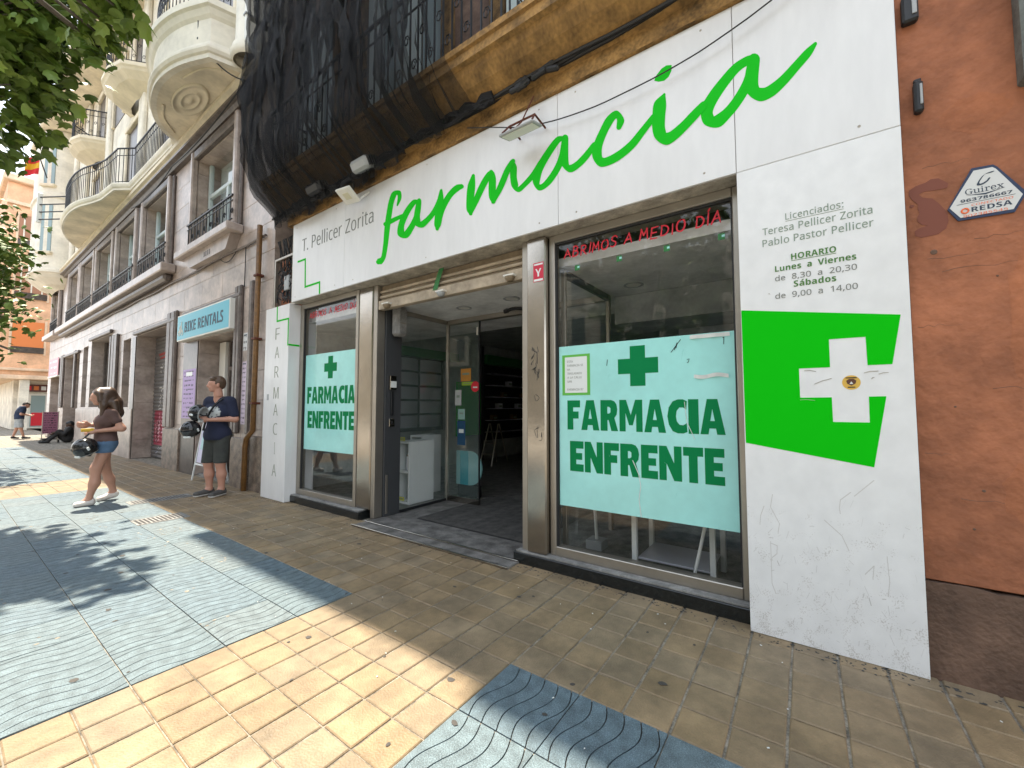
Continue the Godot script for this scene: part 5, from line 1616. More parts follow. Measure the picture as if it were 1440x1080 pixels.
func build_shop_signs() -> void:
	var f := thing("pharmacy_sign", "long white sign above the pharmacy with green script lettering", "sign")
	for e in [[-5.998, -4.7015], [-4.6985, -1.6185], [-1.6155, -0.3125], [-0.3095, 0.468]]:
		boxpart(f, "panel", M.panel, e[0], e[1], 2.868, 4.0, -0.02, 0.0, 0.0025)
	boxpart(f, "end_board", M.panel_edge, -6.012, -6.0, 2.868, 4.0, -0.45, -0.001, 0.002)
	lettering(f, "lettering", "T. Pellicer Zorita", -5.74, -4.11, 3.55, 3.742, 0.0005, M.grey_text, 3, 0.003)
	var zz := 0.0006
	for row in SCRIPT_STROKES:
		var st := mb()
		ribbon(st, row[1], zz, 0.0008)
		zz += 0.0005
		if zz > 0.0028:
			zz = 0.0006
		part(f, "script_stroke", st, M.green)
	var ds := mb()
	prism(ds, pv(SCRIPT_DOT), 0.0006, 0.0016)
	part(f, "script_dot", ds, M.green)
	strip(f, "green_line", [Vector2(-5.84, 3.432), Vector2(-5.645, 3.428), Vector2(-5.628, 3.03), Vector2(-5.258, 3.032), Vector2(-5.254, 2.885)], 0.026, 0.0004, M.green)
	# stains under the lamp and rusty screws
	var sc := mb()
	for x in [-5.9, -4.9, -4.5, -3.2, -1.8, -1.45, -0.5, 0.3]:
		for y in [2.93, 3.94]:
			lathe(sc, [Vector2(0.008, 0.0), Vector2(0.006, 0.003), Vector2(0.0, 0.003)], Vector3(x, y, 0.0), 8, Basis(Vector3.RIGHT, PI / 2))
	part(f, "screws", sc, M.panel_edge)
	# right pillar
	var p := thing("hours_panel", "tall white pillar panel with opening hours and green cross emblem", "sign")
	decal(p, "panel", scuffed_panel(), -0.3095, 0.468, 0.004, 2.864, -0.02, 0.02)
	for e in [["Licenciados:", -0.058, 0.216, 2.487, 2.53, 0, 0], ["Teresa Pellicer Zorita", -0.178, 0.338, 2.419, 2.466, 0, 0], ["Pablo Pastor Pellicer", -0.18, 0.34, 2.347, 2.394, 0, 0], ["HORARIO", -0.037, 0.175, 2.239, 2.275, 1, 1], ["Lunes  a  Viernes", -0.12, 0.261, 2.179, 2.217, 1, 1], ["de  8,30  a  20,30", -0.121, 0.262, 2.116, 2.157, 0, 2], ["Sábados", -0.029, 0.17, 2.072, 2.111, 1, 1], ["de  9,00  a  14,00", -0.123, 0.262, 2.008, 2.049, 0, 2]]:
		lettering(p, "lettering", e[0], e[1], e[2], e[3], e[4], 0.0004, [M.thin_text, M.olive_text, M.grey_text][e[6]], e[5], 0.0015)
	boxpart(p, "underline", M.thin_text, -0.058, 0.216, 2.478, 2.4805, 0.0004, 0.0015, 0.0)
	boxpart(p, "underline", M.olive_text, -0.037, 0.175, 2.231, 2.234, 0.0004, 0.0015, 0.0)
	var gs := mb()
	prism(gs, pv([-0.307, 1.969, 0.429, 1.846, 0.387, 1.586, 0.287, 1.586, 0.284, 1.742, 0.125, 1.743, 0.125, 1.584, -0.02, 1.584, -0.019, 1.413, 0.127, 1.413, 0.128, 1.275, 0.285, 1.275, 0.286, 1.415, 0.357, 1.416, 0.294, 1.036, -0.304, 1.137]), 0.0004, 0.0015)
	part(p, "green_emblem", gs, M.green_flat)
	var mk := mb()
	for e in [[0.005, 1.57, 0.06, 1.563], [0.05, 1.49, 0.13, 1.52], [0.27, 1.545, 0.33, 1.552], [0.3, 1.51, 0.312, 1.518], [0.33, 1.535, 0.37, 1.542], [-0.02, 1.4, 0.05, 1.396], [-0.16, 2.05, -0.15, 2.047]]:
		tube(mk, [Vector3(e[0], e[1], 0.0012), Vector3((e[0] + e[2]) * 0.5, (e[1] + e[3]) * 0.5 + 0.004, 0.0016), Vector3(e[2], e[3], 0.0012)], 0.0016, -1.0, 4)
	part(p, "scratches", mk, M.panel_edge)
	var dg := thing("round_sticker", "round yellow sticker with a dark brown badge on the white cross", "sticker", Vector3(0.215, 1.494, 0.0))
	var d0 := mb()
	lathe(d0, [Vector2(0.0, 0.0012), Vector2(0.04, 0.0012), Vector2(0.04, 0.0)], Vector3.ZERO, 24, Basis(Vector3.RIGHT, PI / 2))
	part(dg, "disc", d0, mat(lin(0.62, 0.38, 0.06), 0.5))
	var d1 := mb()
	prism(d1, pv([-0.022, 0.01, -0.01, 0.02, 0.01, 0.02, 0.022, 0.01, 0.018, -0.006, 0.0, -0.018, -0.018, -0.006]), 0.0014, 0.0022)
	part(dg, "badge", d1, mat(lin(0.09, 0.03, 0.015), 0.5))
	boxpart(dg, "band", M.black, -0.024, 0.024, 0.023, 0.029, 0.0014, 0.0022, 0.0)
	boxpart(dg, "band", M.black, -0.016, 0.016, -0.029, -0.023, 0.0014, 0.0022, 0.0)
	var d2 := mb()
	prism(d2, pv([-0.008, -0.008, 0.008, -0.008, 0.0, 0.006]), 0.0024, 0.003)
	part(dg, "snout", d2, M.white_lam)
	# left pillar
	var l := thing("pillar_sign", "white pillar left of the pharmacy with spaced vertical lettering", "sign")
	boxpart(l, "cladding", M.panel, -6.77, -6.052, 0.004, 2.862, -0.42, 0.0, 0.003)
	var cy := [2.451, 2.168, 1.878, 1.565, 1.315, 1.034, 0.75, 0.433]
	var word := "FARMACIA"
	for k in 8:
		var w := 0.018 if word[k] == "I" else 0.15 if word[k] == "M" else 0.125
		var x := -6.385 + 0.003 * k
		lettering(l, "letter", word[k], x - w * 0.5, x + w * 0.5, cy[k] - 0.085, cy[k] + 0.085, 0.0004, M.gold_text, 3, 0.002)
	strip(l, "green_line", [Vector2(-6.415, 2.848), Vector2(-6.41, 2.64), Vector2(-6.066, 2.64)], 0.024, 0.0004, M.green)
	boxpart(l, "green_line", M.green, -6.078, -6.054, 2.245, 2.64, 0.0012, 0.0042, 0.0)
	boxpart(l, "green_line", M.green, -6.0515, -6.049, 2.245, 2.27, -0.158, 0.0, 0.0)
	boxpart(l, "peeled_patch", M.grey_plastic, -6.66, -6.6, 1.46, 1.55, 0.0004, 0.0015, 0.0)

const BRUSH := {
	"A": [[0, 0, 0.5, 1], [0.46, 1, 1, 0], [0.18, 0.36, 0.84, 0.4]],
	"B": [[0.1, 0, 0.12, 1], [0.1, 1, 0.6, 0.96, 0.75, 0.78, 0.6, 0.58, 0.12, 0.52], [0.12, 0.52, 0.7, 0.48, 0.9, 0.28, 0.7, 0.06, 0.08, 0]],
	"R": [[0.1, 0, 0.12, 1], [0.1, 1, 0.65, 0.95, 0.8, 0.75, 0.6, 0.55, 0.12, 0.5], [0.35, 0.5, 0.95, 0]],
	"I": [[0.5, 0, 0.52, 1]],
	"Í": [[0.5, 0, 0.52, 1], [0.45, 1.15, 0.8, 1.36]],
	"M": [[0, 0, 0.16, 1], [0.12, 1, 0.5, 0.38], [0.48, 0.38, 0.88, 1], [0.84, 1, 1, 0]],
	"O": [[0.55, 1, 0.2, 0.88, 0.05, 0.5, 0.2, 0.1, 0.55, 0, 0.88, 0.15, 0.98, 0.55, 0.82, 0.92, 0.5, 1]],
	"S": [[0.9, 0.85, 0.6, 1, 0.25, 0.9, 0.2, 0.68, 0.5, 0.52, 0.8, 0.35, 0.75, 0.1, 0.4, 0, 0.05, 0.15]],
	"E": [[0.1, 1, 0.1, 0], [0.06, 0.98, 0.85, 1], [0.06, 0.02, 0.9, 0], [0.1, 0.52, 0.75, 0.52]],
	"D": [[0.1, 0, 0.12, 1], [0.06, 1, 0.6, 0.92, 0.92, 0.6, 0.85, 0.25, 0.55, 0.04, 0.06, 0]],
}
const GLYPH := {"F": 0.86, "A": 1.16, "R": 1.06, "M": 1.32, "C": 1.0, "I": 0.5, "E": 0.86, "N": 1.1, "T": 0.92}
func heavy_letter(parent: Node, ch: String, x0: float, x1: float, y0: float, y1: float, z: float) -> void:
	# fat condensed capitals cut from sheet: outlines on a unit square, holes left by splitting the outline
	var shapes := {
		"F": [[0, 0, 0.46, 0, 0.46, 0.38, 0.88, 0.38, 0.88, 0.62, 0.46, 0.62, 0.46, 0.76, 1, 0.76, 1, 1, 0, 1]],
		"E": [[0, 0, 1, 0, 1, 0.24, 0.46, 0.24, 0.46, 0.39, 0.9, 0.39, 0.9, 0.61, 0.46, 0.61, 0.46, 0.76, 1, 0.76, 1, 1, 0, 1]],
		"A": [[0, 0, 0.33, 0, 0.37, 0.17, 0.5, 0.17, 0.5, 0.38, 0.41, 0.38, 0.5, 0.72, 0.5, 1, 0.29, 1], [1, 0, 0.71, 1, 0.5, 1, 0.5, 0.72, 0.59, 0.38, 0.5, 0.38, 0.5, 0.17, 0.63, 0.17, 0.67, 0]],
		"R": [[0, 0, 0.4, 0, 0.4, 1, 0, 1], [0.4, 0.35, 0.47, 0.35, 0.62, 0, 1, 0, 0.8, 0.42, 0.93, 0.53, 0.97, 0.7, 0.92, 0.86, 0.8, 0.96, 0.62, 1, 0.4, 1, 0.4, 0.78, 0.5, 0.78, 0.58, 0.74, 0.58, 0.6, 0.5, 0.56, 0.4, 0.56]],
		"M": [[0, 0, 0.27, 0, 0.27, 0.58, 0.42, 0.2, 0.58, 0.2, 0.73, 0.58, 0.73, 0, 1, 0, 1, 1, 0.7, 1, 0.5, 0.52, 0.3, 1, 0, 1]],
		"C": [[1, 0.05, 0.97, 0.3, 0.8, 0.24, 0.62, 0.25, 0.48, 0.35, 0.44, 0.5, 0.48, 0.66, 0.62, 0.76, 0.8, 0.76, 0.96, 0.7, 1, 0.94, 0.8, 1, 0.55, 1.0, 0.28, 0.94, 0.08, 0.76, 0, 0.5, 0.07, 0.25, 0.26, 0.06, 0.52, 0, 0.8, 0]],
		"I": [[0, 0, 1, 0, 1, 1, 0, 1]],
		"N": [[0, 0, 0.33, 0, 0.33, 0.5, 0.66, 0, 1, 0, 1, 1, 0.67, 1, 0.67, 0.5, 0.34, 1, 0, 1]],
		"T": [[0.28, 0, 0.72, 0, 0.72, 0.75, 1, 0.75, 1, 1, 0, 1, 0, 0.75, 0.28, 0.75]],
	}
	var st := mb()
	for sh in shapes[ch]:
		var p := PackedVector2Array()
		for i in range(0, sh.size(), 2):
			p.append(Vector2(lerpf(x0, x1, sh[i]), lerpf(y0, y1, sh[i + 1])))
		prism(st, p, z, z + 0.001)
	part(parent, "letter", st, M.green_dark)

func build_shop_window_prints() -> void:
	var zb := -0.1995
	for e in [["right", -1.725, -0.366, 0.527, 1.878, Vector2(-1.04, 1.676), 0.156, [-1.652, -0.437, 1.168, 1.414], [-1.63, -0.45, 0.823, 1.073]], ["left", -5.925, -4.665, 0.752, 2.107, Vector2(-5.28, 1.903), 0.154, [-5.868, -4.695, 1.405, 1.643], [-5.843, -4.7, 1.058, 1.3]]]:
		var t := thing("window_poster", "pale turquoise film with green cross and bold lettering in the %s shop window" % e[0], "poster", Vector3.ZERO, 0.0, "turquoise films in the shop windows")
		boxpart(t, "film", M.film, e[1], e[2], e[3], e[4], zb, zb + 0.002, 0.0)
		var st := mb()
		prism(st, cross_poly(e[5], e[6], e[6] * 0.76), zb + 0.0022, zb + 0.003)
		part(t, "cross", st, M.green_dark)
		for k in 2:
			var b: Array = e[7 + k]
			var word: String = ["FARMACIA", "ENFRENTE"][k]
			var wid := 0.0
			for ch in word:
				wid += GLYPH[ch]
			var x: float = b[0]
			for ch in word:
				var adv: float = (b[1] - b[0]) * GLYPH[ch] / wid
				heavy_letter(t, ch, x + adv * 0.035, x + adv * 0.965, b[2], b[3], zb + 0.0022)
				x += adv
		# bubbles and creases in the film
		var cr := mb()
		for k in 9:
			var x := rng.randf_range(e[1] + 0.1, e[2] - 0.1)
			var y := rng.randf_range(e[3] + 0.1, e[4] - 0.1)
			tube(cr, [Vector3(x, y, zb + 0.002), Vector3(x + rng.randf_range(-0.03, 0.03), y - rng.randf_range(0.02, 0.09), zb + 0.002)], 0.0018, 0.0006, 4)
		part(t, "creases", cr, M.film)
	# red brush writing
	for e in [["right", [["ABRIMOS", -1.676, -1.184], ["A", -1.14, -1.061], ["MEDIO", -1.015, -0.667], ["DÍA", -0.61, -0.43]]], ["left", [["ABRIMOS", -5.86, -5.42], ["A", -5.36, -5.28], ["MEDIO", -5.22, -4.92], ["DÍA", -4.86, -4.69]]]]:
		var t := thing("red_writing", "red hand-painted line of capitals on top of the %s shop window" % e[0], "writing", Vector3.ZERO, 0.0, "red writing on the shop windows")
		for w in e[1]:
			var n: int = w[0].length()
			var wid := 0.0
			for ch in w[0]:
				wid += 0.45 if ch in ["I", "Í"] else 1.0
			var x: float = w[1]
			for ch in w[0]:
				var adv: float = (w[2] - w[1]) * (0.45 if ch in ["I", "Í"] else 1.0) / wid
				var y0 := 2.65 + rng.randf_range(-0.006, 0.006)
				var hgt := rng.randf_range(0.076, 0.088)
				var lean := rng.randf_range(0.05, 0.16)
				var st := mb()
				var zz := -0.1992
				for line in BRUSH[ch]:
					var pts := []
					for i in range(0, line.size(), 2):
						pts.append(Vector2(x + adv * (0.1 + 0.78 * line[i]) + lean * hgt * line[i + 1], y0 + hgt * line[i + 1]))
					pen(st, pts, rng.randf_range(0.0105, 0.0135), zz)
					zz += 0.0003
				part(t, "letter", st, M.red_paint)
				x += adv
	for k in 4:
		var x: float = [-1.543, -1.172, -0.803, -0.433][k]
		var t := thing("green_sticker", "small green square sticker, %s of four along the top of the right shop window" % ["first", "second", "third", "last"][k], "sticker", Vector3(x, 2.548, -0.1995), 0.0, "green squares on the right shop window")
		boxpart(t, "square", M.green_tape, -0.024, 0.02, -0.024, 0.022, 0.0, 0.0015, 0.0)
		boxpart(t, "notch", M.film, 0.0, 0.02, -0.006, 0.01, 0.0016, 0.0024, 0.0)
	var nt := thing("framed_notice", "white typed notice in a bright green frame on the right shop window", "notice")
	var zn := -0.1963
	boxpart(nt, "frame", mat(lin(0.1, 0.42, 0.05), 0.5), -1.693, -1.436, 1.458, 1.802, zn, zn + 0.001, 0.0)
	boxpart(nt, "paper", M.white_lam, -1.668, -1.462, 1.478, 1.782, zn + 0.0012, zn + 0.0018, 0.0)
	var lines := ["ESTA", "FARMACIA SE", "HA", "TRASLADADO", "A LA CALLE", "SAN", "", "FARMACIA 87"]
	for k in lines.size():
		if lines[k] != "":
			var w: float = 0.0135 * lines[k].length()
			lettering(nt, "lettering", lines[k], -1.645, -1.645 + w, 1.735 - 0.034 * k, 1.753 - 0.034 * k, zn + 0.0019, M.grey_text, 0, 0.0006)
	for e in [[-0.65, -0.4, 1.858, "upper"], [-0.628, -0.414, 1.576, "lower"]]:
		var t := thing("tape_strip", "%s peeling white tape strip on the right shop window" % e[3], "tape", Vector3.ZERO, 0.0, "white tape strips on the right window")
		var st := mb()
		var n := 14
		for i in n:
			var xa := lerpf(e[0], e[1], float(i) / n)
			var xb := lerpf(e[0], e[1], float(i + 1) / n)
			var za := -0.19 + 0.005 * sin(i * 0.9)
			var zb2 := -0.19 + 0.005 * sin((i + 1) * 0.9)
			var ya: float = e[2] - (0.007 * sin(i * 0.5) if e[2] < 1.7 else 0.0)
			var yb: float = e[2] - (0.007 * sin((i + 1) * 0.5) if e[2] < 1.7 else 0.0)
			quad(st, Vector3(xa, ya - 0.013, za), Vector3(xb, yb - 0.013, zb2), Vector3(xb, yb + 0.013, zb2 + 0.006), Vector3(xa, ya + 0.013, za + 0.006), Vector3.BACK)
		part(t, "strip", st, M.white_lam)
		boxpart(t, "stuck_end", M.white_lam, e[0] - 0.008, e[0] + 0.012, e[2] - 0.012, e[2] + 0.012, -0.1968, -0.1955, 0.0)
	var ck := thing("glass_crack", "pale taped crack running down the right shop window", "crack")
	hair_line(ck, "crack", [Vector3(-0.704, 1.396, -0.1955), Vector3(-0.69, 1.25, -0.1955), Vector3(-0.64, 1.13, -0.1955)], 0.0022, M.white_lam)
	hair_line(ck, "crack", [Vector3(-1.09, 0.95, -0.1955), Vector3(-1.045, 0.85, -0.1955), Vector3(-1.03, 0.76, -0.1955), Vector3(-1.045, 0.66, -0.1955), Vector3(-1.03, 0.53, -0.1955)], 0.003, M.white_lam)
	var sb := thing("ink_scribbles", "black ink scribbles beside the cross on the right shop window", "graffiti")
	for q in [[[-1.29, 1.69], [-1.283, 1.74], [-1.288, 1.71]], [[-0.79, 1.76], [-0.72, 1.85]], [[-0.765, 1.775], [-0.745, 1.83], [-0.752, 1.79]], [[-0.44, 1.79], [-0.437, 1.84], [-0.445, 1.835]], [[-0.68, 1.7], [-0.665, 1.705], [-0.67, 1.68], [-0.68, 1.678]]]:
		var pts := []
		for v in q:
			pts.append(Vector3(v[0], v[1], -0.1955))
		hair_line(sb, "stroke", pts, 0.0022, M.black)
	var rs := thing("alarm_sticker", "red alarm sticker with white figure on the steel column", "sticker", Vector3(-1.873, 2.545, -0.1))
	boxpart(rs, "sheet", mat(lin(0.5, 0.012, 0.04), 0.4), -0.052, 0.052, -0.085, 0.085, 0.0004, 0.0016, 0.0)
	var fg := mb()
	prism(fg, pv([-0.03, 0.03, -0.016, 0.03, 0.0, 0.0, 0.016, 0.03, 0.03, 0.03, 0.008, -0.012, 0.008, -0.04, -0.008, -0.04, -0.008, -0.012]), 0.0018, 0.0024)
	part(rs, "figure", fg, M.white_lam)
	boxpart(rs, "caption", M.white_lam, -0.045, 0.045, 0.062, 0.076, 0.0018, 0.0024, 0.0)
	boxpart(rs, "caption", M.white_lam, -0.046, 0.046, -0.08, -0.062, 0.0018, 0.0024, 0.0)
	var cg := thing("column_scribbles", "black marker scribbles on the steel column beside the doorway", "graffiti")
	for k in 12:
		var x := rng.randf_range(-1.96, -1.86)
		var y := rng.randf_range(0.95, 1.9)
		var pts := []
		for i in 5:
			pts.append(Vector3(clampf(x + rng.randf_range(-0.03, 0.03), -1.985, -1.82), y + rng.randf_range(-0.05, 0.05), -0.0995))
		hair_line(cg, "stroke", spline(pts, 3), 0.0022, M.rubber)

# ---------------------------------------------------------------- lamps, cables, signs on the walls, street things
func printed_sheet(w: int, h: int, base: Color, ink: Color, seed_: int, rows: int) -> StandardMaterial3D:
	var im := Image.create(w, h, false, Image.FORMAT_RGB8)
	im.fill(base)
	var r := RandomNumberGenerator.new()
	r.seed = seed_
	for k in rows:
		var y := int((k + 0.4) * h / rows)
		var x := int(w * 0.1)
		while x < w * 0.86:
			var l := r.randi_range(int(w * 0.03), int(w * 0.16))
			im.fill_rect(Rect2i(x, y, mini(l, int(w * 0.9) - x), maxi(2, int(h * r.randf_range(0.2, 0.5) / rows))), ink if r.randf() > 0.25 else base.lerp(ink, 0.4))
			x += l + r.randi_range(2, int(w * 0.06) + 3)
	return printed(im, 0.5)

func build_street_things() -> void:
	# projectors over the sign
	for e in [[Vector3(-4.02, 4.13, 0.2), M.grey_plastic, "grey box floodlight with finned end under the balcony net"], [Vector3(-5.0, 4.16, 0.2), M.black_metal, "dark box floodlight left of the white square lamp"]]:
		var t := thing("floodlight", e[2], "floodlight", e[0], 0.0, "lamps above the pharmacy sign")
		var q := Basis(Vector3.RIGHT, 0.5)
		var s := mb()
		bx(s, Vector3(0, 0, 0), Vector3(0.3, 0.13, 0.2), 0.03, q)
		part(t, "housing", s, e[1])
		for k in 5:
			var s2 := mb()
			bx(s2, q * Vector3(0.165, 0.0, -0.07 + 0.035 * k), Vector3(0.02, 0.1, 0.018), 0.003, q)
			part(t, "fin", s2, M.black)
		var s3 := mb()
		tube(s3, [Vector3(-0.14, 0.0, 0.0), Vector3(-0.17, -0.02, -0.17)], 0.012, -1.0, 6)
		tube(s3, [Vector3(0.14, 0.0, 0.0), Vector3(0.17, -0.02, -0.17)], 0.012, -1.0, 6)
		part(t, "bracket", s3, M.black_metal)
	var w := thing("floodlight", "flat white square floodlight in front of the thin grey name lettering", "floodlight", Vector3(-4.33, 3.86, 0.2), 0.0, "lamps above the pharmacy sign")
	var qw := Basis(Vector3.RIGHT, -0.55) * Basis(Vector3.UP, 0.1)
	var ws := mb()
	bx(ws, Vector3.ZERO, Vector3(0.25, 0.03, 0.2), 0.008, qw)
	part(w, "housing", ws, M.white_plastic)
	var wl := mb()
	bx(wl, qw * Vector3(0, -0.017, 0), Vector3(0.1, 0.006, 0.08), 0.002, qw)
	part(w, "lens", wl, mat(lin(0.6, 0.56, 0.4), 0.3))
	var wb := mb()
	tube(wb, [qw * Vector3(0.09, 0.01, -0.09), Vector3(0.13, 0.09, -0.2)], 0.012, -1.0, 6)
	part(w, "bracket", wb, M.white_plastic)
	var fc := thing("floodlight", "flat rectangular floodlight with rusty red bracket hanging over the script", "floodlight", Vector3(-1.86, 3.66, 0.2), 0.0, "lamps above the pharmacy sign")
	var q3 := Basis(Vector3.RIGHT, 0.28)
	var f0 := mb()
	bx(f0, Vector3.ZERO, Vector3(0.34, 0.02, 0.16), 0.006, q3)
	part(fc, "housing", f0, M.grey_plastic)
	var f1 := mb()
	bx(f1, q3 * Vector3(0, -0.012, 0), Vector3(0.3, 0.004, 0.12), 0.0, q3)
	part(fc, "glass", f1, M.white_plastic)
	for s in [-1.0, 1.0]:
		var f2 := mb()
		tube(f2, [Vector3(0.15 * s, 0.01, 0.05), Vector3(0.13 * s, 0.1, -0.02), Vector3(0.13 * s, 0.08, -0.19)], 0.009, -1.0, 5)
		part(fc, "bracket", f2, M.rust)
	var f3 := mb()
	tube(f3, [Vector3(-0.13, 0.1, -0.02), Vector3(0.13, 0.1, -0.02)], 0.009, -1.0, 5)
	tube(f3, [Vector3(-0.1, 0.02, 0.0), Vector3(0.0, 0.09, -0.02), Vector3(0.05, 0.36, -0.13)], 0.006, -1.0, 5)
	part(fc, "stay", f3, M.rust)
	# cables
	var cb := thing("cable_bundle", "thick bundle of black cables under the ochre cornice", "cables")
	for k in 7:
		var pts := []
		for i in 36:
			var t := i / 35.0
			pts.append(Vector3(lerpf(-6.4, 0.46, t), 4.165 + 0.012 * sin(t * 31.0 + k * 1.7) + 0.008 * (k % 3) + rng.randf_range(-0.004, 0.004), 0.075 + 0.014 * (k % 4) + 0.006 * sin(t * 17.0 + k)))
		var st := mb()
		tube(st, pts, 0.015 if k < 4 else 0.009, -1.0, 6)
		part(cb, "cable", st, M.wire)
	var kn := mb()
	for i in 9:
		var c := Vector3(-1.78 + rng.randf_range(-0.18, 0.22), 4.14 + rng.randf_range(-0.02, 0.03), 0.12)
		bx(kn, c, Vector3(rng.randf_range(0.08, 0.18), 0.045, 0.05), 0.015, Basis.from_euler(Vector3(rng.randf(), 0.0, rng.randf_range(-0.3, 0.3))))
	part(cb, "taped_joint", kn, M.black)
	var hc := thing("hanging_cable", "thin black cable sagging in front of the green script", "cable")
	var hs := mb()
	var hp := []
	for v in [[-2.577, 4.056], [-2.273, 3.938], [-1.984, 3.82], [-1.78, 3.763], [-1.552, 3.719], [-1.256, 3.691], [-1.02, 3.694], [-0.802, 3.704], [-0.601, 3.727], [-0.427, 3.759], [-0.085, 3.859], [0.3, 4.05]]:
		hp.append(Vector3(v[0], v[1], 0.06))
	tube(hs, spline(hp, 3), 0.005, -1.0, 5)
	part(hc, "cable", hs, M.wire)
	var hk := mb()
	tube(hk, [Vector3(0.3, 4.05, 0.06), Vector3(0.32, 4.07, 0.02)], 0.008, -1.0, 5)
	part(hc, "hook", hk, M.black_metal)
	var wc := thing("wall_cable", "grey cable clipped along the stone house below the first floor sills", "cable")
	var pts2 := []
	for i in 24:
		var t := i / 23.0
		pts2.append(Vector3(lerpf(-7.15, -24.0, t), 4.19 - 0.03 * sin(t * 40.0) * 0.5, -0.12))
	var s9 := mb()
	tube(s9, pts2, 0.02, -1.0, 6)
	part(wc, "cable", s9, M.moulding)
	var s8 := mb()
	tube(s8, sag(Vector3(-9.0, 4.17, -0.12), Vector3(-8.3, 4.17, -0.12), 0.12), 0.008, -1.0, 5)
	tube(s8, [Vector3(-7.9, 4.18, -0.12), Vector3(-7.9, 3.45, -0.12)], 0.008, -1.0, 5)
	part(wc, "loop", s8, M.wire)
	var wd := thing("wall_cable", "loose black wires looping under the cream balconies", "cable")
	var s7 := mb()
	tube(s7, sag(Vector3(-8.2, 7.6, 0.6), Vector3(-7.6, 6.92, 0.09), 0.14), 0.012, -1.0, 5)
	tube(s7, sag(Vector3(-7.6, 6.92, 0.09), Vector3(-11.6, 6.84, 0.02), 0.12, 16), 0.012, -1.0, 5)
	tube(s7, sag(Vector3(-11.6, 6.84, 0.02), Vector3(-15.0, 6.84, 0.0), 0.16, 16), 0.012, -1.0, 5)
	tube(s7, [Vector3(-8.16, 9.4, 0.62), Vector3(-8.17, 8.3, 0.64), Vector3(-8.2, 7.6, 0.6)], 0.012, -1.0, 5)
	tube(s7, sag(Vector3(-7.05, 6.4, -0.12), Vector3(-7.02, 5.95, -0.12), -0.02), 0.01, -1.0, 5)
	part(wd, "wires", s7, M.wire)
	var s6 := mb()
	bx(s6, Vector3(-8.2, 7.6, 0.6), Vector3(0.05, 0.05, 0.05), 0.01)
	part(wd, "clip", s6, M.black)
	var bp := thing("drain_pipe", "brown drain pipe at the edge of the stone house", "pipe")
	var s5 := mb(true)
	tube(s5, [Vector3(-7.26, 4.36, -0.07), Vector3(-7.27, 0.98, -0.07), Vector3(-7.42, 0.84, -0.04), Vector3(-7.46, 0.7, -0.04), Vector3(-7.46, -0.01, -0.04)], 0.042, -1.0, 10)
	part(bp, "tube", s5, M.pipe, true)
	for y in [1.4, 2.45, 3.5]:
		boxpart(bp, "clamp", M.rust, -7.325, -7.205, y, y + 0.035, -0.14, -0.02, 0.004)
	var wp := thing("white_pipe", "bent white pipe on the cream wall beside the black net", "pipe")
	var s4 := mb(true)
	tube(s4, [Vector3(-6.95, 8.0, -0.05), Vector3(-6.95, 8.02, 0.3), Vector3(-6.95, 7.95, 0.34), Vector3(-6.95, 7.15, 0.34), Vector3(-6.85, 6.9, 0.25), Vector3(-6.5, 6.75, 0.2)], 0.04, -1.0, 8)
	part(wp, "tube", s4, M.white_plastic, true)
	boxpart(wp, "clamp", M.grey_plastic, -7.0, -6.9, 7.5, 7.53, 0.0, 0.39, 0.004)
	# bike shop sign
	var bs := thing("shop_sign", "light blue bike rental sign over the doorway", "sign")
	boxpart(bs, "case", M.white_plastic, -10.82, -8.15, 2.73, 3.28, -0.14, 0.0, 0.008)
	boxpart(bs, "face", M.cyan_sign, -10.79, -8.18, 2.76, 3.25, 0.0005, 0.004, 0.0)
	lettering(bs, "lettering", "BIKE RENTALS", -10.36, -8.42, 2.88, 3.1, 0.0045, M.sign_ink, 1, 0.003)
	var ic := mb()
	for c in [Vector3(-10.66, 2.9, 0.006), Vector3(-10.5, 2.9, 0.006)]:
		var rp := []
		for k in 13:
			rp.append(c + Vector3(cos(k * TAU / 12.0) * 0.055, sin(k * TAU / 12.0) * 0.055, 0))
		tube(ic, rp, 0.008, -1.0, 4)
	tube(ic, [Vector3(-10.66, 2.9, 0.006), Vector3(-10.62, 3.05, 0.006), Vector3(-10.54, 3.05, 0.006), Vector3(-10.5, 2.9, 0.006)], 0.009, -1.0, 4)
	tube(ic, [Vector3(-10.62, 3.05, 0.006), Vector3(-10.58, 2.9, 0.006), Vector3(-10.54, 3.05, 0.006), Vector3(-10.53, 3.13, 0.006)], 0.009, -1.0, 4)
	part(bs, "bicycle_mark", ic, M.white_plastic)
	var po := thing("price_poster", "tall lilac poster on the dark pier beside the bike shop door", "poster")
	decal(po, "sheet", printed_sheet(160, 256, Color(0.62, 0.52, 0.72), Color(0.2, 0.13, 0.3), 4, 11), -10.78, -10.06, 1.12, 2.14, -0.13, 0.004)
	boxpart(po, "header", M.white_lam, -10.6, -10.25, 2.0, 2.08, -0.1258, -0.125, 0.0)
	for e in [[2.33, 2.64, "small black and white notice high on the bike shop's right jamb", Color(0.8, 0.8, 0.8), Color(0.08, 0.08, 0.08), 3], [1.06, 2.14, "long narrow pale notice on the bike shop's right jamb", Color(0.78, 0.72, 0.78), Color(0.25, 0.2, 0.28), 14]]:
		var n := thing("paper_notice", e[2], "notice")
		decal(n, "sheet", printed_sheet(64, 256, e[3], e[4], 9 + e[5], e[5]), -7.93, -7.77, e[0], e[1], -0.148, 0.004)
		boxpart(n, "heading", M.sign_ink, -7.91, -7.79, e[1] - 0.05, e[1] - 0.03, -0.1438, -0.1432, 0.0)
	var ps := thing("pink_sign", "faded pink sign over the far doorway of the stone house", "sign")
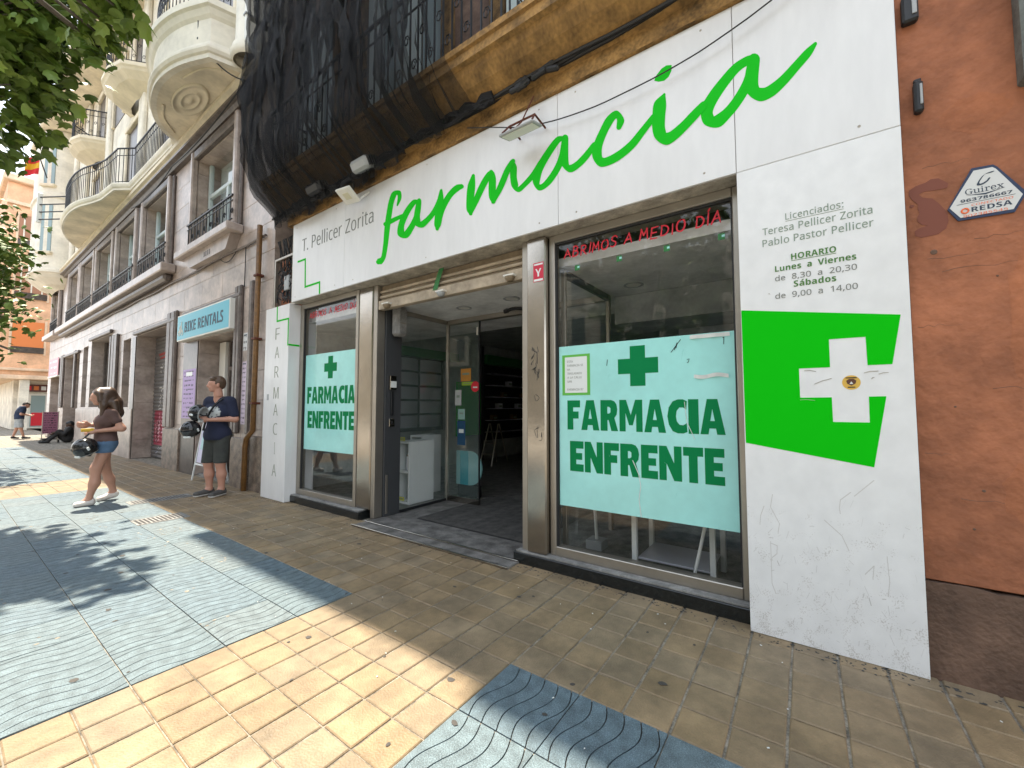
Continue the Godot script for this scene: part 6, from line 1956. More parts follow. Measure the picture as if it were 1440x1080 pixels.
	decal(ps, "face", printed_sheet(160, 64, Color(0.85, 0.62, 0.66), Color(0.93, 0.82, 0.84), 21, 3), -28.3, -25.9, 2.72, 3.48, -0.1, 0.02)
	boxpart(ps, "frame", M.white_plastic, -28.36, -25.84, 2.66, 2.715, -0.148, -0.06, 0.004)
	# folding board by the bike shop door
	var af := thing("folding_board", "white folding sandwich board behind the standing man's legs", "board", Vector3(-8.92, 0.0, -0.06))
	for s in [-1.0, 1.0]:
		for f in [-1.0, 1.0]:
			var st := mb()
			tube(st, [Vector3(0.37 * s, 0.0, 0.16 * f), Vector3(0.3 * s, 1.12, 0.02 * f)], 0.016, -1.0, 6)
			part(af, "leg", st, M.white_lam)
	for f in [-1.0, 1.0]:
		var st := mb()
		var q := Basis(Vector3.RIGHT, -0.125 * f)
		bx(st, Vector3(0, 0.72, 0.07 * f), Vector3(0.6, 0.78, 0.01), 0.003, q)
		part(af, "panel", st, mat(lin(0.5, 0.48, 0.62), 0.5))
		var s2 := mb()
		bx(s2, Vector3(0, 0.3, 0.122 * f), Vector3(0.7, 0.03, 0.02), 0.004)
		part(af, "crossbar", s2, M.white_lam)
	var prm := mb()
	bx(prm, Vector3(-0.02, 0.75, 0.076), Vector3(0.4, 0.35, 0.004), 0.0, Basis(Vector3.RIGHT, -0.125))
	part(af, "print", prm, mat(lin(0.3, 0.5, 0.52), 0.5))
	# hand cart with printed boards by the seated person
	var ct := thing("display_cart", "small wheeled cart with pink printed boards beside the seated person", "cart", Vector3(-23.2, 0.0, 0.34))
	decal_x(ct, "board", printed_sheet(96, 128, Color(0.55, 0.33, 0.42), Color(0.12, 0.08, 0.12), 31, 9), 0.0, 0.36, 1.16, -0.2, 0.2)
	for z in [-0.2, 0.2]:
		var st := mb()
		tube(st, [Vector3(-0.01, 0.03, z), Vector3(-0.01, 1.2, z)], 0.015, -1.0, 5)
		part(ct, "post", st, M.alu)
		var wl2 := mb()
		lathe(wl2, [Vector2(0.0, -0.02), Vector2(0.06, -0.02), Vector2(0.06, 0.02), Vector2(0.0, 0.02)], Vector3(-0.01, 0.06, z * 1.15), 12, Basis(Vector3.RIGHT, PI / 2))
		part(ct, "wheel", wl2, M.rubber)
	boxpart(ct, "tray", M.black_metal, -0.3, -0.03, 0.12, 0.16, -0.2, 0.2, 0.005)

func decal_x(parent: Node, called: String, m: Material, x: float, y0: float, y1: float, z0: float, z1: float) -> void:
	# a printed board that faces +x
	var st := mb()
	uvquad(st, Vector3(x, y0, z1), Vector3(x, y0, z0), Vector3(x, y1, z0), Vector3(x, y1, z1))
	st.set_uv(Vector2(0.02, 0.02))
	quad(st, Vector3(x - 0.02, y0, z1), Vector3(x - 0.02, y0, z0), Vector3(x - 0.02, y1, z0), Vector3(x - 0.02, y1, z1), Vector3.LEFT)
	quad(st, Vector3(x - 0.02, y1, z1), Vector3(x - 0.02, y1, z0), Vector3(x, y1, z0), Vector3(x, y1, z1), Vector3.UP)
	quad(st, Vector3(x - 0.02, y0, z1), Vector3(x - 0.02, y1, z1), Vector3(x, y1, z1), Vector3(x, y0, z1), Vector3.BACK)
	part(parent, called, st, m)

# ---------------------------------------------------------------- trees
func leaf_mesh() -> Mesh:
	var st := mb()
	var c := Vector3(0, 0.012, 0.05)
	var rim := [Vector3(0, 0, -0.01), Vector3(0.035, -0.004, 0.0), Vector3(0.06, -0.01, 0.035), Vector3(0.045, -0.006, 0.06), Vector3(0.05, -0.012, 0.1), Vector3(0.018, -0.004, 0.1), Vector3(0, -0.014, 0.15), Vector3(-0.018, -0.004, 0.1), Vector3(-0.05, -0.012, 0.1), Vector3(-0.045, -0.006, 0.06), Vector3(-0.06, -0.01, 0.035), Vector3(-0.035, -0.004, 0.0)]
	for i in rim.size():
		tri(st, c, rim[i], rim[(i + 1) % rim.size()], Vector3.UP)
	return st.commit()

func build_trees() -> void:
	var bark: Material = mat(lin(0.16, 0.13, 0.1), 0.9, 0.0, M.grime, 1.5)
	var lm := StandardMaterial3D.new()
	lm.albedo_color = Color(1, 1, 1)
	lm.vertex_color_use_as_albedo = true
	lm.roughness = 0.55
	lm.backlight = Color(0.75, 1.0, 0.12)
	lm.cull_mode = BaseMaterial3D.CULL_DISABLED
	var leaf := leaf_mesh()
	var trees := [
		{"base": Vector3(-9.0, -0.05, 4.6), "fork": 3.6, "blobs": [[Vector3(-8.3, 6.6, 2.5), Vector3(1.15, 0.95, 0.42)], [Vector3(-8.5, 5.65, 2.6), Vector3(0.9, 0.45, 0.26)], [Vector3(-9.2, 7.3, 3.2), Vector3(1.7, 1.2, 0.9)], [Vector3(-7.8, 6.75, 2.15), Vector3(0.45, 0.5, 0.15)], [Vector3(-7.55, 7.05, 1.9), Vector3(0.45, 0.32, 0.14)], [Vector3(-8.9, 5.15, 2.45), Vector3(0.8, 0.36, 0.2)], [Vector3(-8.6, 6.0, 2.3), Vector3(0.8, 0.6, 0.2)], [Vector3(-9.2, 7.0, 4.7), Vector3(1.9, 1.4, 1.2)]], "n": 9500, "label": "dense street tree overhanging the top left of the view", "size": 1.3},
		{"base": Vector3(-2.6, -0.05, 4.9), "fork": 3.0, "blobs": [[Vector3(-3.26, 3.68, 2.42), Vector3(0.18, 0.12, 0.06)], [Vector3(-3.42, 3.55, 2.47), Vector3(0.16, 0.1, 0.06)], [Vector3(-3.34, 3.88, 2.5), Vector3(0.25, 0.14, 0.07)], [Vector3(-2.9, 5.2, 5.0), Vector3(1.3, 1.0, 0.9)]], "n": 2400, "label": "nearest street tree, only its low leafy twigs in view at the top", "size": 0.7},
		{"base": Vector3(-15.5, -0.05, 3.6), "fork": 2.6, "blobs": [[Vector3(-14.6, 4.9, 2.45), Vector3(1.5, 1.1, 0.55)], [Vector3(-15.2, 3.8, 2.4), Vector3(1.5, 0.9, 0.5)], [Vector3(-13.6, 3.4, 2.1), Vector3(0.9, 0.3, 0.3)], [Vector3(-13.8, 2.5, 2.15), Vector3(0.8, 0.25, 0.25)], [Vector3(-16.0, 5.4, 3.8), Vector3(2.0, 1.7, 1.5)]], "n": 6500, "label": "smaller street tree further along the kerb at the left edge", "size": 1.0},
		{"base": Vector3(6.5, -0.05, 3.8), "fork": 2.8, "blobs": [[Vector3(6.5, 5.6, 4.0), Vector3(2.2, 1.9, 2.0)]], "n": 2600, "label": "street tree behind the camera, mirrored in the shop windows", "size": 1.3},
		{"base": Vector3(3.0, -0.05, 12.0), "fork": 3.0, "blobs": [[Vector3(3.0, 6.0, 12.0), Vector3(3.0, 2.6, 1.8)]], "n": 2200, "label": "broad tree across the added paving, nearer the terracotta house", "size": 2.2},
		{"base": Vector3(-4.5, -0.05, 12.5), "fork": 3.0, "blobs": [[Vector3(-4.5, 6.2, 12.5), Vector3(3.2, 2.8, 1.8)]], "n": 2200, "label": "broad tree across the added paving, opposite the pharmacy door", "size": 2.2},
		{"base": Vector3(9.5, -0.05, 12.3), "fork": 3.0, "blobs": [[Vector3(9.5, 6.0, 12.3), Vector3(3.0, 2.6, 1.8)]], "n": 2000, "label": "broad tree across the added paving, farthest to the right", "size": 2.2},
	]
	for t in trees:
		var o := thing("street_tree", t.label, "tree", Vector3.ZERO, 0.0, "street trees along the kerb")
		var b: Vector3 = t.base
		var top := b + Vector3(0.1, t.fork, -0.1)
		var st := mb(true)
		tube(st, spline([b, b + Vector3(0.04, t.fork * 0.5, 0.03), top], 5), 0.2, 0.13, 12)
		part(o, "trunk", st, bark, true)
		for e in t.blobs:
			var c: Vector3 = e[0]
			for k in 3:
				var tip: Vector3 = c + Vector3(rng.randf_range(-0.7, 0.7) * e[1].x, rng.randf_range(-0.5, 0.5) * e[1].y, rng.randf_range(-0.7, 0.7) * e[1].z)
				var s2 := mb(true)
				tube(s2, spline([top, top.lerp(tip, 0.5) + Vector3(0, 0.35, 0), tip], 5), clampf(0.14 * minf(e[1].x, minf(e[1].y, e[1].z)), 0.014, 0.085), 0.008, 7)
				part(o, "limb", s2, bark, true)
		# leaves sit in clusters on twigs, denser at the crown's skin
		var vol := 0.0
		for e in t.blobs:
			vol += e[1].x * e[1].y * e[1].z
		var xf: Array[Transform3D] = []
		var cols: Array[Color] = []
		for e in t.blobs:
			var share := int(t.n * e[1].x * e[1].y * e[1].z / vol)
			var clusters := maxi(2, share / 26)
			for k in clusters:
				var d := Vector3(rng.randfn(), rng.randfn(), rng.randfn()).normalized() * pow(rng.randf(), 0.36)
				var cc: Vector3 = e[0] + d * e[1]
				var rad: float = minf(rng.randf_range(0.16, 0.3), 0.9 * minf(e[1].x, minf(e[1].y, e[1].z)))
				var hue := rng.randf()
				for j in 26:
					var p := cc + Vector3(rng.randfn(), rng.randfn() * 0.8, rng.randfn()) * rad
					var dir := Vector3(rng.randfn(), -0.5 + 0.5 * rng.randfn(), rng.randfn()).normalized()
					var up := Vector3(rng.randfn() * 0.5, 1.0, rng.randfn() * 0.5).normalized()
					var xax := up.cross(dir).normalized()
					var q := Basis(xax, dir.cross(xax), dir).scaled_local(Vector3.ONE * t.size * rng.randf_range(0.7, 1.25))
					xf.append(Transform3D(q, p))
					cols.append(Color(0.06, 0.125, 0.016).lerp(Color(0.16, 0.225, 0.028), 0.5 * hue + 0.5 * rng.randf()))
		var mm := MultiMesh.new()
		mm.transform_format = MultiMesh.TRANSFORM_3D
		mm.use_colors = true
		mm.mesh = leaf
		mm.instance_count = xf.size()
		for i in xf.size():
			mm.set_instance_transform(i, xf[i])
			mm.set_instance_color(i, cols[i])
		var mi := MultiMeshInstance3D.new()
		mi.name = "crown"
		mi.multimesh = mm
		mi.material_override = lm
		stuff(mi)
		o.add_child(mi)

# ---------------------------------------------------------------- people
func flesh(bones: Array, cell: float, k: float, lo := -1e6, hi := 1e6, chest_print := false) -> ArrayMesh:
	# tapered capsules joined smoothly and meshed as surface nets; bones: [a, b, ra, rb]
	var mn := Vector3(1e6, 1e6, 1e6)
	var mx := -mn
	for b in bones:
		var r: float = maxf(b[2], b[3]) + cell * 2.5
		mn = mn.min(b[0] - Vector3(r, r, r)).min(b[1] - Vector3(r, r, r))
		mx = mx.max(b[0] + Vector3(r, r, r)).max(b[1] + Vector3(r, r, r))
	var nx := int((mx.x - mn.x) / cell) + 2
	var ny := int((mx.y - mn.y) / cell) + 2
	var nz := int((mx.z - mn.z) / cell) + 2
	var S := PackedFloat32Array()
	S.resize(nx * ny * nz)
	S.fill(0.0)
	for b in bones:
		var a: Vector3 = b[0]
		var e: Vector3 = b[1]
		var ra: float = b[2]
		var rb: float = b[3]
		var ab := e - a
		var l2 := maxf(ab.length_squared(), 1e-8)
		var r := maxf(ra, rb) + 5.0 / k
		var p0 := (a.min(e) - Vector3(r, r, r) - mn) / cell
		var p1 := (a.max(e) + Vector3(r, r, r) - mn) / cell
		for iz in range(maxi(0, int(p0.z)), mini(nz - 1, int(p1.z) + 1) + 1):
			for iy in range(maxi(0, int(p0.y)), mini(ny - 1, int(p1.y) + 1) + 1):
				var base := (iz * ny + iy) * nx
				for ix in range(maxi(0, int(p0.x)), mini(nx - 1, int(p1.x) + 1) + 1):
					var p := mn + Vector3(ix, iy, iz) * cell - a
					var t := clampf(p.dot(ab) / l2, 0.0, 1.0)
					var d := (p - ab * t).length() - (ra + (rb - ra) * t)
					if d * k < 6.0:
						S[base + ix] += exp(-k * d)
	for i in S.size():
		S[i] = log(maxf(S[i], 1e-9)) / k
	for iz in nz:
		for iy in ny:
			var y := mn.y + iy * cell
			var m := minf(y - lo, hi - y)
			if m < 1.0:
				for ix in nx:
					var i := (iz * ny + iy) * nx + ix
					S[i] = minf(S[i], m)
	var V := PackedVector3Array()
	var N := PackedVector3Array()
	var C := PackedColorArray()
	var I := PackedInt32Array()
	var cellv := PackedInt32Array()
	cellv.resize(nx * ny * nz)
	cellv.fill(-1)
	var off := [0, 1, nx, nx + 1, nx * ny, nx * ny + 1, nx * ny + nx, nx * ny + nx + 1]
	var ends := [[0, 1], [2, 3], [4, 5], [6, 7], [0, 2], [1, 3], [4, 6], [5, 7], [0, 4], [1, 5], [2, 6], [3, 7]]
	for iz in nz - 1:
		for iy in ny - 1:
			for ix in nx - 1:
				var i := (iz * ny + iy) * nx + ix
				var s0 := S[i] > 0.0
				var same := true
				for o in off:
					if (S[i + o] > 0.0) != s0:
						same = false
						break
				if same:
					continue
				var acc := Vector3.ZERO
				var n := 0
				for e in ends:
					var va := S[i + off[e[0]]]
					var vb := S[i + off[e[1]]]
					if (va > 0.0) != (vb > 0.0):
						var t := va / (va - vb)
						var A := Vector3(e[0] & 1, (e[0] >> 1) & 1, e[0] >> 2)
						var B := Vector3(e[1] & 1, (e[1] >> 1) & 1, e[1] >> 2)
						acc += A.lerp(B, t)
						n += 1
				var g := Vector3.ZERO
				for c in 8:
					var v := S[i + off[c]]
					g += Vector3(1.0 if c & 1 else -1.0, 1.0 if c & 2 else -1.0, 1.0 if c & 4 else -1.0) * v
				cellv[i] = V.size()
				var p := mn + (Vector3(ix, iy, iz) + acc / n) * cell
				V.append(p)
				N.append(-g.normalized())
				C.append(shirt_dye(p, -g.normalized()) if chest_print else Color.WHITE)
	var step := [1, nx, nx * ny]
	for iz in range(1, nz - 1):
		for iy in range(1, ny - 1):
			for ix in range(1, nx - 1):
				var i := (iz * ny + iy) * nx + ix
				for ax in 3:
					var s0 := S[i] > 0.0
					if s0 == (S[i + step[ax]] > 0.0):
						continue
					var u: int = step[(ax + 1) % 3]
					var w: int = step[(ax + 2) % 3]
					var q := [cellv[i - u - w], cellv[i - w], cellv[i], cellv[i - u]]
					if q.min() < 0:
						continue
					for t in ([0, 2, 1, 0, 3, 2] if s0 else [0, 1, 2, 0, 2, 3]):
						I.append(q[t])
	var arr := []
	arr.resize(Mesh.ARRAY_MAX)
	arr[Mesh.ARRAY_VERTEX] = V
	arr[Mesh.ARRAY_NORMAL] = N
	if chest_print:
		arr[Mesh.ARRAY_COLOR] = C
	arr[Mesh.ARRAY_INDEX] = I
	var me := ArrayMesh.new()
	me.add_surface_from_arrays(Mesh.PRIMITIVE_TRIANGLES, arr)
	return me

func ball(an: float, el: float, r: float) -> Vector3:
	return Vector3(sin(an) * cos(el), sin(el), cos(an) * cos(el)) * r

func cloth(c: Color) -> StandardMaterial3D:
	return mat(c, 0.9, 0.0, M.soft, 2.5)

var print_noise := FastNoiseLite.new()
func shirt_dye(p: Vector3, n: Vector3) -> Color:
	# navy cloth with a pale screen print on the chest
	print_noise.seed = 12
	print_noise.frequency = 9.0
	var d := Vector2((p.x - 0.02) / 0.135, (p.y - 1.28) / 0.085).length()
	if n.z > 0.15 and d < 1.0 + 0.25 * print_noise.get_noise_2d(p.x * 3.0, p.y * 3.0) and print_noise.get_noise_3d(p.x * 2.0, p.y * 2.4, 1.0) > -0.3:
		return Color(0.5, 0.52, 0.5)
	return Color(0.012, 0.019, 0.04)

func B(ax: float, ay: float, az: float, bx_: float, by: float, bz: float, ra: float, rb: float) -> Array:
	return [Vector3(ax, ay, az), Vector3(bx_, by, bz), ra, rb]

func join(a: ArrayMesh, b: ArrayMesh) -> ArrayMesh:
	var st := SurfaceTool.new()
	st.begin(Mesh.PRIMITIVE_TRIANGLES)
	st.append_from(a, 0, Transform3D())
	st.append_from(b, 0, Transform3D())
	return st.commit()

func moved(bones: Array, t: Transform3D) -> Array:
	var out := []
	for b in bones:
		out.append([t * (b[0] as Vector3), t * (b[1] as Vector3), b[2], b[3]])
	return out

func head_bones() -> Array:
	# a head about the point between the ears, looking along +z; chin at -0.11, crown at 0.11
	return [B(0, 0.03, -0.02, 0, 0.025, 0.02, 0.078, 0.074), B(0, -0.02, 0.025, 0, -0.075, 0.05, 0.062, 0.034), B(0, -0.085, 0.055, 0, -0.09, 0.066, 0.026, 0.02), B(0, 0.012, 0.086, 0, -0.022, 0.108, 0.011, 0.014), B(0.012, -0.026, 0.097, -0.012, -0.026, 0.097, 0.011, 0.011), B(0.02, -0.052, 0.083, -0.02, -0.052, 0.083, 0.011, 0.011), B(0.078, 0.0, -0.01, 0.082, -0.03, -0.012, 0.014, 0.011), B(-0.078, 0.0, -0.01, -0.082, -0.03, -0.012, 0.014, 0.011), B(0.03, 0.022, 0.078, -0.03, 0.022, 0.078, 0.014, 0.014), B(0, -0.06, -0.02, 0, -0.16, -0.035, 0.052, 0.056)]

func hand_bones(wrist: Vector3, aim: Vector3, side: Vector3, curl: float) -> Array:
	# a palm, four unequal bent fingers and a thumb leaving the side of the palm
	var f := aim.normalized()
	var s := side.normalized()
	var dn := f.cross(s).normalized()
	var out := [[wrist, wrist + f * 0.075, 0.024, 0.026], [wrist + f * 0.05 - s * 0.022, wrist + f * 0.08 - s * 0.026, 0.018, 0.016], [wrist + f * 0.05 + s * 0.02, wrist + f * 0.085 + s * 0.024, 0.018, 0.016]]
	for k in 4:
		var o := s * (-0.029 + 0.0195 * k)
		var L: float = [0.062, 0.076, 0.082, 0.072][k]
		var r0 := wrist + f * 0.082 + o
		var a := r0 + (f * cos(curl * 0.6) + dn * sin(curl * 0.6)) * L * 0.45
		var b := a + (f * cos(curl * 1.5) + dn * sin(curl * 1.5)) * L * 0.32
		var c := b + (f * cos(curl * 2.2) + dn * sin(curl * 2.2)) * L * 0.25
		out.append([r0, a, 0.0095, 0.009])
		out.append([a, b, 0.009, 0.0083])
		out.append([b, c, 0.0083, 0.0075])
	var t0 := wrist + f * 0.025 + s * 0.026
	var t1 := t0 + (f * 0.7 + s * 0.6 + dn * 0.3).normalized() * 0.038
	var t2 := t1 + (f * 0.9 + s * 0.1 + dn * 0.5).normalized() * 0.032
	out.append([t0, t1, 0.0125, 0.0105])
	out.append([t1, t2, 0.0105, 0.0085])
	return out

func eyes(parent: Node, at: Transform3D) -> void:
	for s in [-1.0, 1.0]:
		var st := mb(true)
		lathe(st, [Vector2(0.0, 0.009), Vector2(0.006, 0.006), Vector2(0.009, 0.0), Vector2(0.006, -0.006), Vector2(0.0, -0.009)], at * Vector3(0.03 * s, 0.006, 0.086), 8)
		part(parent, "eye", st, M.black, true)

func shoe_bones(h: Vector3, t: Vector3, w: float) -> Array:
	var s := (t - h).cross(Vector3.UP).normalized() * w
	return [[h, t, 0.038, 0.03], [h + s, t + s, 0.03, 0.026], [h - s, t - s, 0.03, 0.026], [h + Vector3(0, 0.035, 0), h.lerp(t, 0.4) + Vector3(0, 0.02, 0), 0.034, 0.03]]

func helmet(label: String, at: Vector3, q: Basis, r: float) -> void:
	var t := thing("motorcycle_helmet", label, "helmet", at)
	t.basis = q
	var st := mb(true)
	var prof := []
	for k in 12:
		var a := -0.55 + (PI / 2 + 0.55) * k / 11.0
		prof.append(Vector2(cos(a) * r, sin(a) * r * 1.02))
	lathe(st, prof, Vector3.ZERO, 24)
	part(t, "shell", st, mat(lin(0.012, 0.012, 0.013), 0.14), true)
	var l := mb(true)
	lathe(l, [Vector2(cos(-0.55) * r * 1.02, sin(-0.55) * r), Vector2(cos(-0.55) * r * 0.9, sin(-0.55) * r - 0.015), Vector2(cos(-0.55) * r * 0.78, sin(-0.55) * r + 0.02), Vector2(r * 0.55, r * 0.5), Vector2(0.0, r * 0.8)], Vector3.ZERO, 24)
	part(t, "lining", l, M.grey_plastic, true)
	var v := mb(true)
	for i in 10:
		var a := -0.95 + 1.9 * i / 10.0
		var b := -0.95 + 1.9 * (i + 1) / 10.0
		for j in 4:
			var e0 := -0.42 + 0.17 * j
			quad(v, ball(a, e0, r * 1.03), ball(b, e0, r * 1.03), ball(b, e0 + 0.17, r * 1.03), ball(a, e0 + 0.17, r * 1.03), ball(a, e0, r * 1.03))
	part(t, "visor", v, mat(lin(0.03, 0.032, 0.035), 0.05), true)
	var w := mb()
	bx(w, Vector3(r * 0.99, 0.01, 0.03), Vector3(0.02, 0.05, 0.03), 0.008)
	bx(w, Vector3(-r * 0.99, 0.01, 0.03), Vector3(0.02, 0.05, 0.03), 0.008)
	bx(w, Vector3(0.0, -0.5 * r, r * 0.9), Vector3(0.1, 0.035, 0.03), 0.01)
	part(t, "trim", w, M.white_lam)
	var s := mb()
	tube(s, [Vector3(r * 0.7, -r * 0.5, 0), Vector3(r * 0.3, -r * 0.85, 0.02), Vector3(-r * 0.3, -r * 0.85, 0.02), Vector3(-r * 0.7, -r * 0.5, 0)], 0.009, -1.0, 5)
	part(t, "chin_strap", s, M.black)

func build_people() -> void:
	var skin := mat(lin(0.42, 0.22, 0.15), 0.55)
	var skin2 := mat(lin(0.46, 0.235, 0.165), 0.55)
	# --- woman walking
	var w := thing("person", "woman in brown top and denim shorts walking, holding a black helmet", "person", Vector3(-8.2, 0, 1.5), 0.0, "people in the street")
	var hd := Transform3D(Basis(Vector3.RIGHT, 0.16) * Basis(Vector3.UP, -0.15), Vector3(0, 1.505, 0.045))
	var torso := [B(-0.075, 0.86, -0.03, 0.075, 0.86, -0.03, 0.112, 0.112), B(0, 0.96, -0.02, 0, 1.06, -0.02, 0.102, 0.098), B(-0.07, 1.16, -0.015, 0.07, 1.16, -0.015, 0.095, 0.095), B(-0.055, 1.15, 0.02, 0.055, 1.15, 0.02, 0.072, 0.072), B(-0.14, 1.275, -0.04, 0.14, 1.275, -0.04, 0.058, 0.058), B(0, 1.27, -0.02, 0, 1.36, 0.0, 0.06, 0.05)]
	var thighs := [B(0.08, 0.82, -0.03, 0.095, 0.5, 0.075, 0.083, 0.056), B(-0.08, 0.82, -0.03, -0.095, 0.49, -0.045, 0.083, 0.055)]
	var shins := [B(0.1, 0.5, 0.075, 0.112, 0.3, 0.085, 0.058, 0.054), B(0.112, 0.3, 0.085, 0.12, 0.085, 0.14, 0.052, 0.034), B(-0.1, 0.49, -0.045, -0.12, 0.3, -0.11, 0.056, 0.054), B(-0.12, 0.3, -0.11, -0.135, 0.11, -0.16, 0.05, 0.034), B(0.12, 0.075, 0.13, 0.125, 0.045, 0.22, 0.034, 0.026), B(-0.135, 0.1, -0.16, -0.138, 0.05, -0.06, 0.034, 0.026)]
	var arms := [B(0.165, 1.265, -0.05, 0.215, 1.05, -0.15, 0.045, 0.037), B(0.215, 1.05, -0.15, 0.12, 1.02, 0.08, 0.036, 0.025), B(-0.165, 1.265, -0.05, -0.21, 1.07, -0.05, 0.045, 0.036), B(-0.21, 1.07, -0.05, -0.06, 1.1, 0.13, 0.035, 0.025)]
	for b in torso:
		b[2] *= 0.9
		b[3] *= 0.9
	var body := flesh(torso + thighs + shins + arms, 0.015, 55.0)
	var hb := flesh(moved(head_bones(), hd), 0.008, 90.0)
	var h1 := flesh(hand_bones(Vector3(0.12, 1.02, 0.08), Vector3(-0.2, -0.1, 1.0), Vector3(-0.6, 0.6, 0.0), 0.75), 0.006, 160.0)
	var h2 := flesh(hand_bones(Vector3(-0.06, 1.1, 0.13), Vector3(0.4, 0.0, 1.0), Vector3(0.3, 0.8, 0.0), 0.8), 0.006, 160.0)
	put(w, "body", join(join(body, hb), join(h1, h2)), skin)
	eyes(w, hd)
	var brown: Material = cloth(lin(0.115, 0.066, 0.056))
	var sh := []
	for b in torso:
		sh.append([b[0], b[1], b[2] + 0.014, b[3] + 0.014])
	sh.remove_at(5)
	sh += [B(0, 0.9, -0.025, 0, 1.0, -0.02, 0.116, 0.108), B(0.15, 1.268, -0.045, 0.19, 1.16, -0.1, 0.06, 0.055), B(-0.15, 1.268, -0.045, -0.19, 1.17, -0.05, 0.06, 0.055)]
	put(w, "top", flesh(sh, 0.015, 60.0, 0.865, 1.325), brown)
	var dn := [B(-0.07, 0.85, -0.03, 0.07, 0.85, -0.03, 0.114, 0.114), B(0.08, 0.82, -0.03, 0.092, 0.66, 0.02, 0.1, 0.09), B(-0.08, 0.82, -0.03, -0.092, 0.66, -0.035, 0.1, 0.089)]
	put(w, "shorts", flesh(dn, 0.014, 70.0, 0.71, 0.9), cloth(lin(0.09, 0.16, 0.26)))
	put(w, "hair", flesh([B(0, 1.575, 0.055, 0, 1.56, -0.02, 0.063, 0.082), B(0.045, 1.56, 0.1, -0.045, 1.56, 0.1, 0.031, 0.029), B(0.075, 1.54, 0.08, 0.088, 1.45, 0.075, 0.029, 0.026), B(-0.075, 1.54, 0.08, -0.088, 1.45, 0.075, 0.029, 0.026), B(0, 1.55, -0.03, 0, 1.42, -0.1, 0.083, 0.077), B(0, 1.42, -0.1, 0.02, 1.27, -0.12, 0.081, 0.073), B(0.02, 1.27, -0.12, 0.02, 1.16, -0.11, 0.072, 0.043), B(0.07, 1.52, 0.01, 0.085, 1.38, 0.03, 0.036, 0.034), B(0.085, 1.38, 0.03, 0.09, 1.2, 0.05, 0.038, 0.019), B(-0.07, 1.52, 0.01, -0.085, 1.36, 0.03, 0.036, 0.034), B(0.1, 1.42, -0.07, 0.13, 1.28, -0.1, 0.045, 0.030)], 0.013, 60.0), mat(lin(0.06, 0.032, 0.018), 0.42))
	var pale := mat(lin(0.6, 0.55, 0.5), 0.7)
	put(w, "shoe", flesh(shoe_bones(Vector3(0.12, 0.04, 0.11), Vector3(0.128, 0.032, 0.25), 0.018), 0.01, 90.0, 0.002), pale)
	put(w, "shoe", flesh(shoe_bones(Vector3(-0.135, 0.07, -0.175), Vector3(-0.138, 0.032, -0.02), 0.018), 0.01, 90.0, 0.002), pale)
	helmet("glossy black helmet hanging from the walking woman's hand", Vector3(-8.03, 0.8, 1.705), Basis(Vector3.UP, 0.3) * Basis(Vector3.RIGHT, 0.5), 0.135)
	var hs := thing("helmet_strap", "dark strap between the woman's hand and the helmet", "strap")
	hair_line(hs, "band", [Vector3(-8.07, 1.0, 1.66), Vector3(-8.06, 0.95, 1.7), Vector3(-8.05, 0.92, 1.72)], 0.012, M.black)
	hair_line(hs, "buckle", [Vector3(-8.05, 0.93, 1.715), Vector3(-8.05, 0.91, 1.72)], 0.016, M.grey_plastic)
	var yp := thing("yellow_phone", "yellow phone held in the walking woman's hand", "phone", Vector3(-8.08, 1.035, 1.69))
	boxpart(yp, "case", mat(lin(0.6, 0.36, 0.02), 0.5), -0.012, 0.012, -0.02, 0.025, -0.07, 0.06, 0.006)
	boxpart(yp, "screen", M.black, -0.014, -0.0125, -0.016, 0.021, -0.065, 0.055, 0.0)
	# --- man standing
	var m := thing("person", "man in navy shirt and dark shorts standing by the bike shop", "person", Vector3(-7.45, 0, 0.36), 0.42, "people in the street")
	var mh := Transform3D(Basis(Vector3.UP, -0.62), Vector3(0, 1.705, 0.045))
	var mt := [B(-0.08, 0.95, -0.01, 0.08, 0.95, -0.01, 0.12, 0.12), B(0, 1.05, 0, 0, 1.16, 0, 0.125, 0.125), B(-0.09, 1.28, 0, 0.09, 1.28, 0, 0.115, 0.115), B(-0.17, 1.445, -0.03, 0.17, 1.445, -0.03, 0.068, 0.068), B(0, 1.45, -0.02, 0, 1.56, 0.02, 0.072, 0.06)]
	var ml := [B(0.095, 0.92, -0.01, 0.1, 0.5, 0.02, 0.092, 0.062), B(0.1, 0.5, 0.02, 0.1, 0.32, -0.01, 0.06, 0.06), B(0.1, 0.32, -0.01, 0.095, 0.09, -0.02, 0.058, 0.038), B(-0.095, 0.92, -0.01, -0.11, 0.5, 0.03, 0.092, 0.062), B(-0.11, 0.5, 0.03, -0.115, 0.32, 0.0, 0.06, 0.06), B(-0.115, 0.32, 0.0, -0.115, 0.09, -0.01, 0.058, 0.038), B(0.095, 0.08, -0.02, 0.11, 0.05, 0.1, 0.036, 0.03), B(-0.115, 0.08, -0.01, -0.13, 0.05, 0.11, 0.036, 0.03)]
	var ma := [B(0.205, 1.43, -0.03, 0.27, 1.17, -0.05, 0.054, 0.044), B(0.27, 1.17, -0.05, 0.09, 1.165, 0.23, 0.042, 0.028), B(-0.205, 1.43, -0.03, -0.27, 1.17, 0.0, 0.054, 0.044), B(-0.27, 1.17, 0.0, -0.06, 1.19, 0.25, 0.042, 0.028)]
	for b in mt:
		b[2] *= 0.9
		b[3] *= 0.9
	var mbody := flesh(mt + ml + ma, 0.015, 55.0)
	var mhead := flesh(moved(head_bones(), mh), 0.008, 90.0)
	var m1 := flesh(hand_bones(Vector3(0.09, 1.165, 0.23), Vector3(-0.7, 0.05, 0.6), Vector3(0.1, 0.9, 0.2), 0.8), 0.006, 160.0)
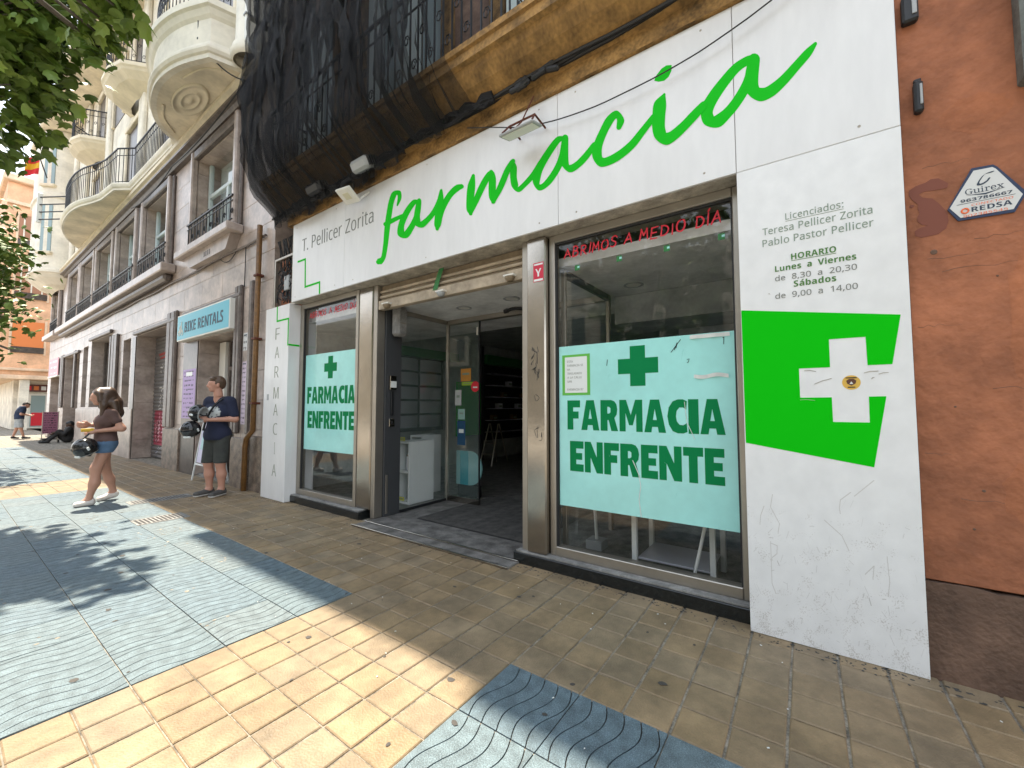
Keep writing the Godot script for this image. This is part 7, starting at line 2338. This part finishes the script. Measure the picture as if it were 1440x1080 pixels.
	var m2 := flesh(hand_bones(Vector3(-0.06, 1.19, 0.25), Vector3(0.5, 0.1, 0.7), Vector3(0.1, 0.9, 0.2), 0.8), 0.006, 160.0)
	put(m, "body", join(join(mbody, mhead), join(m1, m2)), skin2)
	eyes(m, mh)
	var ms := []
	for b in mt:
		ms.append([b[0], b[1], b[2] + 0.016, b[3] + 0.016])
	ms.remove_at(4)
	ms += [B(0, 0.92, 0, 0, 1.05, 0, 0.135, 0.128), B(-0.06, 0.9, 0, 0.06, 0.9, 0, 0.126, 0.126), B(0.19, 1.435, -0.03, 0.255, 1.24, -0.045, 0.078, 0.07), B(-0.19, 1.435, -0.03, -0.255, 1.24, -0.01, 0.078, 0.07)]
	var shirt := mat(Color.WHITE, 0.9)
	shirt.vertex_color_use_as_albedo = true
	put(m, "shirt", flesh(ms, 0.0125, 60.0, 0.85, 1.525, true), shirt)
	put(m, "shorts", flesh([B(-0.075, 0.93, -0.01, 0.075, 0.93, -0.01, 0.122, 0.122), B(0.09, 0.9, -0.01, 0.105, 0.45, 0.02, 0.106, 0.094), B(-0.09, 0.9, -0.01, -0.115, 0.45, 0.03, 0.106, 0.094)], 0.014, 70.0, 0.5, 0.98), cloth(lin(0.05, 0.053, 0.048)))
	put(m, "hair", flesh(moved([B(0, 0.06, -0.03, 0, 0.065, 0.035, 0.078, 0.06), B(0, 0.03, -0.05, 0, 0.02, -0.04, 0.074, 0.074), B(0, -0.02, -0.06, 0, 0.0, -0.06, 0.055, 0.055), B(0.05, 0.085, 0.05, -0.05, 0.085, 0.05, 0.028, 0.028), B(0.06, 0.03, 0.0, 0.07, 0.01, 0.015, 0.025, 0.015), B(-0.06, 0.03, 0.0, -0.07, 0.01, 0.015, 0.025, 0.015)], mh), 0.009, 80.0), mat(lin(0.075, 0.042, 0.022), 0.55))
	var grey := mat(lin(0.07, 0.065, 0.06), 0.8)
	for s in [[Vector3(0.095, 0.05, -0.05), Vector3(0.125, 0.042, 0.17)], [Vector3(-0.115, 0.05, -0.04), Vector3(-0.14, 0.042, 0.18)]]:
		put(m, "shoe", flesh(shoe_bones(s[0], s[1], 0.02), 0.009, 90.0, 0.025), grey)
		var lift := Vector3(0, -0.012, 0)
		put(m, "sole", flesh(shoe_bones(s[0] + lift, s[1] + lift, 0.024), 0.009, 90.0, 0.002, 0.028), mat(lin(0.55, 0.53, 0.5), 0.7))
	var st := mb()
	tube(st, spline([Vector3(-0.14, 1.0, 0.11), Vector3(-0.03, 1.2, 0.15), Vector3(0.08, 1.4, 0.12), Vector3(0.14, 1.5, 0.0), Vector3(0.1, 1.4, -0.12)], 5), 0.016, -1.0, 5)
	part(m, "shoulder_strap", st, M.black)
	helmet("black helmet with white trim held against the standing man's chest", Vector3(-7.3, 1.27, 0.66), Basis(Vector3.UP, -0.9) * Basis(Vector3.RIGHT, 1.35), 0.125)
	helmet("dark helmet hanging below the standing man's forearms", Vector3(-7.32, 1.03, 0.74), Basis(Vector3.UP, 0.7) * Basis(Vector3.RIGHT, 0.5), 0.125)
	# --- man far along the street
	var f := thing("person", "man in dark blue shirt and light shorts walking far down the street", "person", Vector3(-27.2, 0, 0.74), 0.0, "people in the street")
	var fh := Transform3D(Basis(Vector3.RIGHT, 0.5), Vector3(0, 1.42, -0.1))
	fh = Transform3D(Basis(Vector3.UP, PI) * Basis(Vector3.RIGHT, 0.5), Vector3(0, 1.42, -0.12))
	var ft := [B(-0.08, 0.88, 0.05, 0.08, 0.88, 0.05, 0.12, 0.12), B(0, 1.0, 0.05, 0, 1.12, 0.03, 0.13, 0.13), B(-0.1, 1.22, 0.0, 0.1, 1.22, 0.0, 0.115, 0.115), B(-0.17, 1.32, -0.02, 0.17, 1.32, -0.02, 0.065, 0.065), B(0, 1.3, -0.03, 0, 1.4, -0.08, 0.065, 0.06)]
	var fl := [B(0.09, 0.86, 0.05, 0.1, 0.48, 0.0, 0.09, 0.06), B(0.1, 0.48, 0.0, 0.1, 0.08, -0.1, 0.058, 0.036), B(-0.09, 0.86, 0.05, -0.1, 0.48, 0.08, 0.09, 0.06), B(-0.1, 0.48, 0.08, -0.1, 0.1, 0.18, 0.058, 0.036)]
	var fa := [B(0.2, 1.3, -0.02, 0.25, 1.05, 0.02, 0.052, 0.042), B(0.25, 1.05, 0.02, 0.15, 1.0, -0.2, 0.04, 0.028), B(-0.2, 1.3, -0.02, -0.25, 1.05, 0.02, 0.052, 0.042), B(-0.25, 1.05, 0.02, -0.12, 1.02, -0.2, 0.04, 0.028)]
	var fb := join(flesh(ft + fl + fa, 0.02, 55.0), flesh(moved(head_bones(), fh), 0.011, 80.0))
	fb = join(fb, flesh(hand_bones(Vector3(0.15, 1.0, -0.2), Vector3(0, -0.2, -1), Vector3(-1, 0, 0), 0.6), 0.008, 140.0))
	fb = join(fb, flesh(hand_bones(Vector3(-0.12, 1.02, -0.2), Vector3(0, -0.2, -1), Vector3(1, 0, 0), 0.6), 0.008, 140.0))
	put(f, "body", fb, skin)
	var fs := []
	for b in ft:
		fs.append([b[0], b[1], b[2] + 0.02, b[3] + 0.02])
	fs.remove_at(4)
	fs += [B(0.19, 1.3, -0.02, 0.23, 1.14, 0.0, 0.075, 0.068), B(-0.19, 1.3, -0.02, -0.23, 1.14, 0.0, 0.075, 0.068)]
	put(f, "shirt", flesh(fs, 0.02, 55.0, 0.82, 1.39), cloth(lin(0.02, 0.035, 0.075)))
	put(f, "shorts", flesh([B(-0.08, 0.88, 0.05, 0.08, 0.88, 0.05, 0.13, 0.13), B(0.09, 0.86, 0.05, 0.1, 0.45, 0.0, 0.11, 0.1), B(-0.09, 0.86, 0.05, -0.1, 0.45, 0.08, 0.11, 0.1)], 0.02, 55.0, 0.48, 0.95), cloth(lin(0.4, 0.44, 0.47)))
	put(f, "hair", flesh(moved([B(0, 0.06, -0.03, 0, 0.065, 0.035, 0.078, 0.06), B(0, 0.02, -0.05, 0, -0.01, -0.05, 0.074, 0.06)], fh), 0.013, 70.0), mat(lin(0.03, 0.022, 0.016), 0.6))
	for s in [[Vector3(0.1, 0.045, -0.08), Vector3(0.1, 0.038, -0.26)], [Vector3(-0.1, 0.06, 0.2), Vector3(-0.1, 0.038, 0.04)]]:
		put(f, "shoe", flesh(shoe_bones(s[0], s[1], 0.02), 0.013, 80.0, 0.002), M.black)
	# --- person sitting against the wall
	var p := thing("person", "person in dark clothes sitting on the ground against the stone house", "person", Vector3(-23.2, 0, -0.02), 0.0, "people in the street")
	var ph := Transform3D(Basis(Vector3.RIGHT, 0.45), Vector3(0, 0.68, -0.15))
	var pb := [B(-0.09, 0.12, -0.1, 0.09, 0.12, -0.1, 0.125, 0.125), B(0, 0.25, -0.13, 0, 0.36, -0.13, 0.13, 0.13), B(-0.1, 0.44, -0.13, 0.1, 0.44, -0.13, 0.11, 0.11), B(-0.16, 0.52, -0.13, 0.16, 0.52, -0.13, 0.065, 0.065), B(0, 0.52, -0.13, 0, 0.62, -0.14, 0.06, 0.055), B(0.1, 0.13, -0.05, 0.12, 0.42, 0.12, 0.088, 0.062), B(0.12, 0.42, 0.12, 0.12, 0.08, 0.4, 0.06, 0.04), B(-0.1, 0.13, -0.05, -0.1, 0.3, 0.2, 0.088, 0.062), B(-0.1, 0.3, 0.2, -0.1, 0.07, 0.46, 0.06, 0.04), B(0.19, 0.5, -0.12, 0.24, 0.32, 0.02, 0.05, 0.042), B(0.24, 0.32, 0.02, 0.14, 0.42, 0.2, 0.04, 0.03), B(-0.19, 0.5, -0.12, -0.24, 0.3, 0.0, 0.05, 0.042), B(-0.24, 0.3, 0.0, -0.12, 0.34, 0.22, 0.04, 0.03)]
	var pall := join(flesh(pb, 0.02, 55.0, 0.0), flesh(moved(head_bones(), ph), 0.011, 80.0))
	pall = join(pall, flesh(hand_bones(Vector3(0.14, 0.42, 0.2), Vector3(-0.3, -0.3, 1), Vector3(-1, 0, 0), 0.6), 0.008, 140.0))
	pall = join(pall, flesh(hand_bones(Vector3(-0.12, 0.34, 0.22), Vector3(0.3, -0.3, 1), Vector3(1, 0, 0), 0.6), 0.008, 140.0))
	put(p, "body", pall, mat(lin(0.09, 0.05, 0.035), 0.6))
	var pc := []
	for i in pb.size():
		if i != 4:
			pc.append([pb[i][0], pb[i][1], pb[i][2] + 0.014, pb[i][3] + 0.012])
	put(p, "clothes", flesh(pc, 0.02, 55.0, 0.0), cloth(lin(0.03, 0.027, 0.026)))
	put(p, "hair", flesh(moved([B(0, 0.05, -0.03, 0, 0.055, 0.03, 0.082, 0.066), B(0, 0.0, -0.06, 0, -0.04, -0.06, 0.074, 0.06)], ph), 0.013, 70.0), M.black)
	for s in [[Vector3(0.12, 0.04, 0.4), Vector3(0.13, 0.05, 0.56)], [Vector3(-0.1, 0.04, 0.46), Vector3(-0.1, 0.05, 0.6)]]:
		put(p, "shoe", flesh(shoe_bones(s[0], s[1], 0.02), 0.013, 80.0, 0.002), M.black)
